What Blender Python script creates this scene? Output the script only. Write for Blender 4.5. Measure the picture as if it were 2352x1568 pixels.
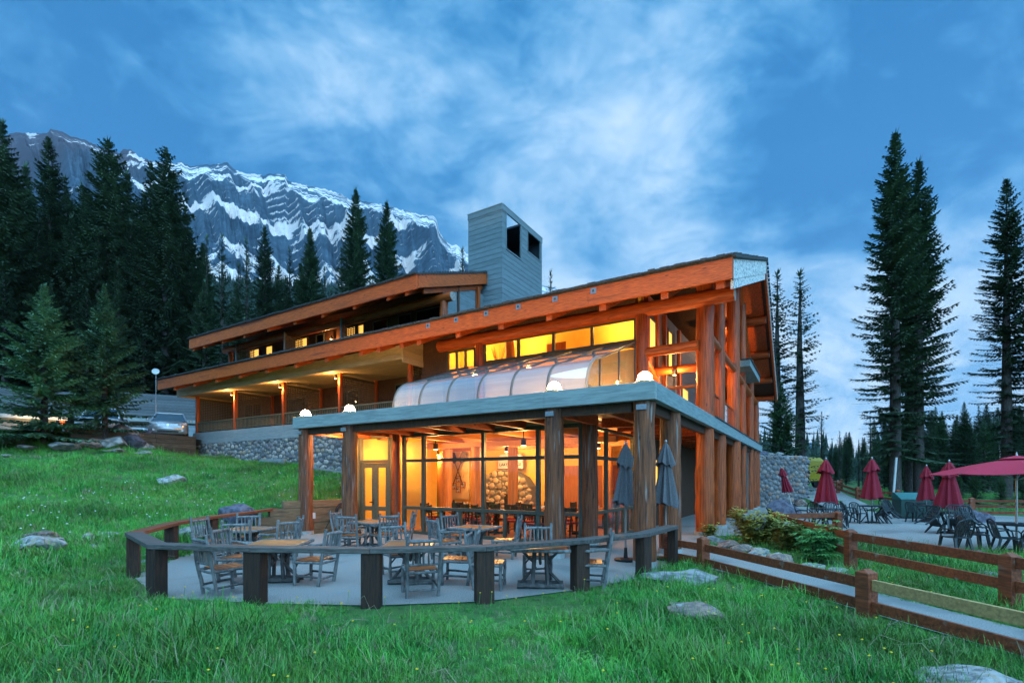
import bpy, bmesh, math, random
import numpy as np
from mathutils import Vector, Matrix
random.seed(11); rng = np.random.default_rng(7)
SC = bpy.context.scene
for o in list(bpy.data.objects): bpy.data.objects.remove(o)
COL = SC.collection
R = math.radians
# ------------------------------------------------------------------ camera
H_EYE = 1.9; FPX = 1135.7; CXP = 1176.0; HYP = 1097.0     # measured on a 2352 px wide copy of the photograph
cam = bpy.data.cameras.new('camera'); cam_o = bpy.data.objects.new('camera', cam); COL.objects.link(cam_o)
cam_o.location = (0, 0, H_EYE); cam_o.rotation_euler = (R(90), 0, 0)
cam.sensor_width = 36; cam.lens = 36*FPX/2352; cam.shift_y = (HYP-784)/2352
cam.clip_start = 0.1; cam.clip_end = 20000
SC.camera = cam_o
# ------------------------------------------------------------------ world: dusk sky with drifting cloud
W = bpy.data.worlds.new('World'); SC.world = W; W.use_nodes = True
def build_world():
    nt = W.node_tree; nt.nodes.clear(); N = nt.nodes.new; L = nt.links.new
    out = N('ShaderNodeOutputWorld'); bg = N('ShaderNodeBackground'); bg.inputs[1].default_value = 0.97
    sky = N('ShaderNodeTexSky'); sky.sky_type = 'NISHITA'; sky.sun_disc = False
    sky.sun_elevation = R(7); sky.sun_rotation = R(25); sky.ozone_density = 6.0; sky.air_density = 1.3; sky.dust_density = 0.3
    tc = N('ShaderNodeTexCoord'); sep = N('ShaderNodeSeparateXYZ'); L(tc.outputs['Generated'], sep.inputs[0])
    def mth(op, a, b=None, clamp=False):
        m = N('ShaderNodeMath'); m.operation = op; m.use_clamp = clamp
        for i, q in enumerate((a, b)):
            if q is None: continue
            if hasattr(q, 'is_output'): L(q, m.inputs[i])
            else: m.inputs[i].default_value = q
        return m.outputs[0]
    zc = mth('MAXIMUM', sep.outputs[2], 0.0); zz = mth('ADD', zc, 0.8)
    cx = mth('DIVIDE', sep.outputs[0], zz); cy = mth('DIVIDE', sep.outputs[1], zz)
    comb = N('ShaderNodeCombineXYZ'); L(cx, comb.inputs[0]); L(cy, comb.inputs[1])
    def noise(scale, detail, rough, rot, sc, loc, dist=0.0, src=None):
        mp = N('ShaderNodeMapping'); L(src or tc.outputs['Generated'], mp.inputs[0])
        mp.inputs['Location'].default_value = loc; mp.inputs['Rotation'].default_value = rot; mp.inputs['Scale'].default_value = sc
        t = N('ShaderNodeTexNoise'); L(mp.outputs[0], t.inputs['Vector'])
        t.inputs['Scale'].default_value = scale; t.inputs['Detail'].default_value = detail
        t.inputs['Roughness'].default_value = rough; t.inputs['Distortion'].default_value = dist
        return t.outputs[0]
    def ramp(x, stops):
        r = N('ShaderNodeValToRGB'); L(x, r.inputs[0]); e = r.color_ramp.elements
        while len(e) < len(stops): e.new(0.5)
        for k, (p, c) in enumerate(stops): e[k].position = p; e[k].color = c if len(c) == 4 else (*c, 1)
        return r.outputs[0]
    def mixc(f, a, b, mode='MIX'):
        m = N('ShaderNodeMix'); m.data_type = 'RGBA'; m.blend_type = mode
        for s, q in ((m.inputs[0], f), (m.inputs[6], a), (m.inputs[7], b)):
            if hasattr(q, 'is_output'): L(q, s)
            else: s.default_value = q if isinstance(q, float) else (*q, 1)
        return m.outputs[2]
    nrm = N('ShaderNodeVectorMath'); nrm.operation = 'NORMALIZE'; L(tc.outputs['Generated'], nrm.inputs[0])
    def bank(px, py, deg, amt):          # a bank or a gap of cloud in that quarter of the sky
        v = Vector(((px-CXP)/FPX, 1.0, (HYP-py)/FPX)).normalized(); dt = N('ShaderNodeVectorMath'); dt.operation = 'DOT_PRODUCT'; L(nrm.outputs[0], dt.inputs[0]); dt.inputs[1].default_value = v
        mr = N('ShaderNodeMapRange'); mr.interpolation_type = 'SMOOTHERSTEP'; L(dt.outputs['Value'], mr.inputs[0]); mr.inputs[1].default_value = math.cos(R(deg)); mr.inputs[2].default_value = 1.0; mr.inputs[3].default_value = 0; mr.inputs[4].default_value = amt
        return mr.outputs[0]
    big = noise(2.6, 4, 0.5, (0, R(38), 0), (0.7, 1, 1.5), (3.3, 1.4, 0), 0.4)       # banks of cloud drifting down to one side
    mid = noise(7.0, 9, 0.62, (0, R(38), 0), (0.72, 1, 1.35), (1.1, 4.2, 0), 0.5)    # broken clumps
    fine = noise(19, 6, 0.58, (0, R(38), 0), (0.8, 1, 1.3), (0, 0, 0), 0.3)
    d = mth('ADD', mth('MULTIPLY', big, 0.44), mth('MULTIPLY', mid, 0.62)); d = mth('SUBTRACT', mth('ADD', d, mth('MULTIPLY', mth('SUBTRACT', fine, 0.5), 0.28)), 0.045)
    for b_ in ((60,200,26,-.13),(330,330,16,-.06),(560,200,14,-.05),(880,240,14,-.05),(1250,350,18,.05),(720,330,10,.06),(420,40,15,.07),(640,130,10,.07),(1560,720,28,.11),(1500,480,16,.07),(1880,330,14,-.13),(1780,390,9,-.07),(2320,60,20,-.13),(2050,200,14,-.05),(1650,60,16,.05),(2200,450,18,.06),(1050,600,16,.04),(2000,900,24,.05),(1500,560,5,-.05),(1350,520,6,-.05)):
        d = mth('ADD', d, bank(b_[0], b_[1], b_[2]*1.1, b_[3]*0.9))
    veil = mth('MULTIPLY', mth('SUBTRACT', mid, 0.5), 0.25)
    low = ramp(zc, [(0.0, (1, 1, 1)), (0.16, (0.62,)*3), (0.42, (0.12,)*3), (0.7, (0, 0, 0))])
    skyt = mixc(1.0, sky.outputs[0], (0.030, 0.045, 0.070), 'MULTIPLY')
    blue = ramp(d, [(0.36, (0.010, 0.145, 0.375)), (0.44, (0.030, 0.205, 0.46)), (0.52, (0.080, 0.29, 0.55)), (0.60, (0.17, 0.39, 0.64)), (0.68, (0.29, 0.50, 0.72)), (0.80, (0.48, 0.64, 0.81))])
    lowc = ramp(mth('ADD', d, veil), [(0.40, (0.13, 0.36, 0.66)), (0.52, (0.28, 0.50, 0.76)), (0.66, (0.54, 0.69, 0.85))])
    col = mixc(low, blue, lowc)
    hsv = N('ShaderNodeHueSaturation'); hsv.inputs['Saturation'].default_value = 0.98; L(col, hsv.inputs['Color']); col = mixc(0.05, hsv.outputs[0], skyt)
    L(col, bg.inputs[0]); L(bg.outputs[0], out.inputs[0])
    return bg
BG = build_world()
sun = bpy.data.lights.new('sun', 'SUN'); sun.energy = 4.6; sun.angle = R(110); sun.color = (0.30, 0.66, 1.0)
sun_o = bpy.data.objects.new('sun', sun); COL.objects.link(sun_o); sun_o.rotation_euler = (R(35), 0, R(25))
SC.view_settings.view_transform = 'Standard'; SC.view_settings.look = 'None'
SC.view_settings.exposure = 0.55; SC.view_settings.gamma = 1.0; SC.view_settings.use_curve_mapping = False
SC.render.engine = 'CYCLES'
cy = SC.cycles; cy.use_denoising = True; cy.max_bounces = 7; cy.diffuse_bounces = 3; cy.glossy_bounces = 3
cy.transmission_bounces = 5; cy.transparent_max_bounces = 14; cy.sample_clamp_indirect = 4.0; cy.use_adaptive_sampling = True; cy.adaptive_threshold = 0.03; cy.caustics_reflective = False; cy.caustics_refractive = False
try: cy.use_light_tree = True
except Exception: pass

# ------------------------------------------------------------------ positions
YAW = R(31.46); CS, SN = math.cos(YAW), math.sin(YAW)
C0X, C0Y = 2.8688, 10.6823              # foot of the corner column of the lodge
def WT(t, v, z=0.0):                    # lodge frame: t runs along the long front to the left, v runs into the depth
    return Vector((C0X-CS*t+SN*v, C0Y+SN*t+CS*v, z))
def at(px, py, Y):                      # a point seen at px, py that stands Y metres out
    return Vector(((px-CXP)/FPX*Y, Y, H_EYE+(HYP-py)/FPX*Y))
def onz(px, py, z=0.0):                 # the same from a known height
    Y = FPX*(H_EYE-z)/(py-HYP); return Vector(((px-CXP)/FPX*Y, Y, z))

# ------------------------------------------------------------------ mesh helpers
class MB:
    def __init__(s): s.v = []; s.f = []
    def add(s, vs, fs):
        n = len(s.v); s.v.extend([tuple(p) for p in vs]); s.f.extend([tuple(i+n for i in q) for q in fs]); return s
    def box(s, x0, x1, y0, y1, z0, z1):
        return s.add([(x0,y0,z0),(x1,y0,z0),(x1,y1,z0),(x0,y1,z0),(x0,y0,z1),(x1,y0,z1),(x1,y1,z1),(x0,y1,z1)],
                     [(0,3,2,1),(4,5,6,7),(0,1,5,4),(1,2,6,5),(2,3,7,6),(3,0,4,7)])
    def obox(s, a, b, w, h, up=(0,0,1)):          # a bar from a to b, w across and h high
        a = Vector(a); b = Vector(b); d = (b-a).normalized(); u = Vector(up)
        if abs(d.dot(u)) > 0.98: u = Vector((0,1,0))
        x = d.cross(u).normalized()*(w/2); y = x.cross(d).normalized()*(h/2)
        return s.add([a-x-y,a+x-y,a+x+y,a-x+y,b-x-y,b+x-y,b+x+y,b-x+y],
                     [(0,1,2,3),(7,6,5,4),(0,4,5,1),(1,5,6,2),(2,6,7,3),(3,7,4,0)])
    def tube(s, pts, rad, n=8, cap=True, wob=0.0):
        pts = [Vector(p) for p in pts]; m = len(pts)
        if not hasattr(rad, '__len__'): rad = [rad]*m
        vs = []; u = None
        for i, p in enumerate(pts):
            d = (pts[min(i+1, m-1)]-pts[max(i-1, 0)]).normalized()
            if u is None:
                u = Vector((0,0,1)) if abs(d.z) < 0.9 else Vector((1,0,0))
            u = (u-d*u.dot(d)).normalized(); w = d.cross(u)
            for k in range(n):
                a = 2*math.pi*k/n; r = rad[i]*(1+wob*(random.random()-0.5))
                vs.append(p+u*(r*math.cos(a))+w*(r*math.sin(a)))
        fs = [(i*n+k, i*n+(k+1) % n, (i+1)*n+(k+1) % n, (i+1)*n+k) for i in range(m-1) for k in range(n)]
        if cap: fs += [tuple(range(n-1, -1, -1)), tuple((m-1)*n+k for k in range(n))]
        return s.add(vs, fs)
    def prism(s, poly, a, b, ax='x'):             # poly in the two other axes, swept from a to b
        n = len(poly)
        def P(q, c): return (c,q[0],q[1]) if ax == 'x' else ((q[0],c,q[1]) if ax == 'y' else (q[0],q[1],c))
        vs = [P(q, a) for q in poly]+[P(q, b) for q in poly]
        return s.add(vs, [tuple(range(n)), tuple(range(2*n-1, n-1, -1))]+[(k, n+k, n+(k+1) % n, (k+1) % n) for k in range(n)])
    def lathe(s, prof, n=16, c=(0,0,0)):
        vs = []; fs = []
        for r, z in prof:
            for k in range(n):
                a = 2*math.pi*k/n; vs.append((c[0]+r*math.cos(a), c[1]+r*math.sin(a), c[2]+z))
        for i in range(len(prof)-1):
            for k in range(n): fs.append((i*n+k, i*n+(k+1) % n, (i+1)*n+(k+1) % n, (i+1)*n+k))
        fs += [tuple(range(n-1, -1, -1)), tuple((len(prof)-1)*n+k for k in range(n))]
        return s.add(vs, fs)
    def mesh(s, name, smooth=False):
        me = bpy.data.meshes.new(name); me.from_pydata(s.v, [], s.f); me.update()
        if smooth:
            bm = bmesh.new(); bm.from_mesh(me); bmesh.ops.recalc_face_normals(bm, faces=bm.faces); bm.to_mesh(me); bm.free()
            me.polygons.foreach_set('use_smooth', [True]*len(me.polygons))
            try: me.set_sharp_from_angle(angle=R(50))
            except Exception: pass
        else:
            bm = bmesh.new(); bm.from_mesh(me); bmesh.ops.recalc_face_normals(bm, faces=bm.faces); bm.to_mesh(me); bm.free()
        return me
    def build(s, name, mat, parent=None, smooth=False, bevel=0.0):
        o = link(name, s.mesh(name, smooth), mat, parent)
        if bevel:
            b = o.modifiers.new('bevel', 'BEVEL'); b.width = bevel; b.segments = 2; b.limit_method = 'ANGLE'
        return o
def link(name, me, mat, parent=None):
    o = bpy.data.objects.new(name, me); COL.objects.link(o)
    if mat is not None and not me.materials: me.materials.append(mat)
    if parent is not None: o.parent = parent
    return o
def tag(o, label=None, cat=None, group=None, kind=None):
    if label: o['label'] = label
    if cat: o['category'] = cat
    if group: o['group'] = group
    if kind: o['kind'] = kind
    return o
def thing(name, label, cat, loc=(0,0,0), rz=0.0, group=None):
    o = bpy.data.objects.new(name, None); COL.objects.link(o); o.location = loc; o.rotation_euler = (0,0,rz); o.empty_display_size = 0.2
    return tag(o, label, cat, group)
def structure(o): o['kind'] = 'structure'; return o
def stuff(o): o['kind'] = 'stuff'; return o
def kids():
    d = {}
    for o in bpy.data.objects:
        if o.parent: d.setdefault(o.parent.name, []).append(o)
    return d
def copy_tree(o, loc=None, rz=None, label=None, group=None, scale=None, rot=None):
    r = o.copy(); COL.objects.link(r)
    if loc is not None: r.location = loc
    if rz is not None: r.rotation_euler = (0, 0, rz)
    if rot is not None: r.rotation_euler = rot
    if scale is not None: r.scale = (scale,)*3 if not hasattr(scale, '__len__') else scale
    if label: r['label'] = label
    if group: r['group'] = group
    for ch in list(o.children):
        c = ch.copy(); COL.objects.link(c); c.parent = r
        for g in list(ch.children):
            d = g.copy(); COL.objects.link(d); d.parent = c
    return r
# ------------------------------------------------------------------ materials
def mat_new(name):
    m = bpy.data.materials.new(name); m.use_nodes = True; nt = m.node_tree
    return m, nt, nt.nodes['Principled BSDF']
def surf(name, a, b=None, scale=8.0, stretch=(1,1,1), rough=0.7, bump=0.2, rnd=0.0, detail=6, coord='Object', metal=0.0, lo=0.35, hi=0.65, spec=0.4, third=None, dist=0.02, coat=0.0, hue=0.0, knots=None):
    m, nt, bs = mat_new(name); N = nt.nodes.new; L = nt.links.new
    b = b or tuple(c*0.6 for c in a)
    tc = N('ShaderNodeTexCoord'); mp = N('ShaderNodeMapping'); mp.inputs['Scale'].default_value = stretch; L(tc.outputs[coord], mp.inputs[0])
    vec = mp.outputs[0]
    oi = N('ShaderNodeObjectInfo')
    if rnd:
        ad = N('ShaderNodeVectorMath'); ad.operation = 'ADD'; L(vec, ad.inputs[0])
        ml = N('ShaderNodeMath'); ml.operation = 'MULTIPLY'; ml.inputs[1].default_value = 37.0; L(oi.outputs['Random'], ml.inputs[0]); L(ml.outputs[0], ad.inputs[1]); vec = ad.outputs[0]
    no = N('ShaderNodeTexNoise'); no.inputs['Scale'].default_value = scale; no.inputs['Detail'].default_value = detail; no.inputs['Roughness'].default_value = 0.6; L(vec, no.inputs['Vector'])
    rp = N('ShaderNodeValToRGB'); e = rp.color_ramp.elements
    e[0].position = lo; e[0].color = (*b, 1); e[1].position = hi; e[1].color = (*a, 1); L(no.outputs[0], rp.inputs[0]); col = rp.outputs[0]
    if third is not None:      # patches of a third colour (wear, stain) with a shape of their own
        n2 = N('ShaderNodeTexNoise'); n2.inputs['Scale'].default_value = third[1]; n2.inputs['Detail'].default_value = 5; L(vec, n2.inputs['Vector'])
        r2 = N('ShaderNodeValToRGB'); r2.color_ramp.elements[0].position = third[2]; r2.color_ramp.elements[1].position = third[2]+0.1; L(n2.outputs[0], r2.inputs[0])
        mx = N('ShaderNodeMix'); mx.data_type = 'RGBA'; L(r2.outputs[0], mx.inputs[0]); L(col, mx.inputs[6]); mx.inputs[7].default_value = (*third[0], 1); col = mx.outputs[2]
    if knots:                  # dark round knots
        vm = N('ShaderNodeMapping'); vm.inputs['Scale'].default_value = knots[1]; L(tc.outputs[coord], vm.inputs[0]); vo = N('ShaderNodeTexVoronoi'); vo.inputs['Scale'].default_value = knots[0]; vo.inputs['Randomness'].default_value = 1.0; L(vm.outputs[0], vo.inputs['Vector'])
        r3 = N('ShaderNodeValToRGB'); r3.color_ramp.elements[0].position = knots[2]*.5; r3.color_ramp.elements[0].color = (1,1,1,1); r3.color_ramp.elements[1].position = knots[2]; r3.color_ramp.elements[1].color = (0,0,0,1); L(vo.outputs['Distance'], r3.inputs[0])
        mk = N('ShaderNodeMix'); mk.data_type = 'RGBA'; L(r3.outputs[0], mk.inputs[0]); L(col, mk.inputs[6]); mk.inputs[7].default_value = (*knots[3], 1); col = mk.outputs[2]
    if rnd:
        hs = N('ShaderNodeHueSaturation'); mr = N('ShaderNodeMapRange'); mr.inputs[3].default_value = 1-rnd; mr.inputs[4].default_value = 1+rnd
        L(oi.outputs['Random'], mr.inputs[0]); L(mr.outputs[0], hs.inputs['Value']); L(col, hs.inputs['Color']); col = hs.outputs[0]
        if hue:
            wn = N('ShaderNodeTexWhiteNoise'); wn.noise_dimensions = '1D'; L(oi.outputs['Random'], wn.inputs['W'])
            mh = N('ShaderNodeMapRange'); mh.inputs[3].default_value = 0.5-hue; mh.inputs[4].default_value = 0.5+hue; L(wn.outputs[0], mh.inputs[0]); L(mh.outputs[0], hs.inputs['Hue'])
    L(col, bs.inputs['Base Color'])
    bs.inputs['Roughness'].default_value = rough; bs.inputs['Metallic'].default_value = metal
    bs.inputs['Specular IOR Level'].default_value = spec
    if coat: bs.inputs['Coat Weight'].default_value = coat; bs.inputs['Coat Roughness'].default_value = 0.08
    if bump:
        bp = N('ShaderNodeBump'); bp.inputs['Strength'].default_value = bump; bp.inputs['Distance'].default_value = dist
        L(no.outputs[0], bp.inputs['Height']); L(bp.outputs[0], bs.inputs['Normal'])
    return m
def emit(name, col, s):
    m, nt, bs = mat_new(name); bs.inputs['Base Color'].default_value = (*col, 1)
    bs.inputs['Emission Color'].default_value = (*col, 1); bs.inputs['Emission Strength'].default_value = s
    return m
def glass(name, tint=(1,1,1), haze=0.0, gloss=0.0, rough=0.02):
    m = bpy.data.materials.new(name); m.use_nodes = True; nt = m.node_tree; nt.nodes.clear(); N = nt.nodes.new; L = nt.links.new
    out = N('ShaderNodeOutputMaterial'); tr = N('ShaderNodeBsdfTransparent'); tr.inputs[0].default_value = (*tint, 1)
    gl = N('ShaderNodeBsdfGlossy'); gl.inputs['Roughness'].default_value = rough
    lw = N('ShaderNodeLayerWeight'); lw.inputs[0].default_value = 0.5; fr = N('ShaderNodeMath'); fr.operation = 'POWER'; fr.inputs[1].default_value = 5.0; L(lw.outputs['Facing'], fr.inputs[0])
    ad = N('ShaderNodeMath'); ad.operation = 'MULTIPLY_ADD'; ad.inputs[1].default_value = 0.9; ad.inputs[2].default_value = 0.03+gloss; ad.use_clamp = True; L(fr.outputs[0], ad.inputs[0])
    mx = N('ShaderNodeMixShader'); L(ad.outputs[0], mx.inputs[0]); L(tr.outputs[0], mx.inputs[1]); L(gl.outputs[0], mx.inputs[2]); last = mx
    if haze:
        df = N('ShaderNodeBsdfDiffuse'); df.inputs[0].default_value = (0.85, 0.87, 0.9, 1)  # white share stands in for bright sky reflected in the greenhouse panes
        tl = N('ShaderNodeBsdfTranslucent'); tl.inputs[0].default_value = (0.85, 0.85, 0.85, 1)
        m1 = N('ShaderNodeMixShader'); m1.inputs[0].default_value = 0.15; L(df.outputs[0], m1.inputs[1]); L(tl.outputs[0], m1.inputs[2])
        m2 = N('ShaderNodeMixShader'); m2.inputs[0].default_value = haze; L(mx.outputs[0], m2.inputs[1]); L(m1.outputs[0], m2.inputs[2]); last = m2
    L(last.outputs[0], out.inputs[0]); return m
STAIN = (0.56, 0.115, 0.024); STAIN_D = (0.27, 0.050, 0.012)
M = {}
M['fascia'] = surf('stained fir boards', (0.66, 0.118, 0.012), (0.32, 0.048, 0.006), 14, (0.25, 3, 3), 0.55, 0.25, third=((0.22, 0.040, 0.008), 1.1, 0.56), knots=(2.2, (0.6, 2, 2), 0.11, (0.09, 0.018, 0.006)))
M['rafter'] = surf('stained rafter wood', (0.60, 0.105, 0.012), (0.30, 0.045, 0.006), 10, (2, 0.3, 2), 0.6, 0.25, rnd=0.15, knots=(2.2, (1.2, 0.6, 1.2), 0.11, (0.09, 0.018, 0.006)))
M['log_h'] = surf('stained log lying', (0.58, 0.105, 0.013), (0.24, 0.038, 0.006), 9, (0.22, 3, 3), 0.5, 0.3, rnd=0.12, third=((0.09, 0.022, 0.008), 4.0, 0.68), knots=(2.2, (0.6, 1.5, 1.5), 0.11, (0.09, 0.018, 0.006)))
M['log_d'] = surf('stained log running deep', (0.58, 0.105, 0.013), (0.24, 0.038, 0.006), 9, (3, 0.22, 3), 0.5, 0.3, rnd=0.12, third=((0.09, 0.022, 0.008), 4.0, 0.68), knots=(2.2, (1.5, 0.6, 1.5), 0.11, (0.09, 0.018, 0.006)))
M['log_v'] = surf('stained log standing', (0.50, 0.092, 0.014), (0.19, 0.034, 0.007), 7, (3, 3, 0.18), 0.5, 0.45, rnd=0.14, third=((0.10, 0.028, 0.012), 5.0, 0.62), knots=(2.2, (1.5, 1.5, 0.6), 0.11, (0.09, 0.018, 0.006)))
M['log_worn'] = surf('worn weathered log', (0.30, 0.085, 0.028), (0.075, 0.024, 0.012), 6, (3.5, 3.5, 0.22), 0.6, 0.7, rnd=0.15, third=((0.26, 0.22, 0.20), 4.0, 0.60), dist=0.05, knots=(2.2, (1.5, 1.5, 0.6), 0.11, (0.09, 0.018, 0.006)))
M['log_end'] = surf('cut log end', (0.42, 0.36, 0.33), (0.24, 0.18, 0.15), 12, rough=0.8)
M['grey_beam'] = surf('weathered blue grey paint', (0.33, 0.365, 0.345), (0.21, 0.24, 0.235), 7, (0.3, 2.5, 3.5), 0.75, 0.35, third=((0.20, 0.22, 0.22), 6, 0.69))
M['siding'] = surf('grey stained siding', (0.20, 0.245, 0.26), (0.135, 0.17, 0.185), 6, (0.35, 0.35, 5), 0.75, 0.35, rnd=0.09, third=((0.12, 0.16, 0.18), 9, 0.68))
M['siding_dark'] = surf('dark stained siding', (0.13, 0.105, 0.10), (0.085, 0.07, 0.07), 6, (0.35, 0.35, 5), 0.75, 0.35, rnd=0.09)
M['soffit'] = surf('pale soffit boards', (0.48, 0.34, 0.19), (0.34, 0.235, 0.13), 9, (0.3, 3, 3), 0.7, 0.25, rnd=0.08)
M['skirt'] = surf('grey skirt boards', (0.33, 0.37, 0.385), (0.24, 0.275, 0.29), 8, (0.25, 2, 3.5), 0.75, 0.3, rnd=0.06)
M['white_weathered'] = surf('weathered white paint', (0.80, 0.74, 0.70), (0.22, 0.25, 0.28), 6, (2.0, 0.8, 5), 0.7, 0.4, lo=0.44, hi=0.50)
M['shingle'] = surf('dark cedar shingle', (0.07, 0.072, 0.075), (0.028, 0.028, 0.03), 14, rough=0.9, bump=0.5)
M['shingle_pale'] = surf('pale weathered shingle', (0.10, 0.095, 0.095), (0.045, 0.043, 0.045), 9, (0.6, 3, 3), rough=0.9, bump=0.5, rnd=0.25)
M['frame'] = surf('olive window frame', (0.085, 0.092, 0.065), (0.055, 0.06, 0.045), 20, rough=0.5, bump=0.05)
M['door'] = surf('olive door paint', (0.15, 0.14, 0.085), (0.11, 0.10, 0.065), 20, rough=0.5, bump=0.05)
M['bronze'] = surf('aged bronze', (0.20, 0.13, 0.06), (0.1, 0.06, 0.03), 20, metal=0.9, rough=0.4)
M['lattice'] = surf('brown lattice', (0.12, 0.085, 0.05), (0.07, 0.05, 0.03), 12, rough=0.8)
M['baluster'] = surf('olive baluster', (0.17, 0.145, 0.095), (0.11, 0.095, 0.06), 12, rough=0.7, rnd=0.1)
M['darkwood'] = surf('dark brown boards', (0.105, 0.042, 0.018), (0.05, 0.02, 0.010), 9, (2, 2, 0.4), 0.6, 0.25, rnd=0.1)
M['glass'] = glass('window glass', (0.97, 0.98, 0.97), 0, 0.0)
M['glass_dark'] = glass('dark room glass', (0.35, 0.38, 0.4), 0, 0.04)
M['glass_curved'] = glass('curved greenhouse glass', (0.92, 0.92, 0.94), 0.20, 0.48, 0.03)
M['glass_slope'] = glass('tinted sloped glass', (0.62, 0.46, 0.38), 0.08, 0.26, 0.04)
M['alu'] = surf('bronze anodised bar', (0.16, 0.145, 0.13), (0.10, 0.09, 0.08), 30, metal=0.6, rough=0.45, bump=0.02)
M['alu_pale'] = surf('pale sealant bar', (0.22, 0.20, 0.18), (0.16, 0.15, 0.135), 30, rough=0.5, bump=0.02)
M['mortar'] = surf('grey mortar', (0.20, 0.195, 0.19), (0.11, 0.11, 0.11), 25, rough=0.95, bump=0.5)
def stone_mat(name, cols, dark=1.0):
    m, nt, bs = mat_new(name); N = nt.nodes.new; L = nt.links.new
    ge = N('ShaderNodeNewGeometry'); oi = N('ShaderNodeObjectInfo'); ad = N('ShaderNodeMath'); ad.operation = 'ADD'; L(ge.outputs['Random Per Island'], ad.inputs[0]); L(oi.outputs['Random'], ad.inputs[1]); fr = N('ShaderNodeMath'); fr.operation = 'FRACT'; L(ad.outputs[0], fr.inputs[0])
    rp = N('ShaderNodeValToRGB'); rp.color_ramp.interpolation = 'CONSTANT'; e = rp.color_ramp.elements
    while len(e) < len(cols): e.new(.5)
    for k, c in enumerate(cols): e[k].position = k/len(cols); e[k].color = (*[q*dark for q in c], 1)
    L(fr.outputs[0], rp.inputs[0]); tc = N('ShaderNodeTexCoord'); no = N('ShaderNodeTexNoise'); no.inputs['Scale'].default_value = 9; no.inputs['Detail'].default_value = 6; L(ge.outputs['Position'], no.inputs['Vector'])
    hs = N('ShaderNodeHueSaturation'); mr = N('ShaderNodeMapRange'); mr.inputs[3].default_value = .55; mr.inputs[4].default_value = 1.45; L(no.outputs[0], mr.inputs[0]); L(mr.outputs[0], hs.inputs['Value']); L(rp.outputs[0], hs.inputs['Color']); L(hs.outputs[0], bs.inputs['Base Color'])
    bs.inputs['Roughness'].default_value = .75; bp = N('ShaderNodeBump'); bp.inputs['Strength'].default_value = .3; bp.inputs['Distance'].default_value = .01; L(no.outputs[0], bp.inputs['Height']); L(bp.outputs[0], bs.inputs['Normal']); return m
M['stone'] = stone_mat('river stone', [(.40,.36,.33),(.25,.25,.26),(.38,.29,.21),(.30,.30,.31),(.14,.145,.16),(.46,.42,.38),(.21,.20,.21),(.35,.31,.28),(.27,.23,.21),(.18,.19,.215)])
M['stone_red'] = stone_mat('rusty river stone', [(.24,.21,.20),(.27,.16,.12),(.16,.155,.165),(.30,.24,.21),(.21,.15,.13),(.12,.12,.13),(.26,.22,.21),(.19,.175,.18),(.31,.20,.15),(.15,.13,.13)])
M['rock'] = surf('pale boulder', (0.36, 0.33, 0.31), (0.15, 0.145, 0.14), 3.5, rough=0.85, bump=1.0, lo=0.42, hi=0.58, rnd=0.2, detail=10, third=((0.36, 0.26, 0.19), 1.6, 0.58), dist=0.05)
M['rock_red'] = surf('reddish boulder', (0.33, 0.20, 0.15), (0.15, 0.11, 0.10), 3.5, rough=0.85, bump=1.0, lo=0.42, hi=0.58, rnd=0.2, detail=10, third=((0.38, 0.35, 0.33), 2.2, 0.58), dist=0.05)
M['rock_dark'] = surf('dark boulder', (0.12, 0.11, 0.14), (0.055, 0.05, 0.07), 3.5, rough=0.85, bump=1.0, lo=0.42, hi=0.58, rnd=0.2, detail=10, dist=0.05)
M['concrete'] = surf('concrete', (0.40, 0.39, 0.37), (0.30, 0.30, 0.29), 12, rough=0.9, bump=0.2)
M['asphalt'] = surf('pale fine gravel asphalt', (0.40, 0.375, 0.35), (0.15, 0.142, 0.135), 55, rough=0.92, bump=0.6, detail=8, lo=0.33, hi=0.68, third=((0.19, 0.185, 0.18), 0.55, 0.55), dist=0.012)
M['timber'] = surf('dark timber', (0.12, 0.085, 0.055), (0.06, 0.042, 0.03), 9, (0.3, 3, 3), 0.8, 0.4, rnd=0.2)
M['timber_warm'] = surf('brown timber', (0.24, 0.145, 0.075), (0.13, 0.075, 0.04), 9, (0.35, 3, 3), 0.75, 0.35, rnd=0.15, third=((0.08, 0.05, 0.03), 3, 0.66))
M['rail_wood'] = surf('weathered plank rail', (0.125, 0.105, 0.095), (0.05, 0.040, 0.036), 8, (0.4, 4, 4), 0.7, 0.45, rnd=0.18, third=((0.22, 0.09, 0.05), 1.2, 0.60))
M['rail_red'] = surf('red brown plank rail', (0.26, 0.07, 0.03), (0.12, 0.034, 0.018), 8, (0.4, 4, 4), 0.6, 0.4, rnd=0.15)
M['post_wood'] = surf('dark bench post', (0.060, 0.026, 0.014), (0.022, 0.012, 0.009), 8, (4, 4, 0.4), 0.8, 0.5, rnd=0.2)
M['fence_wood'] = surf('stained fence rail', (0.32, 0.075, 0.025), (0.13, 0.032, 0.014), 8, (0.5, 3, 3), 0.6, 0.4, rnd=0.2, third=((0.26, 0.20, 0.15), 1.6, 0.63))
M['fence_pale'] = surf('bare fence rail', (0.55, 0.34, 0.13), (0.34, 0.20, 0.08), 8, (0.5, 3, 3), 0.7, 0.35, third=((0.2, 0.13, 0.09), 2, 0.62))
M['drift'] = surf('grey peeled pole', (0.225, 0.21, 0.20), (0.085, 0.08, 0.078), 9, (1.5, 1.5, 0.7), 0.75, 0.6, rnd=0.2, third=((0.17, 0.13, 0.11), 6, 0.62))
M['drift_dark'] = surf('dark peeled pole', (0.11, 0.095, 0.088), (0.05, 0.043, 0.04), 9, (1.5, 1.5, 0.7), 0.75, 0.6, rnd=0.2)
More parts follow.
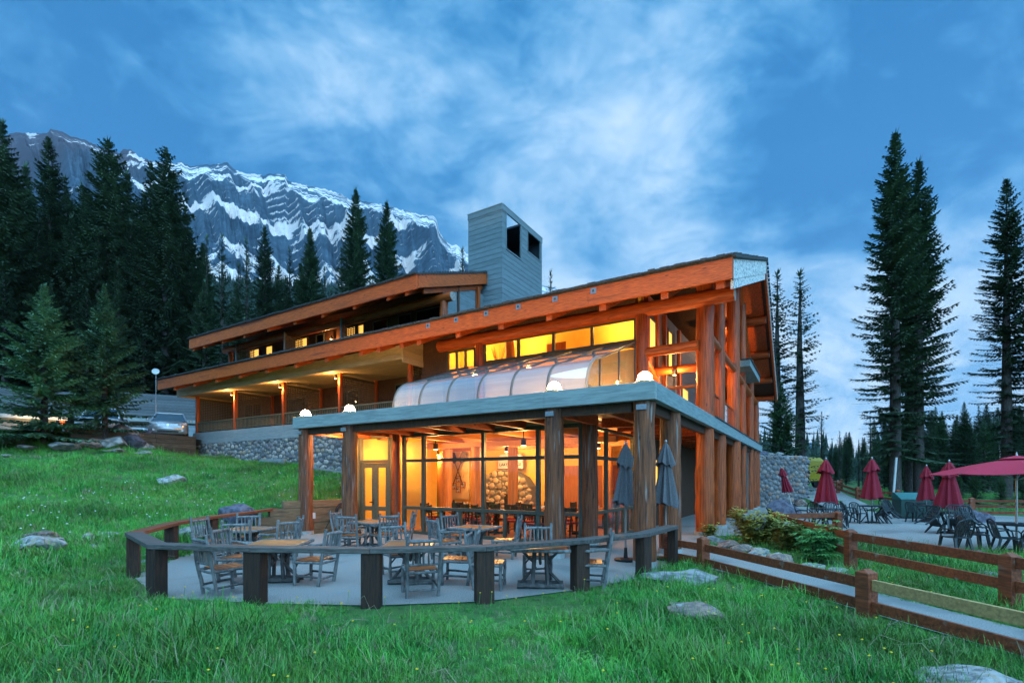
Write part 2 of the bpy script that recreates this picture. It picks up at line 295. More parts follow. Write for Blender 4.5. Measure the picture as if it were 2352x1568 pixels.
M['seat_wood'] = surf('varnished slat', (0.42, 0.105, 0.025), (0.20, 0.05, 0.014), 6, (0.5, 4, 4), 0.32, 0.2, rnd=0.2, spec=0.5)
M['top_wood'] = surf('varnished table slat', (0.44, 0.17, 0.065), (0.25, 0.09, 0.035), 6, (0.5, 4, 4), 0.28, 0.2, rnd=0.15, spec=0.5)
M['grey_cloth'] = surf('grey canvas', (0.15, 0.135, 0.14), (0.105, 0.095, 0.10), 30, rough=0.9, bump=0.1)
M['red_cloth'] = surf('dark red canvas', (0.30, 0.012, 0.030), (0.20, 0.008, 0.020), 30, rough=0.85, bump=0.1)
M['red_cloth_open'] = surf('red canvas', (0.52, 0.02, 0.055), (0.42, 0.015, 0.042), 30, rough=0.8, bump=0.08)
M['plastic'] = surf('black green resin', (0.022, 0.032, 0.036), (0.014, 0.020, 0.024), 30, rough=0.42, bump=0.05)
M['pole_metal'] = surf('grey metal pole', (0.45, 0.45, 0.46), (0.33, 0.33, 0.34), 30, metal=0.8, rough=0.35, bump=0.0)
M['pole_wood'] = surf('weathered umbrella pole', (0.30, 0.25, 0.22), (0.2, 0.16, 0.14), 12, (3, 3, 0.3), 0.6, 0.2)
M['black'] = surf('black metal', (0.015, 0.015, 0.016), (0.01, 0.01, 0.01), 20, rough=0.5, bump=0.05)
M['rubber'] = surf('black rubber', (0.02, 0.016, 0.014), (0.012, 0.01, 0.009), 20, rough=0.6, bump=0.1)
M['white_paint'] = surf('white paint', (0.60, 0.58, 0.56), (0.52, 0.50, 0.49), 15, rough=0.5, bump=0.05)
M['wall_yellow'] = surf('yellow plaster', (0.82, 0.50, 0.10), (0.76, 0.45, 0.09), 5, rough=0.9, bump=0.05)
M['wall_cream'] = surf('cream plaster', (0.80, 0.60, 0.32), (0.75, 0.55, 0.29), 5, rough=0.9, bump=0.05)
M['wall_red'] = surf('red brown panelling', (0.44, 0.15, 0.05), (0.30, 0.10, 0.035), 6, (3, 3, 0.3), 0.6, 0.15)
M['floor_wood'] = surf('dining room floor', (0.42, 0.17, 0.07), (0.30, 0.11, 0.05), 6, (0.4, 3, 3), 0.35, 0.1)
M['room_log'] = surf('room log standing', (0.55, 0.22, 0.06), (0.33, 0.12, 0.032), 7, (3, 3, 0.18), 0.5, 0.4, rnd=0.12)
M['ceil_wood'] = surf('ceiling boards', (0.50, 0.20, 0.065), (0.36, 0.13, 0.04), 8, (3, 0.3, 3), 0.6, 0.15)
M['green_chair'] = surf('dark green chair paint', (0.022, 0.032, 0.022), (0.014, 0.02, 0.015), 15, rough=0.4, bump=0.05)
M['red_seat'] = surf('red cushion', (0.30, 0.035, 0.025), (0.2, 0.022, 0.018), 12, rough=0.85)
M['china'] = surf('white china', (0.78, 0.76, 0.72), (0.72, 0.70, 0.66), 20, rough=0.25, bump=0.0)
M['paper'] = surf('print paper', (0.7, 0.68, 0.62), (0.1, 0.1, 0.11), 9, rough=0.8, bump=0.0, lo=0.45, hi=0.5)
M['tower_dark'] = surf('dark tower lining', (0.035, 0.045, 0.06), (0.02, 0.027, 0.04), 8, rough=0.8)
M['lit_pane'] = emit('lit curtain window', (1.0, 0.50, 0.09), 1.0)
M['bulb'] = emit('lamp bulb', (1.0, 0.72, 0.36), 12.0)
M['bulb_soft'] = emit('small lamp bulb', (1.0, 0.62, 0.26), 8.0)
M['globe'] = emit('frosted lamp globe', (1.0, 0.60, 0.22), 400.0)
def lamp_light(name, loc, energy, col=(1.0, 0.58, 0.22), size=0.1, parent=None, spot=None, aim=None):
    l = bpy.data.lights.new(name, 'SPOT' if spot else 'POINT'); l.energy = energy; l.color = col; l.shadow_soft_size = size
    if spot: l.spot_size = R(spot); l.spot_blend = 0.6
    o = bpy.data.objects.new(name, l); COL.objects.link(o); o.location = loc
    if parent is not None: o.parent = parent
    return o
# ------------------------------------------------------------------ ground heights
RAIL = []
for px, py, z in ((630,1166,0.92),(487,1184,0.87),(394,1199,0.86),(307,1221,0.86),(360,1247,0.86),(587,1254,0.86),(854,1257,0.86),(1112,1252,0.86),(1332,1237,0.86),(1478,1222,0.86),(1545,1205,0.86)):
    RAIL.append(onz(px, py, z))
PATIO = [(p.x, p.y) for p in RAIL]
PATIO += [(3.75,11.3),(4.35,9.9),(4.75,8.3),(5.1,6.75),(5.55,4.8),(6.1,2.4),(7.8,2.4),(6.75,4.8),(6.35,6.6),(6.0,8.6),(5.85,11),(5.75,14.2),(6.3,16),(9.4,17),(11.2,16.4),(10.4,13.7),(10.6,12.9),(12.7,12.2),(17,11.6),(27,12),(28,22),(24,25.5),(20.4,26.5),(20.6,31),(19,33.3)]
for t, v in ((0.2,24.8),(8,24.8),(11.3,8),(11.3,2.4)): p = WT(t, v); PATIO.append((p.x, p.y))
PATIO += [(-5.75,17.9),(-7.5,16.1)]
PARK = [(-23.0,26.2),(-20.0,31.6),(-22.5,38),(-26,52),(-52,52),(-60,30),(-40,22.5),(-28,23.5)]
CP = []
def cpt(px, py, Y): p = at(px, py, Y); CP.append((p.x, p.y, p.z))
for a in ((0,1560,4.6),(0,1400,6.7),(0,1250,10.5),(0,1150,15.5),(0,1050,22.5),(-300,1250,10),(-300,1080,20),(-300,1010,27),(0,1012,26),
          (250,1320,9.6),(250,1240,12.6),(250,1150,17),(250,1080,22),(250,1038,26),(250,1006,28.5),(400,1273,12.2),(400,1200,15),(400,1150,18),(400,1080,24),(440,1052,30.5),
          (600,1150,18.3),(600,1120,21),(600,1072,26),(720,1108,21),(760,1094,23.5),(640,1145,17.4),(760,1146,18.2)): cpt(*a)
CP += [(0,5.5,-.05),(-3,5.5,-.03),(3,5.5,-.02),(0,3,-.1),(-3,2,-.1),(4,3,-.05),(2.5,7.5,0.0),(4,9,-.05),(8,3,-.15),(8,8,-.08),(12,9,-.08),(20,8,-.1),(14,4,-.2),(8,13,0),(15,15,0),(15,20,0),(22,20,0),(30,25,.2),
       (22,32,.3),(26,45,1.1),(35,40,.6),(45,60,.5),(60,40,0),(0,0,-.15),(10,0,-.25),(-8,0,-.1),(40,10,-.2),(20,60,1),(0,45,6),(-10,60,8)]
for t, v, z in ((32.3,6,3.3),(28,6,3.1),(24,6,2.75),(20,6,2.35),(17.6,6,2.0),(15,6,1.9),(12,6,1.8),(12,4,1.3),(11.8,2.6,1.05),(2,2,0),(6,1,0),(-2,3,0),(-3,15,.05),(-3,24,.15),(6,10,0),(6,20,1)):
    p = WT(t, v); CP.append((p.x, p.y, z))
CP += [(-24,29,4.4),(-22.5,34,4.4),(-30,30,4.4),(-30,40,4.5),(-40,35,4.5),(-26,48,5.2),(-50,45,5.5),(-35,60,8),(-60,60,9),(-70,30,6),(-20,75,11),(0,90,12),(30,90,3),(60,90,1),(100,90,0),
       (-100,150,28),(-300,150,35),(-300,300,95),(-300,500,190),(-100,300,85),(-100,500,172),(0,500,160),(0,300,60),(0,150,20),(60,200,6),(110,400,40),(220,400,4),(120,200,0),(300,300,0),(400,500,0),
       (-700,500,200),(-700,300,110),(-700,100,40),(-400,800,265),(0,800,240),(250,800,60),(500,800,0),(1500,1500,0),(-1500,1500,300),(0,1500,280),(600,1500,20),(3000,3000,0),(-3000,3000,350),(0,4000,300),(3000,500,0),(-2000,300,120),(0,-300,-10),(1000,-300,-10),(-1000,-300,20),(0,-30,-1),(60,-30,-1),(-60,0,2),(0,9000,200),(9000,9000,0),(-9000,9000,300),(9000,-1500,0),(-9000,-1500,100)]
CP = np.array(CP, float)
def _k(d): return np.sqrt(d*d+0.6)
_D = np.hypot(CP[:,None,0]-CP[None,:,0], CP[:,None,1]-CP[None,:,1]); _n = len(CP)
_A = np.zeros((_n+3, _n+3)); _A[:_n,:_n] = _k(_D)+np.eye(_n)*0.02; _A[:_n,_n] = 1; _A[:_n,_n+1:] = CP[:,:2]; _A[_n,:_n] = 1; _A[_n+1:,:_n] = CP[:,:2].T
_w = np.linalg.solve(_A, np.concatenate([CP[:,2], np.zeros(3)]))
def poly_sd(poly, X, Y):                 # signed distance, negative inside
    P = np.array(poly, float); Q = np.roll(P, -1, 0); d = np.full(X.shape, 1e9); inside = np.zeros(X.shape, bool)
    for (ax, ay), (bx, by) in zip(P, Q):
        ex, ey = bx-ax, by-ay; tt = np.clip(((X-ax)*ex+(Y-ay)*ey)/(ex*ex+ey*ey+1e-12), 0, 1)
        d = np.minimum(d, np.hypot(X-ax-tt*ex, Y-ay-tt*ey))
        if ay != by:
            c = ((ay > Y) != (by > Y)) & (X < (bx-ax)*(Y-ay)/(by-ay)+ax); inside ^= c
    return np.where(inside, -d, d)
def sstep(x, a, b): q = np.clip((x-a)/(b-a), 0, 1); return q*q*(3-2*q)
LODGE_FLAT = [tuple(WT(t, v)[:2]) for t, v in ((-0.2,0),(11.5,2.4),(11.5,12),(8,25),(-0.2,25))]
def hz(X, Y, raw=False):
    X = np.atleast_1d(np.asarray(X, float)); Y = np.atleast_1d(np.asarray(Y, float)); z = np.empty(X.shape)
    xf, yf, zf = X.ravel(), Y.ravel(), z.ravel()
    for i in range(0, len(xf), 20000):
        a, b = xf[i:i+20000], yf[i:i+20000]
        zf[i:i+20000] = _k(np.hypot(a[:,None]-CP[None,:,0], b[:,None]-CP[None,:,1])) @ _w[:_n]+_w[_n]+_w[_n+1]*a+_w[_n+2]*b
    z = zf.reshape(X.shape)
    if raw: return z
    near = (np.abs(X) < 80) & (Y < 80) & (Y > -10)
    bump = 0.05*np.sin(X*1.7+0.6*np.sin(Y*1.1))*np.sin(Y*1.3+0.5)+0.03*np.sin(X*3.9+Y*2.7)
    s = np.full(X.shape, 1e3); sp = s.copy(); sl = s.copy()
    s[near] = poly_sd(PATIO, X[near], Y[near]); sp[near] = poly_sd(PARK, X[near], Y[near]); sl[near] = poly_sd(LODGE_FLAT, X[near], Y[near])
    s = np.minimum(s, sl)
    z = z+bump*sstep(s, 0, 1.2)*near
    k = sstep(s, 0.0, 0.35); z = z*k+(-0.02)*(1-k)
    k = sstep(sp, -0.7, 0.0); z = z*k+4.32*(1-k)
    return z
def hz1(x, y): return float(hz([x], [y])[0])
def make_ground():
    def axis(a, b, h0, far):      # fine between a and b, growing outwards
        q = list(np.arange(a, b+1e-6, h0)); h = h0; x = b
        while x < far[1]: h *= 1.16; x += h; q.append(x)
        h = h0; x = a
        while x > far[0]: h *= 1.16; x -= h; q.insert(0, x)
        return np.array(q)
    xs = axis(-34, 28, 0.3, (-9000, 9000)); ys = axis(1.5, 40, 0.3, (-1500, 9000))
    X, Y = np.meshgrid(xs, ys); Z = hz(X, Y); nx, ny = len(xs), len(ys)
    me = bpy.data.meshes.new('ground'); vs = np.stack([X, Y, Z], -1).reshape(-1, 3)
    i = np.arange(nx*ny).reshape(ny, nx); f = np.stack([i[:-1,:-1], i[:-1,1:], i[1:,1:], i[1:,:-1]], -1).reshape(-1, 4)
    me.from_pydata(vs.tolist(), [], f.tolist()); me.polygons.foreach_set('use_smooth', [True]*len(me.polygons)); me.update()
    m = surf('meadow soil and low grass', (0.055, 0.15, 0.028), (0.04, 0.085, 0.022), 1.4, rough=0.95, bump=0.6, detail=9, third=((0.11, 0.09, 0.055), 2.6, 0.64))
    return structure(link('ground', me, m))
ground = make_ground()
def sheet(name, poly, mat, z=None, dz=0.0, kind='structure'):
    me = bpy.data.meshes.new(name); vs = [(x, y, (hz1(x, y) if z is None else z)+dz) for x, y in poly]
    me.from_pydata(vs, [], [tuple(range(len(vs)))]); me.update()
    o = link(name, me, mat); o['kind'] = kind; return o
sheet('patio', PATIO, M['asphalt'], z=0.0)
sheet('parking_lot', PARK, M['asphalt'], z=4.345)
def strip(name, mids, widths, mat, dz=0.03):
    vs = []; n = len(mids)
    for k, (x, y) in enumerate(mids):
        a = Vector(mids[max(k-1, 0)]); b = Vector(mids[min(k+1, n-1)]); d = (b-a).normalized(); q = Vector((d.y, -d.x))*(widths[k]/2)
        for s in (-1, -.33, .33, 1): X, Y = x+q.x*s, y+q.y*s; vs.append((X, Y, max(hz1(X, Y), hz1(x, y)-0.02)+dz))
    fs = [(4*k+j, 4*k+j+1, 4*k+j+5, 4*k+j+4) for k in range(n-1) for j in range(3)]
    me = bpy.data.meshes.new(name); me.from_pydata(vs, [], fs); me.update(); return structure(link(name, me, mat))
strip('footpath', [(20.5,28.5),(20.7,30.5),(21.3,33),(22.6,36),(24.6,40),(27.6,45),(31,50),(34,54)], [1.5,2.4,3.0,3.0,3.0,3.0,3.0,3.0], M['asphalt'], 0.05)

# ------------------------------------------------------------------ mountain
def vnoise(x, y, seed=0):
    xi = np.floor(x).astype(int); yi = np.floor(y).astype(int); xf = x-xi; yf = y-yi
    def h(a, b):
        n = (a*374761393+b*668265263+seed*974711) & 0x7fffffff
        n = ((n ^ (n >> 13))*1274126177) & 0x7fffffff
        return ((n ^ (n >> 16)) & 0xffff)/65535.0
    u = xf*xf*(3-2*xf); w = yf*yf*(3-2*yf)
    return (h(xi,yi)*(1-u)+h(xi+1,yi)*u)*(1-w)+(h(xi,yi+1)*(1-u)+h(xi+1,yi+1)*u)*w
def fbm(x, y, oct=5, seed=0, ridged=False):
    a = 1.0; s = np.zeros(np.broadcast(x, y).shape); t = 0
    for k in range(oct):
        n = vnoise(x*2**k, y*2**k, seed+k*17); n = 1-np.abs(2*n-1) if ridged else n
        s += a*n; t += a; a *= 0.52
    return s/t
RIDGE = [(-500,420),(-250,350),(0,318),(29,304),(102,306),(110,305),(117,295),(143,300),(164,313),(190,319),(223,334),(255,345),(275,350),(283,342),(302,342),(319,361),(352,369),(404,376),(416,371),(440,382),(469,378),(510,376),(521,371),(532,384),(557,396),(605,403),(616,398),(654,400),(662,415),(683,420),(721,430),(753,435),(785,447),(801,457),(839,463),(877,469),(920,481),(971,494),(995,496),(1003,505),(1008,531),(1022,552),(1038,564),(1047,560),(1055,568),(1077,585),(1160,632),(1244,654),(1280,660),(1310,668),(1400,760),(1500,900),(1600,1010)]
def make_mountain():
    RX = np.array(RIDGE, float); na, nr = 1200, 420
    px = np.linspace(-480, 1560, na); tx = (px-CXP)/FPX            # each fall line of the face
    ty = (HYP-np.interp(px, RX[:,0], RX[:,1]))/FPX                 # rise of the crest
    g = np.linspace(0, 1, nr)[:,None]; T = np.broadcast_to(tx, (nr, na)); D0, D1 = 1250.0, 3200.0; al = T*2600
    fade = sstep(g, .05, .3)*(1-sstep(g, .9, 1.))
    # spurs that run out from the crest, with couloirs between them
    skew = al+g*240+90*(fbm(al/260., g*2.5, 3, 5)-.5)
    spur = fbm(skew/420.+2, g*.55, 2, 3, True); rib = fbm(skew/120.+7, g*1.1, 4, 9, True)
    q = g+fade*(0.15*(spur-.55)+0.05*(rib-.5)+0.13*(fbm(al/380., g*2.2, 5, 21)-.5))+.06*T*fade
    pg = np.array([-.4, 0.0, 0.26, 0.40, 0.47, 0.56, 0.63, 0.74, 0.79, 0.90, 0.945, 1.0, 1.4]); ph = np.array([-.3, 0.0, 0.18, 0.31, 0.42, 0.525, 0.655, 0.77, 0.845, 0.925, 0.97, 1.0, 1.08])
    hgt = np.interp(q, pg, ph); hgt = hgt*(1-sstep(g, .9, 1.))+g*sstep(g, .9, 1.)
    cliff = np.interp(q, [.38,.41,.46,.49,.54,.57,.62,.65,.72,.75,.785,.81,.89,.905,.94,.955], [0,1,1,0,0,1,1,0,0,1,1,0,0,.7,.7,0])
    dist = D0+(D1-D0)*g-fade*((spur-.55)*430+(rib-.5)*150)
    dist = np.maximum.accumulate(np.minimum(np.maximum(dist, 900), D1-40)+g*40, axis=0)
    crest = ty*D1+18*(fbm(px/5., px*0, 4, 77)-0.5); base = .53*ty*D0; Zb = base+(crest-base)*hgt
    fine = hgt*34+1.3*fbm(al/200., g*4, 3, 55); fr = fine-np.floor(fine); Z = Zb+(np.floor(fine)+sstep(fr, 0.35, 0.95)-fine)/34*0.8*(crest-base)*fade
    Z = np.maximum.accumulate(Z, axis=0); Z = np.minimum(Z, (crest/D1)*dist*(0.90+0.10*g+.03*(fbm(al/90., g*8, 4, 15)-.5)*(1-g)*6)); Z[-1] = crest
    strata = np.where(fr < .42, .3, -.3)*(.4+1.2*fbm(al/240.+6, g*4, 3, 71))*fade
    gul = sstep(.52-rib, -.05, .18)*.2+sstep(.55-spur, 0, .2)*.25
    west = sstep(-T, 0.74, 0.92)
    snow = .90-cliff*.58+gul+strata+(fbm(al/210.+9, g*34., 5, 91)-.5)*1.3-west*.62-sstep(g, .9, .97)*(.28+.9*(fbm(al/60.+4, g*3, 4, 33)-.5))-sstep(.12-g, 0, .1)*.3
    X = T*dist; Y = dist; back = 6
    cat = lambda A, f: np.concatenate([A]+[A[-1:]*(1+f*k) for k in range(1, back)])
    Z[0] = -60; Xs, Ys, Zs, Sn = cat(X, .12), cat(Y, .12), cat(Z, -.14), cat(snow, 0)
    n2 = nr+back-1; me = bpy.data.meshes.new('mountain'); i = np.arange(n2*na).reshape(n2, na); f = np.stack([i[:-1,:-1], i[:-1,1:], i[1:,1:], i[1:,:-1]], -1).reshape(-1, 4)
    me.from_pydata(np.stack([Xs, Ys, Zs], -1).reshape(-1, 3).tolist(), [], f.tolist()); at_ = me.attributes.new('snowfall', 'FLOAT', 'POINT'); at_.data.foreach_set('value', Sn.astype(np.float32).ravel()); me.update()
    m, nt, bs = mat_new('banded rock and snow'); N = nt.nodes.new; L = nt.links.new
    ge = N('ShaderNodeNewGeometry'); ps = N('ShaderNodeSeparateXYZ'); L(ge.outputs['Position'], ps.inputs[0])
    mp = N('ShaderNodeMapping'); L(ge.outputs['Position'], mp.inputs[0]); mp.inputs['Scale'].default_value = (0.004, 0.004, 0.02)
    mv = N('ShaderNodeMapping'); L(ge.outputs['Position'], mv.inputs[0]); mv.inputs['Scale'].default_value = (0.02, 0.02, 0.003)
    def noise(src, sc, det): t = N('ShaderNodeTexNoise'); L(src, t.inputs['Vector']); t.inputs['Scale'].default_value = sc; t.inputs['Detail'].default_value = det; t.inputs['Roughness'].default_value = .65; return t.outputs[0]
    n1 = noise(mp.outputs[0], 1.5, 8); n4 = noise(mv.outputs[0], 1.0, 6); n2t = noise(ge.outputs['Position'], .012, 9); n3 = noise(mp.outputs[0], 4.0, 7)
    def mt(op, a, b):
        q_ = N('ShaderNodeMath'); q_.operation = op
        for k, s_ in enumerate((a, b)):
            if hasattr(s_, 'is_output'): L(s_, q_.inputs[k])
            else: q_.inputs[k].default_value = s_
        return q_.outputs[0]
    rk = N('ShaderNodeValToRGB'); L(mt('ADD', mt('MULTIPLY', n1, .68), mt('MULTIPLY', n4, .32)), rk.inputs[0]); e = rk.color_ramp.elements; e[0].position = .34; e[0].color = (.020,.042,.066,1); e[1].position = .66; e[1].color = (.10,.145,.185,1)
    warm = N('ShaderNodeMix'); warm.data_type = 'RGBA'; mr = N('ShaderNodeMapRange'); L(ps.outputs[0], mr.inputs[0]); mr.inputs[1].default_value = -1950; mr.inputs[2].default_value = -2400; L(mr.outputs[0], warm.inputs[0]); L(rk.outputs[0], warm.inputs[6]); warm.inputs[7].default_value = (.085,.058,.065,1)
    sa = N('ShaderNodeAttribute'); sa.attribute_name = 'snowfall'
    sv = mt('ADD', mt('ADD', sa.outputs['Fac'], mt('MULTIPLY', mt('SUBTRACT', n2t, .5), .85)), mt('MULTIPLY', mt('SUBTRACT', n3, .5), .55))
    sr = N('ShaderNodeValToRGB'); L(sv, sr.inputs[0]); sr.color_ramp.elements[0].position = .52; sr.color_ramp.elements[1].position = .58
    mx = N('ShaderNodeMix'); mx.data_type = 'RGBA'; L(sr.outputs[0], mx.inputs[0]); L(warm.outputs[2], mx.inputs[6]); mx.inputs[7].default_value = (.84,.66,.60,1)
    L(mx.outputs[2], bs.inputs['Base Color']); bs.inputs['Roughness'].default_value = .9; bs.inputs['Specular IOR Level'].default_value = .1
    bp = N('ShaderNodeBump'); L(mt('ADD', n1, n4), bp.inputs['Height']); bp.inputs['Strength'].default_value = .6; bp.inputs['Distance'].default_value = 14; L(bp.outputs[0], bs.inputs['Normal'])
    return structure(link('mountain', me, m))
make_mountain()
def make_far_range():
    prof = [(1700,1090),(1760,1050),(1810,1030),(1840,1022),(1862,1012),(1880,1020),(1900,1034),(1925,1026),(1960,1050),(2010,1062),(2100,1070),(2250,1058),(2420,1075)]
    P = np.array(prof, float); px = np.linspace(1690, 2430, 160); tx = (px-CXP)/FPX; cr = (HYP-np.interp(px, P[:,0], P[:,1]))/FPX*6500+60*(fbm(px/14., px*0, 4, 5)-0.5)
    g = np.linspace(0, 1, 40)[:,None]; D = 4300+2200*g+200*(fbm(tx*40+g*0, g*3, 4, 8, True)-0.5); X = np.broadcast_to(tx, D.shape)*D; Z = -20+(cr+20)*(g**0.8)
    me = bpy.data.meshes.new('far_mountain'); i = np.arange(40*160).reshape(40, 160); f = np.stack([i[:-1,:-1], i[:-1,1:], i[1:,1:], i[1:,:-1]], -1).reshape(-1, 4)
    me.from_pydata(np.stack([X, D, Z], -1).reshape(-1, 3).tolist(), [], f.tolist()); me.update()
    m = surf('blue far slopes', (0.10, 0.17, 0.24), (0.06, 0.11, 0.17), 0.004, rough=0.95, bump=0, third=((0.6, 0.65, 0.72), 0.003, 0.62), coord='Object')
    structure(link('far_mountain', me, m))
make_far_range()
# ------------------------------------------------------------------ the lodge (t to the left along the front, v into the depth)
lodge = thing('timber_lodge', 'large timber and log lodge with glazed dining room and grey siding chimney tower', 'lodge', WT(0, 0), -YAW)
def bx(t0, t1, v0, v1, z0, z1, mb=None): return (mb or MB()).box(-max(t0,t1), -min(t0,t1), min(v0,v1), max(v0,v1), min(z0,z1), max(z0,z1))
def part(name, mat, *b, parent=None, bevel=0.0, mb=None):
    q = mb or MB()
    for k in b: bx(*k, q)
    return q.build(name, M[mat] if isinstance(mat, str) else mat, parent or lodge, bevel=bevel)
def log(name, mat, a, b, r0, r1=None, n=12, seg=7, bend=0.02, parent=None, ends=True):
    r1 = r0 if r1 is None else r1; a = Vector((-a[0], a[1], a[2])); b = Vector((-b[0], b[1], b[2])); pts = []; rad = []
    for k in range(seg+1):
        s = k/seg; w = 0 if k in (0, seg) else bend
        pts.append(a.lerp(b, s)+Vector((random.uniform(-w,w), random.uniform(-w,w), 0))); rad.append((r0+(r1-r0)*s)*random.uniform(0.97, 1.03))
    o = MB().tube(pts, rad, n, True, 0.05).build(name, M[mat], parent or lodge, smooth=True)
    return o
# --- columns
def column(t, v, z0, z1, r, mat='log_v', plinth=True, knots=True):
    o = log('log_column', mat, (t, v, z0+(0.12 if plinth else 0)), (t, v, z1), r*1.04, r*0.96, 14, 9, 0.015)
    if plinth:
        MB().lathe([(r*1.12, 0), (r*1.10, 0.12)], 14, (-t, v, z0)).build('plinth', M['concrete'], o)
    return o
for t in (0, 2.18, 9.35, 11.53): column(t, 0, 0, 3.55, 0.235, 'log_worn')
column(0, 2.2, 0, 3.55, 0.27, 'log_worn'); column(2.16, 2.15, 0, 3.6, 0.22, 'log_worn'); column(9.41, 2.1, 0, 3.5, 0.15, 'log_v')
for v, r in ((6.85,0.30),(9.68,0.26),(13.55,0.33),(16.8,0.22),(20.3,0.20),(22.3,0.2),(24.0,0.2)): column(0, v, 0, 3.55, r, 'log_v')
UND = lambda v: (8.07+0.3665*(v-4.3) if v < 15.35 else 12.12-0.594*(v-15.35))      # roof surface
for v, r in ((6.9,0.29),(9.66,0.22),(13.65,0.27),(16.75,0.2),(20.3,0.22),(23.4,0.2)):
    column(0, v, 3.9, UND(v)-0.62, r, 'log_v', False)
column(2.05, 6.6, 3.8, 7.6, 0.225, 'log_v', False); column(9.0, 6.6, 3.8, 7.6, 0.2, 'log_v', False)
for t, v, z in ((0,0,3.36),(2.18,0,3.36),(9.35,0,3.36),(11.53,0,3.36)):
    o = part('bolt_plate', 'pole_metal', (t-0.11, t+0.11, -0.262, -0.235, z-0.01, z+0.10))
    for s in (-0.05, 0.05): MB().tube([(-t-s,-0.262,z+0.045),(-t-s,-0.285,z+0.045)], 0.018, 6).build('bolt', M['pole_metal'], o)
# --- deck edge beams and deck
cuts = [-0.31, 2.3, 5.6, 8.9, 11.8]
for a, b in zip(cuts, cuts[1:]): part('deck_beam', 'grey_beam', (a+0.002, b-0.002, -0.31, -0.15, 3.54, 3.92), bevel=0.01)
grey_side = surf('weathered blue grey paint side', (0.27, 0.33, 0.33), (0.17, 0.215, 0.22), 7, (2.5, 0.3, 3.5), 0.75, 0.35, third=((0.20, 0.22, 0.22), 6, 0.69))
cuts = [-0.145, 3.4, 6.9, 10.6, 14.2, 17.8, 21.2, 24.4]
for a, b in zip(cuts, cuts[1:]): part('deck_beam', grey_side, (-0.31, -0.15, a+0.002, b-0.002, 3.54, 3.92), bevel=0.01)
part('deck_beam', grey_side, (11.64, 11.8, -0.145, 2.2, 3.54, 3.92), bevel=0.01)
part('beam_cap', 'shingle', (-0.34, -0.12, 6.95, 24.45, 3.925, 3.96))
part('deck_floor', 'soffit', (-0.145, 11.63, -0.145, 2.25, 3.64, 3.78)); part('deck_floor', 'soffit', (-0.145, 2.2, 2.252, 24.3, 3.64, 3.78))
for t in (0.9, 2.0, 3.1, 4.2, 5.3, 6.4, 7.5, 8.6, 9.7, 10.7, 11.4): part('joist', 'rafter', (t-0.07, t+0.07, 0.20, 2.2, 3.34, 3.635))
part('rim_joist', 'darkwood', (0.28, 11.3, -0.06, 0.08, 3.34, 3.632)); part('rim_joist', 'darkwood', (-0.06, 0.08, 0.28, 23.9, 3.34, 3.632))
for v in np.arange(3.2, 24, 1.35): part('joist', 'rafter', (0.2, 2.2, v-0.07, v+0.07, 3.36, 3.635))
# --- glazed dining room front (v = 2.1) with doors
def frame_bars(name, bars, mat='frame'):
    q = MB()
    for b in bars: bx(*b, q)
    return q.build(name, M[mat], lodge, bevel=0.006)
ts = [9.04, 8.15, 5.69, 3.75, 2.40]; zs = [0.06, 0.88, 2.49, 3.30]; F0, F1 = 2.04, 2.17
bars = [(2.35, 9.15, F0+0.003, F1-0.003, 0.0, 0.10), (2.35, 9.15, F0+0.003, F1-0.003, 3.30, 3.42)]
for t in ts: bars.append((t-0.055, t+0.055, F0, F1, 0.005, 3.415))
for z in (0.88, 2.49): bars.append((2.4, 9.04, F0-0.004, F1-0.006, z-0.05, z+0.05))
low = [7.39, 6.58, 4.9, 4.4, 3.1]
for t in low: bars.append((t-0.045, t+0.045, F0+0.006, F1-0.01, 0.1, 0.83))
gf = frame_bars('glazing_frame', bars)
def pane(t0, t1, z0, z1, v=2.10, parent=None, mat='glass'): return part('pane', mat, (t0, t1, v-0.006, v+0.006, z0, z1), parent=parent or gf)
for a, b in zip(ts, ts[1:]):
    pane(b+0.055, a-0.055, 0.93, 2.44); pane(b+0.055, a-0.055, 2.54, 3.30)
alls = sorted(ts+low)
for a, b in zip(alls, alls[1:]): pane(a+0.05, b-0.05, 0.10, 0.83)
# side glazing (t = 2.33)
q = MB(); vs_ = [2.30, 3.84, 6.4]
for v in vs_: bx(2.27, 2.39, v-0.05, v+0.05, 0.005, 3.415, q)
for z in (0.05, 0.88, 2.49, 3.36): bx(2.275, 2.385, 2.3, 6.4, z-0.05, z+0.05, q)
for v in (4.8, 5.4, 5.9): bx(2.28, 2.38, v-0.04, v+0.04, 0.1, 0.83, q)
gs = q.build('glazing_frame', M['frame'], lodge, bevel=0.006)
for a, b in zip(vs_, vs_[1:]):
    for z0, z1 in ((0.93,2.44),(2.54,3.31)): part('pane', 'glass', (2.324, 2.336, a+0.05, b-0.05, z0, z1), parent=gs)
av = sorted(vs_+[4.8,5.4,5.9])
for a, b in zip(av, av[1:]): part('pane', 'glass', (2.324, 2.336, a+0.045, b-0.045, 0.1, 0.83), parent=gs)
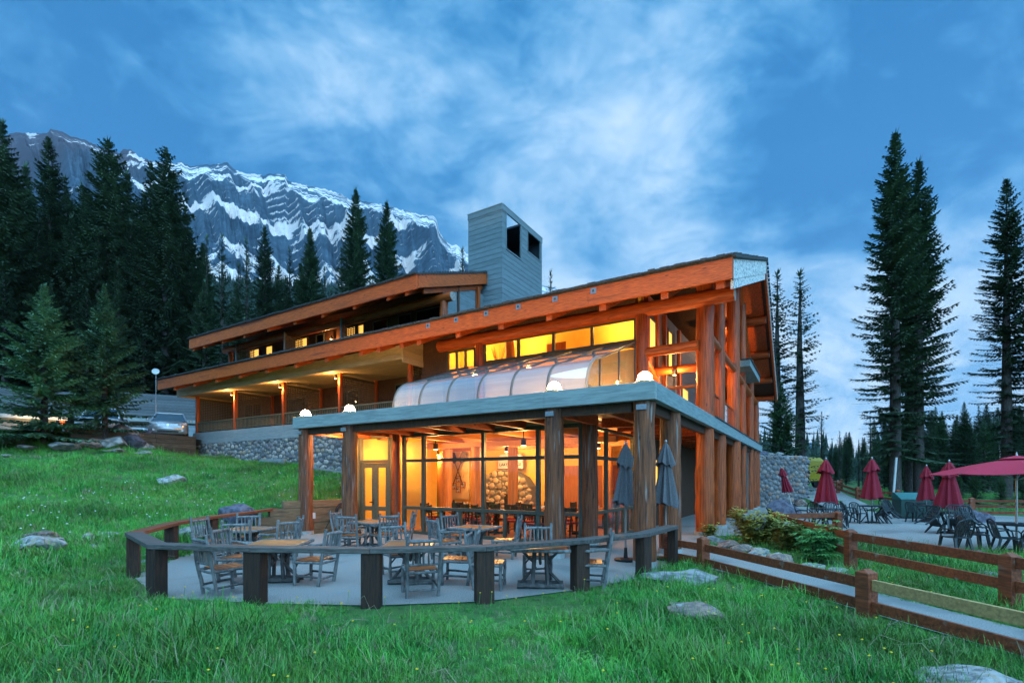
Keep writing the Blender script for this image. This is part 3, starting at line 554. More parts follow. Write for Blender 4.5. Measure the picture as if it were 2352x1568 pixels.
# doors
df = frame_bars('door_frame', [(11.27, 11.16, 2.02, 2.18, 0, 3.42), (9.76, 9.65, 2.02, 2.18, 0, 3.42), (9.65, 11.27, 2.025, 2.175, 3.33, 3.42), (9.76, 11.16, 2.03, 2.17, 2.44, 2.55)], 'door')
pane(9.76, 11.16, 2.55, 3.33, 2.1, df)
for a, b, hs in ((10.46, 11.155, 1), (9.765, 10.455, 0)):
    d = frame_bars('door', [(a, a+0.15, 2.07, 2.13, 0.02, 2.43), (b-0.15, b, 2.07, 2.13, 0.02, 2.43), (a+0.15, b-0.15, 2.072, 2.128, 2.27, 2.43), (a+0.15, b-0.15, 2.072, 2.128, 0.72, 0.87), (a+0.15, b-0.15, 2.072, 2.128, 0.02, 0.26)], 'door')
    pane(a+0.15, b-0.15, 0.87, 2.27, 2.1, d); pane(a+0.15, b-0.15, 0.26, 0.72, 2.1, d)
    if hs: MB().tube([(-a-0.07,2.07,1.02),(-a-0.07,1.99,1.02),(-a-0.17,1.99,1.02)], 0.02, 6).build('handle', M['bronze'], d); part('lock_plate', 'bronze', (a+0.04, a+0.1, 2.06, 2.068, 0.94, 1.12), parent=d)
part('door_step', 'concrete', (9.6, 11.3, 1.75, 2.0, 0.004, 0.05))
# --- dining room shell
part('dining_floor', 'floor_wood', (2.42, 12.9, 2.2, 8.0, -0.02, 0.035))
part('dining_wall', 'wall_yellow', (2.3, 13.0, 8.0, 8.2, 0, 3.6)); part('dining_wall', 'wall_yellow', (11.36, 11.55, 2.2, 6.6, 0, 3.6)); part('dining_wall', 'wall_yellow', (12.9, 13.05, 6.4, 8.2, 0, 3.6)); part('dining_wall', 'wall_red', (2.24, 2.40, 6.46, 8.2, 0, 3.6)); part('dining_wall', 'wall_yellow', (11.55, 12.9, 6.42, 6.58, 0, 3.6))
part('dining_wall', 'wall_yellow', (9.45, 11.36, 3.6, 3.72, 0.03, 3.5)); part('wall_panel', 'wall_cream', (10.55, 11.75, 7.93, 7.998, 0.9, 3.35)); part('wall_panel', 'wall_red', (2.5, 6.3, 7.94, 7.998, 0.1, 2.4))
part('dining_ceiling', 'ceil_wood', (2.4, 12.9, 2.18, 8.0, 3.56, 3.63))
for t in (3.6, 5.3, 7.0, 8.7, 10.4): part('ceiling_beam', 'ceil_wood', (t-0.1, t+0.1, 2.2, 8.0, 3.28, 3.555))
part('ceiling_beam', 'ceil_wood', (2.4, 12.8, 4.9, 5.12, 3.08, 3.275)); part('ceiling_beam', 'ceil_wood', (2.4, 12.8, 6.9, 7.1, 3.08, 3.275))
for t, v, r in ((9.85, 5.5, .2), (8.05, 5.0, .2), (6.75, 5.6, .2), (4.6, 5.0, .2), (3.5, 7.1, .2), (11.6, 7.2, .2)): log('room_column', 'room_log', (t, v, 0.03), (t, v, 3.08), r, r*0.97, 12, 6, 0.01)
part('window_head', 'soffit', (2.3, 11.3, 2.05, 2.16, 3.42, 3.64))
# --- greenhouse roof over the dining room
prof = [(2.02,3.80),(2.02,4.25),(2.05,4.55),(2.14,4.82),(2.30,5.05),(2.52,5.22),(2.78,5.33),(3.05,5.40),(4.2,5.82),(5.4,6.26),(6.42,6.63)]
ribs = [2.22+k*(9.5-2.22)/6 for k in range(7)]
ghf = part('greenhouse_sill', 'alu', (ribs[0]-0.05, ribs[-1]+0.05, 1.96, 2.08, 3.76, 3.86))
for t in ribs: MB().tube([(-t, v, z) for v, z in prof], 0.042, 6).build('rib', M['alu'], ghf, smooth=True)
MB().tube([(-ribs[0]+0.02, v-0.02, z+0.02) for v, z in prof[:8]], 0.05, 6).build('end_rib', M['alu_pale'], ghf, smooth=True)
for k in (4, 8, 9):
    v, z = prof[k]; part('glazing_bar', 'alu', (ribs[0], ribs[-1], v-0.02, v+0.02, z-0.02, z+0.02), parent=ghf) if k > 4 else None
for a, b in zip(ribs, ribs[1:]):
    for seg, mat in (((0,8),'glass_curved'), ((7,11),'glass_slope')):
        P = prof[seg[0]:seg[1]]; q = MB(); n = len(P)
        for tt in (a+0.03, b-0.03): q.add([(-tt, v, z) for v, z in P], [])
        q.f = [(i, i+1, n+i+1, n+i) for i in range(n-1)]
        q.build('curved_pane' if seg[0] == 0 else 'sloped_pane', M[mat], ghf, smooth=True)
# end wall of the greenhouse
for t in (ribs[0], ribs[-1]):
    e = MB()
    for v in (3.05, 4.7, 6.35): z = float(np.interp(v, [p[0] for p in prof], [p[1] for p in prof])); e.box(-t-0.025, -t+0.025, v-0.03, v+0.03, 3.8, z)
    e.box(-t-0.024, -t+0.024, 2.05, 6.4, 4.42, 4.48)
    eo = e.build('greenhouse_end_frame', M['alu'], ghf)
    for v0, v1 in ((2.05,3.02),(3.08,4.67),(4.73,6.32)):
        zz = [float(np.interp(v, [p[0] for p in prof], [p[1] for p in prof])) for v in np.linspace(v0, v1, 6)]
        poly = [(v0,3.85),(v1,3.85)]+[(v, z-0.04) for v, z in list(zip(np.linspace(v0, v1, 6), zz))[::-1]]
        MB().prism(poly, -t-0.004, -t+0.004, 'x').build('end_pane', M['glass'], ghf)
# --- upper front wall (v = 6.6) with clerestory
part('upper_wall', 'darkwood', (9.22, 12.3, 6.62, 6.75, 3.8, 6.66)); part('upper_wall', 'darkwood', (2.1, 9.2, 6.62, 6.75, 6.55, 6.72)); part('upper_wall', 'wall_cream', (2.3, 12.2, 6.78, 6.9, 3.7, 6.5))
ct = [8.77, 7.1, 5.51, 3.92, 2.28]
cq = MB()
for t in ct: bx(t-0.05, t+0.05, 6.56, 6.68, 6.74, 7.58, cq)
for z in (6.76, 7.55): bx(2.28, 8.77, 6.565, 6.675, z-0.05, z+0.05, cq)
cf = cq.build('clerestory_frame', M['frame'], lodge, bevel=0.006)
for a, b in zip(ct, ct[1:]): part('pane', 'glass', (b+0.05, a-0.05, 6.615, 6.627, 6.81, 7.50), parent=cf)
sq = MB()
for t in (10.72, 10.24, 9.76, 9.26): bx(t-0.045, t+0.045, 6.56, 6.66, 6.62, 7.46, sq)
for z in (6.64, 7.44): bx(9.26, 10.72, 6.565, 6.655, z-0.045, z+0.045, sq)
sf = sq.build('window', M['frame'], lodge, bevel=0.006)
for a, b in ((10.72,10.24),(10.24,9.76),(9.76,9.26)): part('pane', 'glass', (b+0.045, a-0.045, 6.60, 6.612, 6.68, 7.40), parent=sf)
part('upper_wall', 'darkwood', (10.77, 12.3, 6.62, 6.75, 6.67, 8.2)); part('upper_wall', 'darkwood', (8.83, 9.2, 6.62, 6.75, 6.73, 8.2)); part('upper_wall', 'darkwood', (2.3, 12.2, 6.64, 6.74, 8.202, 8.78)); part('upper_wall', 'darkwood', (2.3, 10.77, 6.63, 6.74, 7.6, 8.2))
# upper room behind the clerestory
part('upper_room', 'wall_yellow', (2.2, 12.2, 9.3, 9.42, 5.6, 8.6), (2.15, 2.25, 6.8, 9.3, 5.6, 8.6), (12.1, 12.2, 6.8, 9.3, 5.6, 8.6), (2.26, 12.1, 6.8, 9.3, 5.55, 5.6), (2.26, 12.1, 6.8, 9.3, 8.55, 8.6))
log('room_column', 'room_log', (8.1, 7.6, 5.6), (8.1, 7.6, 8.5), 0.2, 0.2, 10, 4); part('room_screen', 'wall_red', (5.9, 6.8, 8.5, 8.6, 5.6, 7.7))
tw = MB()
for k in range(22):
    a = random.uniform(0, 6.28); tw.tube([(-8.45, 7.2, 6.3), (-8.45+0.1*math.cos(a), 7.2+0.1*math.sin(a), 6.8), (-8.45+0.32*math.cos(a), 7.2+0.3*math.sin(a), 7.45+random.uniform(-.1,.1))], [0.008,0.007,0.004], 4, False)
tw.build('twig_bundle', M['darkwood'], lodge)
# --- big eave log and log beams
log('eave_log', 'log_h', (-0.95, 6.6, 7.80), (11.2, 6.6, 7.76), 0.24, 0.26, 14, 16, 0.012)
MB().tube([(0.94,6.6,7.80),(0.965,6.6,7.80)], 0.235, 14).build('log_end', M['log_end'], lodge)
log('cross_log', 'log_h', (0.15, 6.62, 6.30), (1.95, 6.62, 6.28), 0.18, 0.18); log('cross_beam', 'log_h', (0.2, 7.9, 5.85), (2.1, 7.9, 5.85), 0.15, 0.15)
for v0, v1, z0, z1 in ((6.9,9.66,6.80,6.78),(9.66,13.65,6.78,6.74),(13.65,16.75,6.72,6.7),(16.75,20.3,6.66,6.6),(20.3,23.4,6.6,6.55)):
    log('tie_log', 'log_d', (0, v0+0.1, z0), (0, v1-0.1, z1), 0.16, 0.16)
for v0, v1 in ((7.2,9.4),(9.9,13.3)): log('handrail', 'log_d', (0.0, v0, 4.95), (0, v1, 4.93), 0.045, 0.045, 8, 3, 0); part('rail_glass', 'glass', (-0.01, 0.01, v0, v1, 3.98, 4.88))
log('handrail', 'log_h', (0.25, 6.55, 4.95), (1.85, 6.55, 4.95), 0.05, 0.05, 8, 3, 0); part('rail_glass', 'glass', (0.25, 1.85, 6.54, 6.56, 4.0, 4.88))
log('brace_log', 'log_d', (2.0, 6.9, 6.1), (2.0, 11.5, 4.2), 0.14, 0.14)
part('gutter_box', grey_side, (-0.55, 0.35, 15.0, 19.8, 7.16, 7.46)); part('gutter_cap', 'shingle', (-0.6, 0.38, 14.95, 19.86, 7.463, 7.51))
part('upper_wall', 'wall_red', (2.06, 2.148, 6.85, 9.42, 3.85, 8.62))
for v in (7.05, 8.35, 9.5, 11.9): part('wall_post', 'log_v', (1.92, 2.055, v-.11, v+.11, 3.85, 8.4))
w = part('window', 'frame', (1.98, 2.055, 7.2, 8.2, 6.45, 6.53), (1.98, 2.055, 7.2, 8.2, 7.72, 7.8), (1.98, 2.055, 7.2, 7.28, 6.53, 7.72), (1.98, 2.055, 8.12, 8.2, 6.53, 7.72)); part('pane', 'lit_pane', (2.0, 2.03, 7.28, 8.12, 6.53, 7.72), parent=w)
# --- side wall of grey siding (t = 2.2)
for k in range(18):
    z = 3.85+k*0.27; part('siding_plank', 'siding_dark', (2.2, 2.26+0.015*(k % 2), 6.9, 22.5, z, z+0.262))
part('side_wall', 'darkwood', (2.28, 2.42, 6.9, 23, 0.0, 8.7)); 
for v0, v1, z0, z1 in ((9.6,10.4,6.5,7.8),(13.2,14.6,4.1,6.2),(10.6,11.4,6.3,8.2)):
    w = part('window', 'frame', (2.12, 2.199, v0, v1, z0, z0+0.08), (2.12, 2.199, v0, v1, z1-0.08, z1), (2.12, 2.199, v0, v0+0.08, z0+.08, z1-.08), (2.12, 2.199, v1-0.08, v1, z0+.08, z1-.08)); part('pane', 'lit_pane', (2.16, 2.19, v0+0.08, v1-0.08, z0+0.08, z1-0.08), parent=w)
for v0, v1, lit in ((8.2,9.4,1),(11,12.2,0)):
    w = part('window', 'frame', (2.20, 2.276, v0, v1, 0.9, 0.98), (2.20, 2.276, v0, v1, 2.6, 2.7), (2.20, 2.276, v0, v0+.08, .98, 2.6), (2.2, 2.276, v1-.08, v1, .98, 2.6)); part('pane', 'lit_pane' if lit else 'glass_dark', (2.24, 2.26, v0+.08, v1-.08, .98, 2.6), parent=w)
gd = surf('dark green door paint', (0.018, 0.045, 0.038), (0.012, 0.03, 0.026), 10, rough=0.5, bump=0.05)
d = part('service_door', gd, (0.05, 0.11, 18.2, 19.5, 0.05, 3.3)); part('hinge_strip', 'siding', (0.0, 0.13, 19.5, 19.62, 0.02, 3.4), parent=d)
# --- main roof
T0, T1 = -1.2, 32.1
def roof_slab(pts, dz0, dz1, t0, t1, name, mat):          # pts: (v, z) along the surface
    return MB().prism([(v, z+dz1) for v, z in pts]+[(v, z+dz0) for v, z in pts[::-1]], -t1, -t0, 'x').build(name, M[mat], lodge)
RP = [(4.25,8.055),(15.35,12.12),(24.1,6.92)]
roof_slab(RP, -0.05, 0.02, T0, T1, 'roof', 'shingle'); roof_slab([(4.42,8.07+0.044),(15.35,12.12),(24.0,6.98)], -0.17, -0.052, T0+0.06, T1-0.06, 'roof_deck', 'darkwood')
sh = MB(); t = T0
while t < T1:
    w = random.uniform(0.12, 0.3); h = random.uniform(0.02, 0.05); sh.box(-min(t+w-0.01, T1), -t, 4.16+random.uniform(-.03,.02), 4.6, 8.05, 8.078+h); t += w
for (va, za), (vb, zb) in zip(RP, RP[1:]):
    n = int((vb-va)/0.2)
    for k in range(n):
        s = k/n; v = va+(vb-va)*s; z = za+(zb-za)*s; sh.box(1.2, 1.27, v, v+0.19, z-0.03, z+0.05+random.uniform(0, .04))
stuff(sh.build('shingle_edge', M['shingle'], lodge))
cuts = [T0+0.0, 3.1, 7.4, 11.9, 16.0, 20.4, 24.9, T1]
for a, b in zip(cuts, cuts[1:]): part('fascia_board', 'fascia', (a+0.003, b-0.003, 4.26, 4.36, 7.43, 8.03), bevel=0.008)
for t in (9.84, 8.45, 7.07, 5.71, 4.28, 2.91):
    o = part('bolt_plate', 'pole_metal', (t-0.095, t+0.095, 4.245, 4.259, 7.79, 7.97)); part('bolt', 'alu', (t-0.03, t+0.03, 4.21, 4.244, 7.85, 7.91), parent=o)
for t in (30.26, 27.94, 25.53, 23.19, 20.77, 18.41, 16.13, 13.82, 12.74, 11.4, 10.44, 8.47, 6.52, 4.58, 2.66, 0.7, -0.85):
    q = MB(); v0, v1 = 4.40, 7.2; q.prism([(v0, UND(v0)-0.86), (v0, UND(v0)-0.42), (v1, UND(v1)-0.18), (v1, UND(v1)-0.58)], -t-0.11, -t+0.11, 'x'); q.build('rafter', M['rafter'], lodge)
# rake boards of the open gable
def rake(v0, v1, top, bot, t0, t1, mat, name='rake_board'):
    return MB().prism([(v0, UND(v0)-top), (v1, UND(v1)-top), (v1, UND(v1)-bot), (v0, UND(v0)-bot)], -t1, -t0, 'x').build(name, M[mat], lodge)
rake(4.40, 15.3, 0.055, 0.66, T0+0.005, T0+0.08, 'white_weathered'); rake(4.55, 15.0, 0.665, 0.93, T0+0.02, T0+0.10, 'white_weathered')
rake(15.42, 24.0, 0.06, 0.26, T0+0.005, T0+0.06, 'white_weathered'); rake(15.4, 23.8, 0.26, 0.55, T0+0.03, T0+0.12, 'rafter')
part('fascia_end', 'darkwood', (T0+0.001, T0+0.02, 4.262, 4.395, 7.40, 8.02))
for v, r in ((9.66,0.21),(11.9,0.2),(13.65,0.2),(15.35,0.24),(18.1,0.2),(20.3,0.2),(22.2,0.18),(23.7,0.16)):
    z = UND(v)-0.20-r; log('purlin_log', 'log_h', (-0.98, v, z), (2.2, v, z), r, r, 12, 4, 0.01); MB().tube([(0.96,v,z),(1.0,v,z)], r*0.96, 12).build('log_end', M['log_end'], lodge)
for v0, v1 in ((16.2,18.0),(18.6,20.2),(20.8,22.1)): rake(v0, v1, 0.2, 0.26, -0.9, 1.9, 'rafter', 'soffit_board')
for a, b in ((15.35,20.3),(15.35,9.66)): log('gable_rafter', 'log_d', (0.05, a, UND(a)-0.75), (0.05, b, UND(b)-0.75), 0.16, 0.16)
# --- balcony wing
BV = 6.5
part('balcony_floor', 'soffit', (12.3, 32.0, 6.47, 9.3, 4.74, 4.87))
for z0, z1 in ((4.13,4.38),(4.385,4.60),(4.605,4.87)):
    for a, b in ((12.2,17.7),(17.705,22.4),(22.405,27.4),(27.405,32.2)): part('skirt_board', 'skirt', (a, b, 6.40-0.012*(z0 < 4.2), 6.465, z0, z1))
part('balcony_wall', 'darkwood', (12.3, 32.0, 9.0, 9.15, 4.8, 7.3)); part('end_wall', 'siding', (31.95, 32.1, 6.5, 20, 2.5, 8.5))
POSTS = (31.85, 27.35, 22.45, 17.72, 12.88)
for t in POSTS:
    part('balcony_post', 'log_v', (t-0.09, t+0.09, 6.42, 6.6, 4.87, 7.30), bevel=0.01)
    if t < 31: part('divider_post', 'log_v', (t-0.08, t+0.08, 8.85, 8.998, 4.87, 7.3))
    q = MB()
    for k in range(20):
        v = 6.66+k*0.112; q.box(-t-0.012, -t, v, v+0.045, 4.9, 7.1)
    for k in range(20):
        z = 4.92+k*0.112; q.box(-t+0.001, -t+0.013, 6.62, 8.84, z, z+0.045)
    lt = stuff(q.build('lattice_panel', M['lattice'], lodge)); part('lattice_frame', 'lattice', (t-0.03, t+0.03, 6.6, 8.85, 7.1, 7.2), (t-0.03, t+0.03, 6.6, 8.85, 4.87, 4.92), parent=lt)
for a, b in zip(POSTS, POSTS[1:]):
    part('rail', 'baluster', (b+0.09, a-0.09, 6.46, 6.55, 5.50, 5.56)); part('rail', 'baluster', (b+0.09, a-0.09, 6.475, 6.535, 4.95, 4.99))
    n = int((a-b-0.2)/0.135)
    bm_ = None
    for k in range(n):
        t = b+0.12+(a-b-0.24)*k/(n-1)
        if bm_ is None:
            o = MB().box(-0.018, 0.018, 6.487, 6.523, 4.99, 5.50).build('baluster', M['baluster'], lodge); bm_ = o.data
        else: o = link('baluster', bm_, M['baluster'], lodge)
        o.location = (-t, 0, 0)
    tm = (a+b)/2
    w = part('balcony_door', 'frame', (tm-1.0, tm-0.94, 8.95, 8.99, 4.87, 7.0), (tm+0.94, tm+1.0, 8.95, 8.99, 4.87, 7.0), (tm-0.03, tm+0.03, 8.95, 8.99, 4.87, 7.0), (tm-0.94, tm+0.94, 8.952, 8.988, 6.9, 7.0)); part('pane', 'glass_dark', (tm-0.94, tm-0.03, 8.965, 8.975, 4.9, 6.9), parent=w); part('pane', 'glass_dark', (tm+0.03, tm+0.94, 8.965, 8.975, 4.9, 6.9), parent=w)
# boxed soffit
for a, b in ((12.25,17.0),(17.005,22.0),(22.005,27.0),(27.005,31.9)):
    MB().prism([(5.30,7.10),(5.30,7.38),(5.36,7.38),(5.36,7.10)], -b, -a, 'x').build('soffit_face_board', M['soffit'], lodge); MB().prism([(5.315,7.385),(5.315,7.72),(5.37,7.72),(5.37,7.385)], -b, -a, 'x').build('soffit_face_board', M['soffit'], lodge)
nb = 14
for k in range(nb):
    v0 = 5.37+k*(9.0-5.37)/nb; v1 = v0+(9.0-5.37)/nb-0.008; zf = lambda v: 7.10+min(0.2, (v-5.3)*0.166)
    MB().prism([(v0, zf(v0)), (v0, zf(v0)+0.03), (v1, zf(v1)+0.03), (v1, zf(v1))], -31.9, -12.25, 'x').build('soffit_board', M['soffit'], lodge)
for k in range(4):
    z = 6.95+k*0.27; part('siding_plank', 'soffit', (12.18, 12.24, 5.3, 6.6+(0 if k else 2.2), z, z+0.262))
part('soffit_end', 'soffit', (31.9, 31.95, 5.3, 9, 7.12, 7.72))
# --- upper storey
UE = 6.3; UZ = lambda v: 11.19+0.3665*(v-UE); U0, U1 = 12.3, 32.5
MB().prism([(UE-0.05, UZ(UE-0.05)+0.02), (12.3, UZ(12.3)+0.02), (17.5, UZ(12.3)-1.9), (17.5, UZ(12.3)-2.0), (12.3, UZ(12.3)-0.05), (UE-0.05, UZ(UE-0.05)-0.05)], -U1, -U0, 'x').build('upper_roof', M['shingle'], lodge)
MB().prism([(UE+0.12, UZ(UE+0.12)-0.055), (12.2, UZ(12.2)-0.055), (12.2, UZ(12.2)-0.17), (UE+0.12, UZ(UE+0.12)-0.17)], -U1+0.05, -U0-0.05, 'x').build('roof_deck', M['darkwood'], lodge)
cuts = [U0, 16.3, 20.6, 25.2, 29, U1]
for a, b in zip(cuts, cuts[1:]): part('fascia_board', 'fascia', (a+0.003, b-0.003, UE, UE+0.09, 10.50, 11.14), bevel=0.008)
sh = MB(); t = U0
while t < U1:
    w = random.uniform(0.12, 0.3); sh.box(-min(t+w-0.01, U1), -t, UE-0.1+random.uniform(-.03,.02), UE+0.3, 11.17, 11.195+random.uniform(0.02, .05)); t += w
for k in range(28):
    v = UE+k*0.2; sh.box(-U0, -U0+0.06, v, v+0.19, UZ(v)-0.03, UZ(v)+0.05+random.uniform(0, .04))
stuff(sh.build('shingle_edge', M['shingle'], lodge))
def urake(v0, v1, top, bot, t0, t1, mat, name): return MB().prism([(v0, UZ(v0)-top), (v1, UZ(v1)-top), (v1, UZ(v1)-bot), (v0, UZ(v0)-bot)], -t1, -t0, 'x').build(name, M[mat], lodge)
urake(UE+0.1, 11.95, 0.055, 0.66, U0-0.02, U0+0.06, 'rafter', 'rake_board'); urake(7.0, 11.8, 0.66, 0.92, U0+0.2, U0+0.3, 'rafter', 'gable_rafter')
for t in (32.2, 30.9, 28.64, 26.25, 23.8, 21.37, 18.99, 16.58, 14.22, 13.03): MB().prism([(UE+.12, UZ(UE+.12)-.45), (9.0, UZ(9.0)-.18), (9.0, UZ(9.0)-.56), (UE+.12, UZ(UE+.12)-.88)], -t-.1, -t+.1, 'x').build('rafter', M['rafter'], lodge)
log('purlin_log', 'log_h', (11.8, 8.3, 10.68), (31.85, 8.3, 10.72), 0.22, 0.22, 14, 18, 0.012); MB().tube([(-11.78,8.3,10.68),(-11.81,8.3,10.68)], 0.22, 12).build('log_end', M['log_end'], lodge); MB().tube([(-31.85,8.3,10.72),(-31.88,8.3,10.72)], 0.22, 12).build('log_end', M['log_end'], lodge)
column(12.35, 8.3, 9.2, 10.5, 0.2, 'log_v', False); column(31.1, 8.3, 9.2, 10.5, 0.16, 'log_v', False)
part('upper_wall', 'darkwood', (12.5, 31.4, 9.6, 9.75, 9.0, 11.9))
for k in range(9): z = 9.6+k*0.27; part('siding_plank', 'siding', (12.55, 12.61+0.012*(k % 2), 8.5, 12.1, z, z+0.262))
part('corner_post', 'log_v', (12.35, 12.54, 11.2, 11.4, 9.6, 12.2))
for t in (29.4, 24.2, 19.1):
    q = MB()
    for k in range(11): v = 7.75+k*0.112; q.box(-t-0.012, -t, v, v+0.045, 9.4, 10.66)
    for k in range(11): z = 9.45+k*0.112; q.box(-t+0.001, -t+0.013, 7.72, 8.98, z, z+0.045)
    lt = stuff(q.build('lattice_panel', M['lattice'], lodge)); part('lattice_edge', 'siding', (t-0.04, t+0.04, 7.66, 7.72, 9.2, 10.72), parent=lt)
for t0, t1, lit in ((29.75,31.0,1),(28.2,29.0,1),(24.5,25.8,1),(22.9,23.7,0),(20.0,20.9,1),(19.3,19.9,1),(17.4,18.6,0),(15.6,16.6,0),(13.4,15.3,0)):
    w = part('window', 'frame', (t0, t1, 9.5, 9.598, 9.35, 9.42), (t0, t1, 9.5, 9.598, 10.85, 10.92), (t0, t0+.07, 9.5, 9.598, 9.42, 10.85), (t1-.07, t1, 9.5, 9.598, 9.42, 10.85)); part('pane', 'lit_pane' if lit else 'glass_dark', (t0+.07, t1-.07, 9.54, 9.56, 9.42, 10.85), parent=w)
# --- chimney tower
CT0, CT1, CV0, CV1, CZ = 11.34, 13.6, 12.0, 16.57, 16.75
tower = part('chimney_tower', 'tower_dark', (CT0+0.05, CT1-0.05, CV0+0.05, CV1-0.05, 9, 13.6), (CT0+0.06, CT1-0.05, CV0+0.05, CV0+0.09, 13.6, 16.6), (CT1-0.09, CT1-0.05, CV0+0.09, CV1-0.05, 13.6, 14.8), (CT1-0.09, CT1-0.05, 14.4, CV1-0.05, 14.8, 16.6), (CT0+0.06, CT1-0.05, CV1-0.09, CV1-0.05, 13.6, 16.6), (CT0+0.06, CT0+0.10, 14.05, 14.7, 13.6, 16.6))
holes = [(12.39, 14.0, 14.50, 16.44), (14.77, 16.35, 15.28, 16.44)]
k = 0; z = 9.2
while z < CZ-0.32:
    z1 = z+0.255; e = 0.0
    part('siding_plank', 'siding', (CT0+0.001, CT1, CV0-0.02-e, CV0+0.045, z, z1), parent=tower)
    spans = [(CV0, CV1)]
    for a, b, c, d in holes:
        if z1 > c+0.02 and z < d-0.02: spans = [s for sp in spans for s in ((sp[0], min(sp[1], a)), (max(sp[0], b), sp[1])) if s[1]-s[0] > 0.02]
    for a, b in spans: part('siding_plank', 'siding', (CT0-0.02-e, CT0+0.045, a-0.015, b, z, z1), parent=tower)
    z = z1+0.020; k += 1
part('cap_board', 'siding', (CT0-0.04, CT1+0.02, CV0-0.045, CV0+0.04, CZ-0.30, CZ), parent=tower); part('cap_board', 'siding', (CT0-0.045, CT0+0.04, CV0-0.05, CV1+0.02, CZ-0.302, CZ+0.003), parent=tower)
part('shade_cover', 'tower_dark', (CT0+.08, CT1, 14.25, CV1-.02, 16.60, 16.72), (CT1-.6, CT1, CV0+.1, 14.24, 16.60, 16.72), parent=tower)  # covers added to darken the second tower opening and part of the first
part('cap_strip', 'grey_beam', (CT0-0.06, CT1+0.04, CV0-0.07, CV0+0.07, CZ+0.004, CZ+0.035), (CT0-0.06, CT0+.07, CV0+0.072, CV1+0.04, CZ+0.004, CZ+0.035), parent=tower)
for a, b, c, d in holes: part('opening_frame', 'siding', (CT0-0.05, CT0-0.005, a-0.05, a+0.02, c-0.05, d+0.03), (CT0-0.05, CT0-0.005, b-0.02, b+0.05, c-0.05, d+0.03), (CT0-0.049, CT0-0.006, a, b, c-0.06, c+0.01), parent=tower)
for a, b in (((12.0,14.6),(13.9,16.3)), ((13.9,14.6),(12.5,16.4))): MB().obox((-(CT0+1.0), a[0]+0.2, a[1]), (-(CT0+1.0), b[0], b[1]), 0.05, 0.06).build('brace', M['tower_dark'], tower)
# --- stone base of the balcony wing
def stone_meshes(n, seed):
    rs = np.random.default_rng(seed); out = []
    for k in range(n):
        bm = bmesh.new(); bmesh.ops.create_icosphere(bm, subdivisions=1, radius=1.0)
        bmesh.ops.delete(bm, geom=[f for f in bm.faces if f.calc_center_median().y > 0.35], context='FACES')
        for v in bm.verts:
            d = v.co.copy(); v.co *= 1+0.10*math.sin(3*d.x+k)+0.08*math.sin(4*d.z+2*k)+rs.uniform(-.04,.04)
            v.co.x = math.copysign(abs(v.co.x)**0.85, v.co.x); v.co.z = math.copysign(abs(v.co.z)**0.85, v.co.z)
        me = bpy.data.meshes.new('stone'); bm.to_mesh(me); bm.free(); me.polygons.foreach_set('use_smooth', [True]*len(me.polygons)); out.append(me)
    return out
STONES = stone_meshes(6, 4); STONES_R = stone_meshes(6, 9)
for m_ in STONES: m_.materials.append(M['stone'])
for m_ in STONES_R: m_.materials.append(M['stone_red'])
def pack(w, h, rmin, rmax, tries, seed, keep=lambda x, z: True):
    rs = np.random.default_rng(seed); xs = np.zeros(0); zs = np.zeros(0); rr = np.zeros(0); out = []
    for k in range(tries):
        s = k/tries; r = rmax*(1-s)**1.2+rmin*(1-(1-s)**1.2); x = rs.uniform(0, w); z = rs.uniform(0, h)
        if not keep(x, z): continue
        if len(xs) and np.any((xs-x)**2+(zs-z)**2 < (0.93*(rr+r))**2): continue
        xs = np.append(xs, x); zs = np.append(zs, z); rr = np.append(rr, r); out.append((x, z, r))
    return out
def lay_stones(places, parent, meshes, face, limit=300, big=None):
    """face(x, z) -> local point on the wall, facing -y; the largest become parts, the rest one joined part"""
    places = sorted(places, key=lambda p: -(big(p) if big else p[2])); rest = MB()
    for i, (x, z, r) in enumerate(places):
        me = meshes[i % len(meshes)]; a = random.uniform(-0.5, 0.5); sx = r*random.uniform(1.0, 1.22); sz = r*random.uniform(0.82, 1.04); dy = r*random.uniform(0.5, 0.75); p = face(x, z)
        if i < limit:
            o = link('stone', me, None, parent); o.location = p; o.scale = (sx, dy, sz); o.rotation_euler = (0, a, 0)
        else:
            mt_ = Matrix.Translation(p) @ Matrix.Rotation(a, 4, 'Y') @ Matrix.Diagonal((sx, dy, sz, 1)); n0 = len(rest.v)
            rest.v += [tuple(mt_ @ v.co) for v in me.vertices]; rest.f += [tuple(j+n0 for j in f.vertices) for f in me.polygons]
    if rest.v:
        o = stuff(rest.build('small_stones', meshes[0].materials[0], parent, smooth=True))
base = part('stone_base', 'mortar', (15.6, 32.2, 6.46, 6.7, 1.0, 4.13))
def keep_base(x, z):
    t = 32.2-x; g = np.interp(t, [15.5, 17.6, 20, 24, 28, 32.3], [1.8, 1.95, 2.3, 2.7, 3.05, 3.3]); return z+1.7 > g-0.05
places = pack(16.6, 2.4, 0.045, 0.15, 12000, 3, keep_base)
lay_stones(places, base, STONES, lambda x, z: Vector((-(32.2-x), 6.455, z+1.7)), 300, lambda p: p[2]*(1+0.05*p[0]))
for a, b, z in ((32.1,29.9,3.42),(29.9,27.8,3.30),(24.4,22.2,2.98),(20.8,19.3,2.6)): part('footing_step', 'skirt', (b, a, 6.25, 6.42, z-0.35, z))
for t in (30.0, 25.4): MB().box(-t-0.1, -t+0.1, 6.28, 6.42, 4.02, 4.10).build('vent_hood', M['siding'], lodge)
part('side_room_wall', 'siding', (11.57, 11.66, 2.1, 6.5, 0, 3.6))
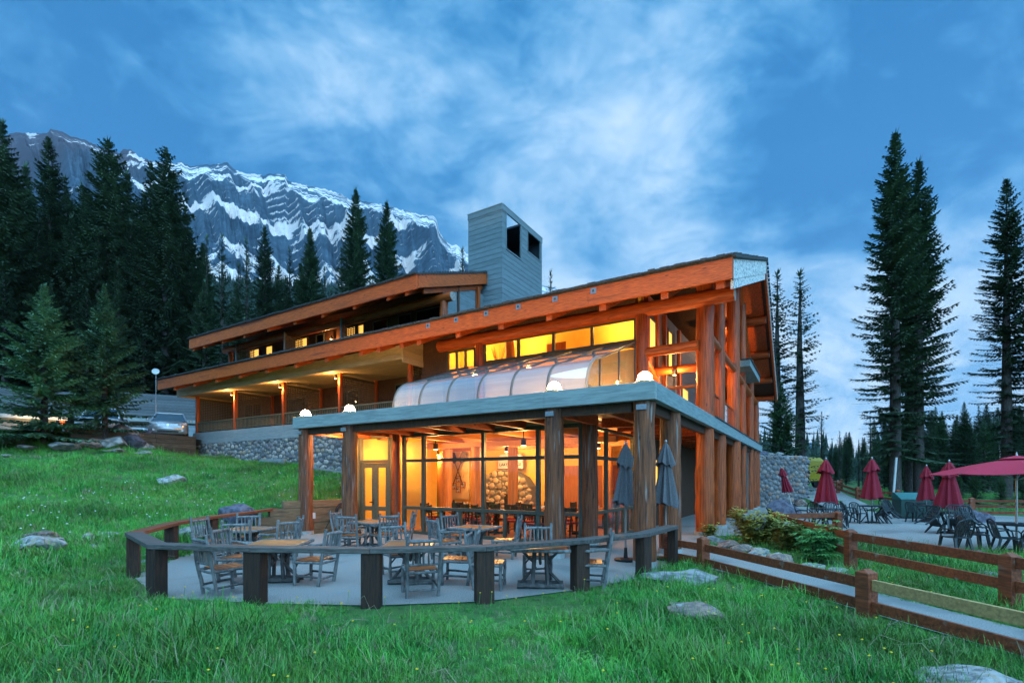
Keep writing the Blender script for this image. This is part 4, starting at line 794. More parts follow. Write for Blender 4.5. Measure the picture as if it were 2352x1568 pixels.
# ------------------------------------------------------------------ lamps on and under the deck
def globe_lamp(t, label):
    r = thing('dome_lamp', label, 'lamp', WT(t, 0.0, 3.925), 0, 'dome lamps along the deck beam')
    MB().lathe([(0.17,0.0),(0.215,0.02),(0.215,0.055),(0.18,0.075)], 20).build('collar', M['soffit'], r, smooth=True)
    MB().lathe([(0.155,0.07),(0.155,0.11),(0.143,0.165),(0.112,0.22),(0.06,0.255),(0.01,0.265)], 20).build('globe', M['globe'], r, smooth=True)
for t, s in ((0,'glowing dome lamp on the beam above the corner log column'),(2.18,'glowing dome lamp on the beam in front of the greenhouse glass'),(9.35,'glowing dome lamp on the beam above the double door'),(11.53,'glowing dome lamp at the end of the beam over the timber retaining wall')): globe_lamp(t, s)
def can_lamp(t, v, z, label, group, energy=14, r=0.07, h=0.2, under=True, col=(1.0,0.52,0.16)):
    o = thing('wall_lamp', label, 'lamp', WT(t, v, z), -YAW, group)
    MB().lathe([(r,0.0),(r,h)], 12).build('can', M['black'], o, smooth=True); MB().box(-0.03, 0.03, 0.0, 0.12, h*0.4, h*0.7).build('bracket', M['black'], o)
    MB().lathe([(r*0.85,-0.004),(r*0.85,0.012)], 12).build('bulb', M['bulb_soft'], o)
    l = lamp_light('lamp_glow', (0, -0.22, -0.10), energy*.85, col, 0.06, o); return o
for t, s in ((27.35,'cylinder lamp on the balcony post next to the lattice end wall'),(22.45,'cylinder lamp on the balcony post in the middle of the rail'),(17.72,'cylinder lamp on the balcony post above the two dome lamps')): can_lamp(t+0.17, 6.36, 7.0, s, 'cylinder lamps on the balcony posts', 110)
can_lamp(22.0, 9.35, 10.35, 'cylinder lamp between lit windows of the upper storey', 'cylinder lamps on upper walls', 70)
can_lamp(1.2, 7.75, 5.62, 'cylinder lamp under the log cross beam of the side gallery', 'cylinder lamps of the side gallery', 140)
can_lamp(0.9, 12.2, 6.3, 'cylinder lamp deep in the side gallery beyond the second column', 'cylinder lamps of the side gallery', 130)
can_lamp(1.2, 18.5, 9.2, 'cylinder lamp high under the open gable', 'cylinder lamps of the side gallery', 130)
for t, s in ((11.0,'small soffit lamp between the deck joists beside the end column'),(10.0,'small soffit lamp between the deck joists over the double door')):
    o = thing('soffit_lamp', s, 'lamp', WT(t, 1.05, 3.6), -YAW, 'soffit lamps under the deck'); MB().lathe([(0.07,-0.05),(0.09,0.03)], 12).build('can', M['bronze'], o); MB().lathe([(0.06,-0.058),(0.06,-0.049)], 12).build('bulb', M['bulb_soft'], o); lamp_light('lamp_glow', (0,0,-0.12), 75, (1,0.6,0.24), 0.06, o)
for t, v, s, e in ((8.9,3.6,'ceiling spot lamp in the dining room close to the door',170),(5.0,3.4,'ceiling spot lamp in the dining room behind the wide panes',170),(7.4,6.2,'ceiling spot lamp in the dining room facing the fireplace',190),(3.4,5.9,'ceiling spot lamp in the dining room near the red panelling',160),(11.6,6.9,'ceiling spot lamp in the dining room by the crossed shovels',170),(10.5,2.9,'ceiling spot lamp just inside the double door',60)):
    o = thing('ceiling_lamp', s, 'lamp', WT(t, v, 2.95), -YAW, 'dining room ceiling lamps'); MB().lathe([(0.09,0.0),(0.09,0.22)], 14).build('can', M['black'], o); MB().box(-0.015,0.015,-0.015,0.015,0.22,0.5).build('stem', M['black'], o); MB().lathe([(0.08,-0.004),(0.08,0.01)], 14).build('bulb', M['bulb'], o); lamp_light('lamp_glow', (0,0,-0.15), e*1.05, (1.0,0.54,0.18), 0.12, o)
for t in (3.6, 7.9, 10.9):
    o = thing('pendant_lamp', {3.6:'pendant lamp in the upper room behind the widest clerestory panes',7.9:'pendant lamp in the upper room by the log column',10.9:'pendant lamp in the upper room behind the three narrow panes'}[t], 'lamp', WT(t, 8.4, 8.28), -YAW, 'upper room pendant lamps'); MB().lathe([(0.05,0.2),(0.2,0.0)], 14).build('shade', M['paper'], o); MB().lathe([(0.06,-0.03),(0.06,0.02)], 10).build('bulb', M['bulb'], o); MB().box(-.01,.01,-.01,.01,.2,.27).build('cord', M['black'], o); lamp_light('lamp_glow', (0,0,-0.2), 150, (1.0,0.56,0.14), 0.12, o)
for t in (3.4, 6.0, 8.6):
    o = thing('ceiling_lamp', {3.4:'small lamp on the greenhouse back wall by its open end',6.0:'small lamp in the middle of the greenhouse back wall',8.6:'small lamp on the greenhouse back wall at its far end'}[t], 'lamp', WT(t, 6.3, 4.15), -YAW, 'lamps under the greenhouse glass'); MB().lathe([(0.07,0.0),(0.09,0.18)], 12).build('can', M['bronze'], o); MB().lathe([(0.065,-0.006),(0.065,0.01)], 12).build('bulb', M['bulb_soft'], o); MB().box(-.02,.02,0,.34,.08,.12).build('bracket', M['bronze'], o); lamp_light('lamp_glow', (0,-0.35,0.3), 60, (1.0,0.58,0.24), 0.15, o)

# ------------------------------------------------------------------ dining room contents
def gable_part(name, mat, b, o): q = MB(); [q.box(*k) for k in b]; return q.build(name, M[mat], o)
def dining_chair():
    r = thing('dining_chair', 'x', 'chair')
    for x in (-.21,.21):
        MB().obox((x,-.2,0),(x,-.2,.44),.04,.04).build('leg', M['green_chair'], r); MB().obox((x,.2,0),(x,.26,.95),.04,.04).build('leg', M['green_chair'], r); MB().obox((x*1.1,.2,.64),(x*1.1,-.2,.66),.04,.03).build('armrest', M['green_chair'], r)
    gable_part('seat', 'red_seat', [(-.22,.22,-.22,.22,.42,.48)], r)
    gable_part('back_panel', 'green_chair', [(-.19,-.03,.225,.25,.72,.93),(.03,.19,.225,.25,.72,.93),(-.03,.03,.225,.25,.88,.93),(-.03,.03,.225,.25,.72,.77),(-.03,-.012,.225,.25,.77,.81),(.012,.03,.225,.25,.77,.81),(-.03,-.012,.225,.25,.84,.88),(.012,.03,.225,.25,.84,.88)], r)
    gable_part('stretcher', 'green_chair', [(-.2,.2,-.01,.01,.16,.19)], r); return r
def dining_table():
    r = thing('dining_table', 'x', 'table'); gable_part('tabletop', 'top_wood', [(-.45,.45,-.45,.45,.70,.745)], r); gable_part('pedestal', 'green_chair', [(-.05,.05,-.05,.05,.08,.70)], r); gable_part('foot', 'green_chair', [(-.32,.32,-.04,.04,0,.08)], r); return r
def cup():
    r = thing('cup_and_saucer', 'x', 'cup'); MB().lathe([(.02,.008),(.035,.03),(.042,.075),(.036,.075),(.03,.02)], 12).build('cup', M['china'], r, smooth=True); MB().lathe([(.03,0),(.075,.012),(.07,.012)], 14).build('saucer', M['china'], r, smooth=True); return r
dc, dt, cu = dining_chair(), dining_table(), cup(); used = {'c':0,'t':0,'u':0}
TB = [(8.2,3.2,'under the end panes of the front glazing'),(6.0,3.3,'behind the middle front panes'),(4.2,3.3,'behind the front panes at the second column'),(9.9,6.6,'below the crossed shovels'),(7.6,4.4,'in front of the orange column by the fireplace'),(5.6,5.6,'before the hearth'),(3.4,4.4,'beside the side glazing'),(3.9,6.8,'against the red panelling')]
def use(proto, key, loc, rz, label, group):
    if used[key] == 0: o = proto; o.location = loc; o.rotation_euler = (0,0,rz); o['label'] = label; o['group'] = group
    else: o = copy_tree(proto, loc, rz, label, group)
    used[key] += 1; return o
SIDE = ['back to the glass','back to the wall','door side','gable side']
for t, v, where in TB:
    use(dt, 't', WT(t, v, 0.036), -YAW, 'square dining table '+where, 'dining tables')
    for k, (dx, dy, rz) in enumerate(((0,-.62,math.pi),(0,.62,0),(-.62,0,math.pi/2),(.62,0,-math.pi/2))):
        if (t, k) in ((9.9,1),(3.9,1),(3.4,3)): continue
        use(dc, 'c', WT(t-dx*1.0, v+dy, 0.036), -YAW+rz+random.uniform(-.2,.2), 'green chair '+SIDE[k]+', table '+where, 'dining chairs')
    for k, (dx, dy) in enumerate(((-.22,-.25),(.22,-.22),(0.05,.25))):
        use(cu, 'u', WT(t-dx, v+dy, 0.783), random.random()*6, 'white cup, '+('door corner','gable corner','inner edge')[k]+' of table '+where, 'cups on the dining tables')
def fireplace():
    o = thing('stone_fireplace', 'round stone fireplace with an arched top and dark hearth in the dining room', 'fireplace', WT(8.3, 7.9, 0.036), -YAW)
    prof = [(-1.45,0),(1.45,0),(1.45,1.0),(1.30,1.5),(1.0,1.9),(0.55,2.12),(0.0,2.2),(-0.55,2.12),(-1.0,1.9),(-1.30,1.5),(-1.45,1.0)]
    MB().prism(prof, -0.6, 0.0, 'y').build('core', M['mortar'], o)
    def keep(x, z):
        x -= 1.45; top = np.interp(abs(x), [0,.55,1.0,1.3,1.45], [2.2,2.12,1.9,1.5,1.0]); return z < top-0.08 and not (0.05 < x < 0.85 and z < 1.25)
    lay_stones(pack(2.9, 2.2, 0.05, 0.15, 4000, 12, keep), o, STONES_W, lambda x, z: Vector((x-1.45, -0.6, z)), 300)
    gable_part('hearth_opening', 'black', [(0.1,0.8,-0.63,-0.61,0.05,1.15)], o); gable_part('hearth_frame', 'bronze', [(0.08,0.82,-0.66,-0.632,1.15,1.2)], o)
STONES_W = [m_.copy() for m_ in STONES]; M['stone_warm'] = surf('tan fireplace stone', (0.46,0.36,0.24), (0.30,0.23,0.15), 5, rough=0.75, bump=0.25, rnd=0.35)
for m_ in STONES_W: m_.materials.clear(); m_.materials.append(M['stone_warm'])
fireplace()
def text_obj(name, body, size, loc, rot, mat, parent, align='CENTER'):
    c = bpy.data.curves.new(name, 'FONT'); c.body = body; c.size = size; c.align_x = align; c.align_y = 'BOTTOM_BASELINE'; c.extrude = 0.004
    tmp = bpy.data.objects.new('tmp', c); COL.objects.link(tmp); bpy.context.view_layer.update()
    me = bpy.data.meshes.new_from_object(tmp.evaluated_get(bpy.context.evaluated_depsgraph_get())); bpy.data.objects.remove(tmp)
    me.materials.clear(); o = link(name, me, mat, parent); o.location = loc; o.rotation_euler = rot; return o
sg = thing('lodge_sign', 'white arched wooden lodge sign hanging above the stone fireplace', 'sign', WT(8.1, 7.6, 2.3), -YAW)
MB().prism([(-.62,0),(.62,0),(.62,.5),(.5,.62),(.3,.62),(.18,.74),(-.18,.74),(-.3,.62),(-.5,.62),(-.62,.5)], 0, .05, 'y').build('board', M['white_paint'], sg)
MB().prism([(-.66,-.03),(.66,-.03),(.66,0.0),(-.66,0.0)], -.01, .06, 'y').build('border', M['bronze'], sg)
text_obj('lettering', 'MORAINE', .19, (0,-.012,.37), (R(90),0,0), M['black'], sg); text_obj('lettering', 'LAKE LODGE', .19, (0,-.012,.12), (R(90),0,0), M['black'], sg)
for k, (t, z) in enumerate(((11.16,1.85),(11.42,1.52),(11.16,1.35),(10.9,1.58))):
    o = thing('framed_picture', ('topmost','outer','lowest','inner')[k]+' of four small framed photographs on the cream wall', 'picture', WT(t, 7.92, z), -YAW, 'framed photographs on the dining room wall')
    gable_part('picture_frame', 'fascia', [(-.14,.14,-.02,0,-.15,-.12),(-.14,.14,-.02,0,.12,.15),(-.14,-.11,-.02,0,-.12,.12),(.11,.14,-.02,0,-.12,.12)], o); gable_part('print', 'paper', [(-.11,.11,-.01,-.002,-.12,.12)], o)
def shovel(t, z0, ang, label):
    o = thing('wooden_shovel', label, 'shovel', WT(t, 7.86, z0), -YAW, 'wooden shovels on the dining room walls'); o.rotation_euler = (0, ang, -YAW)
    MB().tube([(0,0,0),(0,0,1.2)], .02, 7).build('handle', M['darkwood'], o); MB().prism([(-.05,1.15),(.05,1.15),(.17,1.3),(.17,1.62),(.1,1.68),(-.1,1.68),(-.17,1.62),(-.17,1.3)], -.02, .02, 'y').build('blade', M['darkwood'], o)
shovel(11.45, 1.55, R(24), 'wooden shovel crossing to the gable side above the framed photographs'); shovel(10.85, 1.55, R(-24), 'wooden shovel crossing to the door side above the framed photographs')
o = thing('oar_paddle', 'long dark paddle hanging on the yellow wall beside the door column', 'paddle', WT(11.30, 5.2, 0.75), -YAW+R(90)); MB().tube([(0,0,0),(0,0,1.4)], .018, 7).build('shaft', M['darkwood'], o); MB().prism([(-.03,1.35),(.03,1.35),(.12,1.5),(.13,1.95),(-.13,1.95),(-.12,1.5)], -.015, .015, 'y').build('blade', M['darkwood'], o)
o = thing('wall_snowshoe', 'yellow scoop hanging behind the double door', 'scoop', WT(10.05, 2.6, 0.95), -YAW); MB().lathe([(.02,0),(.13,.12),(.15,.3),(.1,.5),(.03,.6)], 12).build('bowl', M['soffit'], o, smooth=True); MB().tube([(0,0,.58),(0,0,1.2)], .015, 6).build('handle', M['darkwood'], o)

# ------------------------------------------------------------------ plank rail round the patio
rail = thing('plank_rail', 'low curved plank rail on thick dark posts round the log furniture patio', 'railing', (RAIL[5].x, RAIL[5].y, 0))
RO = Vector((RAIL[5].x, RAIL[5].y, 0))
def offs(k, w):
    a = RAIL[max(k-1,0)]; b = RAIL[k]; c = RAIL[min(k+1,len(RAIL)-1)]; d1 = (b-a) if k else (c-b); d2 = (c-b) if k < len(RAIL)-1 else d1
    d = (d1.normalized()+d2.normalized()); d.z = 0; d.normalize(); n = Vector((d.y,-d.x,0)); s = 1/max(0.5, n.dot(Vector((d1.y,-d1.x,0)).normalized())); return n*(w*s)
for k in range(len(RAIL)-1):
    a, b = RAIL[k]-RO, RAIL[k+1]-RO; na, nb = offs(k, .135), offs(k+1, .135); e = (b-a).normalized()*.002; h = Vector((0,0,.075)); a = a+e; b = b-e
    MB().add([a-na-h, a+na-h, b+nb-h, b-nb-h, a-na, a+na, b+nb, b-nb], [(0,1,2,3),(4,7,6,5),(0,4,5,1),(1,5,6,2),(2,6,7,3),(3,7,4,0)]).build('rail_plank', M['rail_red'] if k < 3 else M['rail_wood'], rail, bevel=.008)
for k in range(1, len(RAIL)):
    p = RAIL[k]-RO; a = RAIL[k-1]; c = RAIL[min(k+1,len(RAIL)-1)]; d = c-a; rz = math.atan2(d.y, d.x)
    w, dd = ((.14,.10) if k < 10 else (.10,.09)); o = MB().box(-w,w,-dd,dd,-.35-p.z,-.077).build('post', M['post_wood'], rail, bevel=.012); o.location = p; o.rotation_euler = (0,0,rz)
# ------------------------------------------------------------------ log furniture
def pole(mb, a, b, r0, r1=None, n=7, seg=3, w=.008):
    r1 = r1 or r0; a = Vector(a); b = Vector(b); pts = []; rr = []
    for k in range(seg+1):
        s = k/seg; j = 0 if k in (0,seg) else w; pts.append(a.lerp(b, s)+Vector((random.uniform(-j,j),random.uniform(-j,j),random.uniform(-j,j)))); rr.append((r0+(r1-r0)*s)*random.uniform(.88,1.12))
    return mb.tube(pts, rr, n, True, .1)
def one(name, mat, parent, a, b, r0, r1=None, **kw): return pole(MB(), a, b, r0, r1, **kw).build(name, M[mat], parent, smooth=True)
def log_chair(arms):
    r = thing('log_chair', 'x', 'chair'); W_, D_ = .25, .23
    for s in (-1, 1):
        one('back_post', 'drift', r, (s*W_,D_,0), (s*(W_+.01),D_+.16,1.0), .031, .027, seg=5); one('leg', 'drift', r, (s*W_,-D_,0), (s*W_,-D_,.64 if arms else .46), .029)
        one('seat_rail', 'drift', r, (s*W_,-D_-.03,.41), (s*W_,D_+.06,.41), .024); one('stretcher', 'drift_dark', r, (s*W_,-D_,.17), (s*W_,D_+.02,.15), .02)
        one('brace', 'drift_dark', r, (s*W_,-D_,.28), (s*.14,-D_,.4), .014, seg=2)
        if arms: pole(MB(), (s*W_,-D_-.06,.64), (s*(W_+.01),D_+.1,.68), .026, seg=4, w=.02).build('armrest', M['drift'], r, smooth=True)
    one('stretcher', 'drift', r, (-W_,-D_,.13), (W_,-D_,.12), .02); one('stretcher', 'drift', r, (-W_,D_+.01,.11), (W_,D_+.01,.12), .02); one('seat_rail', 'drift', r, (-W_,-D_,.40), (W_,-D_,.40), .024); one('seat_rail', 'drift', r, (-W_,D_+.06,.40), (W_,D_+.06,.40), .022)
    one('top_rail', 'drift', r, (-W_-.02,D_+.145,.90), (W_+.02,D_+.145,.91), .028, seg=4); one('lower_rail', 'drift', r, (-W_,D_+.085,.53), (W_,D_+.085,.53), .022)
    for k in range(5): x = -.165+k*.0825; one('spindle', 'drift', r, (x,D_+.088,.53), (x+random.uniform(-.012,.012),D_+.142,.89), .0165)
    for k in range(4): y = -D_-.01+k*.118; MB().box(-.235,.235,y,y+.108,.425,.447).build('seat_slat', M['seat_wood'], r, bevel=.004)
    return r
def log_table():
    r = thing('log_table', 'x', 'table'); S = .46
    for k in range(5): y = -S+k*.184; MB().box(-S,S,y+.002,y+.182,.675,.712).build('top_slat', M['top_wood'], r, bevel=.004)
    for s in (-1,1): one('edge_pole', 'drift', r, (-S-.02,s*(S+.015),.69), (S+.02,s*(S+.015),.69), .03, seg=5); one('edge_pole', 'drift', r, (s*(S+.015),-S,.69), (s*(S+.015),S,.69), .03, seg=5)
    for x, y in ((-.1,-.1),(.1,-.1),(-.1,.1),(.1,.1)): one('leg', 'drift_dark', r, (x*1.3,y*1.3,.06), (x,y,.67), .04)
    for s in (-1,1): one('foot', 'drift_dark', r, (-.4,s*.13,.045), (.4,s*.13,.045), .045, seg=4); one('brace', 'drift_dark', r, (s*.34,0,.07), (s*.08,0,.36), .028); one('brace', 'drift_dark', r, (0,s*.1,.42), (0,s*.36,.66), .026); one('brace', 'drift_dark', r, (s*.1,0,.42), (s*.36,0,.66), .026)
    return r
lcA, lcB, ltb = log_chair(False), log_chair(True), log_table(); fl = {'a':0,'b':0,'t':0}
def lput(key, proto, x, y, rz, label, group):
    z = 0.004
    if fl[key] == 0: o = proto; o.location = (x,y,z); o.rotation_euler = (0,0,rz); o['label'] = label; o['group'] = group
    else: o = copy_tree(proto, (x,y,z), rz, label, group)
    fl[key] += 1
def tpos(px, py): p = onz(px, py, .71); return p.x, p.y
TABLES = {'A':(*tpos(640,1246),.1,'square log table at the rail bend'),'B':(*tpos(566,1214),-.25,'square log table by the dark boulder'),'C':(*tpos(855,1197),-.5,'square log table outside the double door'),'D':(*tpos(945,1248),.06,'square log table behind the longest plank'),'E':(*tpos(1090,1210),-.5,'square log table near the glass'),'F':(*tpos(1241,1254),-.05,'square log table by the second column')}
for k, (x, y, rz, lab) in TABLES.items(): lput('t', ltb, x, y, rz, lab, 'log tables on the patio')
TN = {k: v[3].replace('square log table ', '') for k, v in TABLES.items()}
CH = [('A','a',-.45,-.92,'facing away from the rail'),('A','b',.72,-.15,'side on to the rail'),('A','b',-.78,.12,'pushed in on the meadow side'),('B','a',-.75,.0,'at its meadow side'),('B','a',-.42,.78,'beyond it, facing the camera'),('B','a',.22,-.72,'turning its slatted back to table A'),('B','a',.82,.1,'at its lodge side'),('B','b',1.0,-.55,'standing off by itself before the end column'),
      ('C','b',-.25,-.85,'before the door table, facing the door'),('C','a',-.75,.25,'at its hose side'),('C','a',.75,.1,'at its glass side'),('C','b',.45,-.6,'with its back to the rail'),
      ('D','a',.32,-.85,'facing away from the rail, seat in the open'),('D','a',-.38,.7,'beyond it'),('D','a',.82,.05,'seen edge on'),
      ('E','b',-.62,-.45,'at its door side'),('E','a',-.45,.62,'between table and glass'),('E','a',.72,-.2,'at its column side'),
      ('F','a',-.88,-.02,'seat turned to the camera'),('F','a',.0,.85,'beyond it, facing the rail'),('F','b',.86,.02,'near the tall grass')]
for tk, kind, dx, dy, lab in CH:
    x, y = TABLES[tk][0]+dx, TABLES[tk][1]+dy; rz = math.atan2(-dy, -dx)+math.pi/2+random.uniform(-.18,.18)
    lab = lab.replace(' to table A', ' to the neighbouring table').replace('before the door table, facing the door', 'on its rail side, facing the door')
    lput(kind, lcA if kind == 'a' else lcB, x, y, rz, 'log chair '+lab+', table '+TN[tk], 'grey log chairs on the patio')
# ------------------------------------------------------------------ umbrellas
def folded_canopy(z0, z1, r0, folds=8, cap=True, sharp=.32, tw=0.0):
    mb = MB(); n = folds*6; rows = 14; vs = []
    for i in range(rows+1):
        s = i/rows; z = z1+(z0-z1)*s; rr = .035+(r0-.035)*(s**.8)
        for k in range(n):
            a = 2*math.pi*k/n; f = 1-sharp*(.5+.5*math.cos(folds*a+1.3*math.sin(2*a+tw)))*min(1, s*3); q = .06*math.sin(3*a+tw)*s
            zz = z-(.05*math.sin(folds*a/2+tw)**2+.05*math.sin(2*a+tw))*s; vs.append((rr*(f+q)*math.cos(a), rr*(f+q)*math.sin(a), zz))
    fs = [(i*n+k, i*n+(k+1) % n, (i+1)*n+(k+1) % n, (i+1)*n+k) for i in range(rows) for k in range(n)]
    return mb.add(vs, fs)
def closed_umbrella(loc, label, group, cloth, ztop, zbot, r, polemat, tilt=(0,0), tw=0.0, base=True):
    o = thing('closed_umbrella', label, 'umbrella', loc, random.random()*6, group); o.rotation_euler = (tilt[0], tilt[1], o.rotation_euler[2])
    MB().tube([(0,0,0.03),(0,0,ztop+.05)], .024, 10).build('pole', M[polemat], o, smooth=True); MB().lathe([(.02,ztop+.05),(.035,ztop+.075),(.03,ztop+.11),(.008,ztop+.13)], 10).build('finial', M['pole_metal'], o, smooth=True)
    folded_canopy(zbot, ztop-.12, r, 8, tw=tw).build('canopy', M[cloth], o, smooth=True); folded_canopy(ztop-.42, ztop+.04, r*.74, 8, sharp=.28, tw=tw+.6).build('vent_cap', M[cloth], o, smooth=True)
    if base: MB().lathe([(.26,0),(.26,.04),(.05,.07),(.04,.16),(.034,.3)], 18).build('foot', M['black'], o)
    return o
p = onz(1437, 1287); closed_umbrella((p.x, p.y, .004), 'closed grey umbrella standing before the corner log column', 'closed grey umbrellas', 'grey_cloth', 2.62, 1.33, .30, 'pole_wood')
p = onz(1529, 1284); closed_umbrella((p.x, p.y, .004), 'closed grey umbrella standing past the corner column against the gnarled log', 'closed grey umbrellas', 'grey_cloth', 2.66, 1.30, .33, 'pole_wood', tw=1.2)
UMB = {}
for key, px, Y, zt, zb, lab in (('a',1897,19.0,2.55,.95,'closed dark red umbrella beside the river stone wall'),('b',2003,21.0,2.65,1.05,'closed dark red umbrella with grey pole showing below its torn hem'),('c',2128,21.5,2.35,.95,'closed dark red umbrella in front of the teal bin'),('d',2180,17.1,2.4,.9,'closed dark red umbrella over the pile of tipped chairs beside the open parasol')):
    x = (px-CXP)/FPX*Y; UMB[key] = (x, Y); closed_umbrella((x, Y, .004), lab, 'closed red umbrellas', 'red_cloth', zt, zb, .42 if key != 'c' else .36, 'pole_metal', tw={'a':0,'b':2,'c':4,'d':5}[key])
p = WT(-0.9, 24.2); lu = closed_umbrella((p.x+.9, p.y-.6, 0.05), 'closed red umbrella leaning on the river stone wall by the lodge corner', 'closed red umbrellas', 'red_cloth', 2.5, 1.05, .34, 'white_paint', tilt=(R(6),R(-13)), tw=3, base=False)
UMB['e'] = ((2335-CXP)/FPX*12.7, 12.7)
def open_umbrella(loc, label):
    o = thing('open_umbrella', label, 'umbrella', loc, R(8)); MB().tube([(0,0,.03),(0,0,2.42)], .026, 10).build('pole', M['pole_metal'], o, smooth=True); MB().lathe([(.02,2.42),(.032,2.45),(.008,2.56)], 10).build('finial', M['pole_metal'], o)
    n = 8; RR = 1.72
    for k in range(n):
        a0, a1 = 2*math.pi*k/n, 2*math.pi*(k+1)/n; q = MB(); rows = 5; vs = []
        for i in range(rows+1):
            s = i/rows; r = .05+(RR-.05)*s; z = 2.40-.40*s-.05*math.sin(math.pi*s)*-1*.6
            for j in range(5): a = a0+(a1-a0)*j/4; sag = .035*s*math.sin(math.pi*j/4); rc = r*math.cos((a1-a0)/2)/math.cos(a-(a0+a1)/2); vs.append((rc*math.cos(a), rc*math.sin(a), z-sag))
        q.add(vs, [(i*5+j, i*5+j+1, (i+1)*5+j+1, (i+1)*5+j) for i in range(rows) for j in range(4)]); q.build('canopy_panel', M['red_cloth_open'], o, smooth=True)
        MB().tube([(.04*math.cos(a0),.04*math.sin(a0),2.36),(RR*math.cos(a0),RR*math.sin(a0),1.985)], .012, 5).build('rib', M['pole_metal'], o); MB().tube([(.04*math.cos(a0),.04*math.sin(a0),1.85),(.85*math.cos(a0),.85*math.sin(a0),2.17)], .01, 5).build('strut', M['pole_metal'], o)
    MB().lathe([(.02,2.47),(.22,2.42),(.34,2.385)], 8).build('vent_cap', M['red_cloth_open'], o); MB().lathe([(.24,0),(.24,.05),(.05,.08),(.04,.3)], 16).build('foot', M['black'], o)
open_umbrella((UMB['e'][0], UMB['e'][1], .004), 'open red market umbrella over a round table')
# ------------------------------------------------------------------ resin tables and chairs
def resin_chair():
    r = thing('resin_chair', 'x', 'chair')
    q = MB(); n = 7
    vs = [(x*(.22 if y < 2 else .20)*1.0, -.21+.14*y, .44-.012*math.sin(math.pi*y/3)-.01*(1-(x*x))) for y in range(4) for x in (-1,-.5,0,.5,1)]; vs += [(x, y, z-.025) for x, y, z in vs]
    fs = [(a*5+b, a*5+b+1, a*5+b+6, a*5+b+5) for a in range(3) for b in range(4)]; fs += [tuple(20+i for i in f[::-1]) for f in fs]; ring = [0,1,2,3,4,9,14,19,18,17,16,15,10,5]; fs += [(ring[i], ring[(i+1) % 14], ring[(i+1) % 14]+20, ring[i]+20) for i in range(14)]
    q.add(vs, fs).build('seat', M['plastic'], r, smooth=True)
    for x, y, dx, dy in ((-.19,-.18,-.04,-.05),(.19,-.18,.04,-.05),(-.17,.18,-.04,.10),(.17,.18,.04,.10)): MB().add([(x-.035,y-.02,.43),(x+.035,y-.02,.43),(x+.035,y+.02,.43),(x-.035,y+.02,.43),(x+dx-.02,y+dy-.015,0),(x+dx+.02,y+dy-.015,0),(x+dx+.02,y+dy+.015,0),(x+dx-.02,y+dy+.015,0)], [(0,1,2,3),(7,6,5,4),(0,4,5,1),(1,5,6,2),(2,6,7,3),(3,7,4,0)]).build('leg', M['plastic'], r)
    hoop = [(-.2,.2,.43),(-.215,.25,.58),(-.215,.29,.72),(-.18,.32,.82),(-.1,.335,.865),(0,.34,.875),(.1,.335,.865),(.18,.32,.82),(.215,.29,.72),(.215,.25,.58),(.2,.2,.43)]
    MB().tube(hoop, .022, 6).build('back_hoop', M['plastic'], r, smooth=True)
    for k in range(5): x = -.12+.06*k; MB().obox((x*.9,.205,.45),(x,.30+.02*(1-abs(x)*5),.83),.028,.012,(0,1,0)).build('back_slat', M['plastic'], r)
    for s in (-1,1): MB().tube([(s*.215,.25,.6),(s*.25,.1,.63),(s*.25,-.1,.62),(s*.22,-.17,.55),(s*.2,-.18,.44)], .017, 6).build('armrest', M['plastic'], r, smooth=True)
    return r
def resin_table():
    r = thing('resin_table', 'x', 'table'); MB().lathe([(.02,.685),(.5,.685),(.52,.70),(.52,.72),(.5,.73),(.02,.73)], 28).build('tabletop', M['plastic'], r, smooth=True)
    for k in range(4): a = math.pi/4+k*math.pi/2; MB().tube([(.34*math.cos(a),.34*math.sin(a),.69),(.16*math.cos(a),.16*math.sin(a),.35),(.4*math.cos(a),.4*math.sin(a),0)], [.025,.022,.025], 6).build('leg', M['plastic'], r, smooth=True)
    return r
rc_, rt_ = resin_chair(), resin_table(); fr_ = {'c':0,'t':0}
def rput(key, proto, loc, rot, label, group):
    if fr_[key] == 0: o = proto; o.location = loc; o.rotation_euler = rot; o['label'] = label; o['group'] = group
    else: o = copy_tree(proto, loc, None, label, group, rot=rot)
    fr_[key] += 1
UN = {'a':'umbrella next to the stone wall','b':'umbrella with the torn hem','c':'umbrella at the teal bin','d':'umbrella over the chair pile','e':'open umbrella'}
RT = {}
for k in 'abcde':
    x, y = UMB[k]; RT[k] = (x-.0, y); rput('t', rt_, (x, y, .004), (0,0,random.random()), 'round black table under the '+UN[k], 'round black tables')
def rchair(k, ang, d, tip, face, lab):        # ang: where round the table; tip: leaned forward onto it
    x, y = RT[k]; a = R(ang); px, py = x+d*math.cos(a), y+d*math.sin(a); rz = a-math.pi/2+R(face)
    m = Matrix.Translation((px, py, .004+.62*math.sin(R(tip))*.22)) @ Matrix.Rotation(rz, 4, 'Z') @ Matrix.Rotation(R(tip), 4, 'X'); rput('c', rc_, m.to_translation(), m.to_euler(), lab, 'black resin chairs')
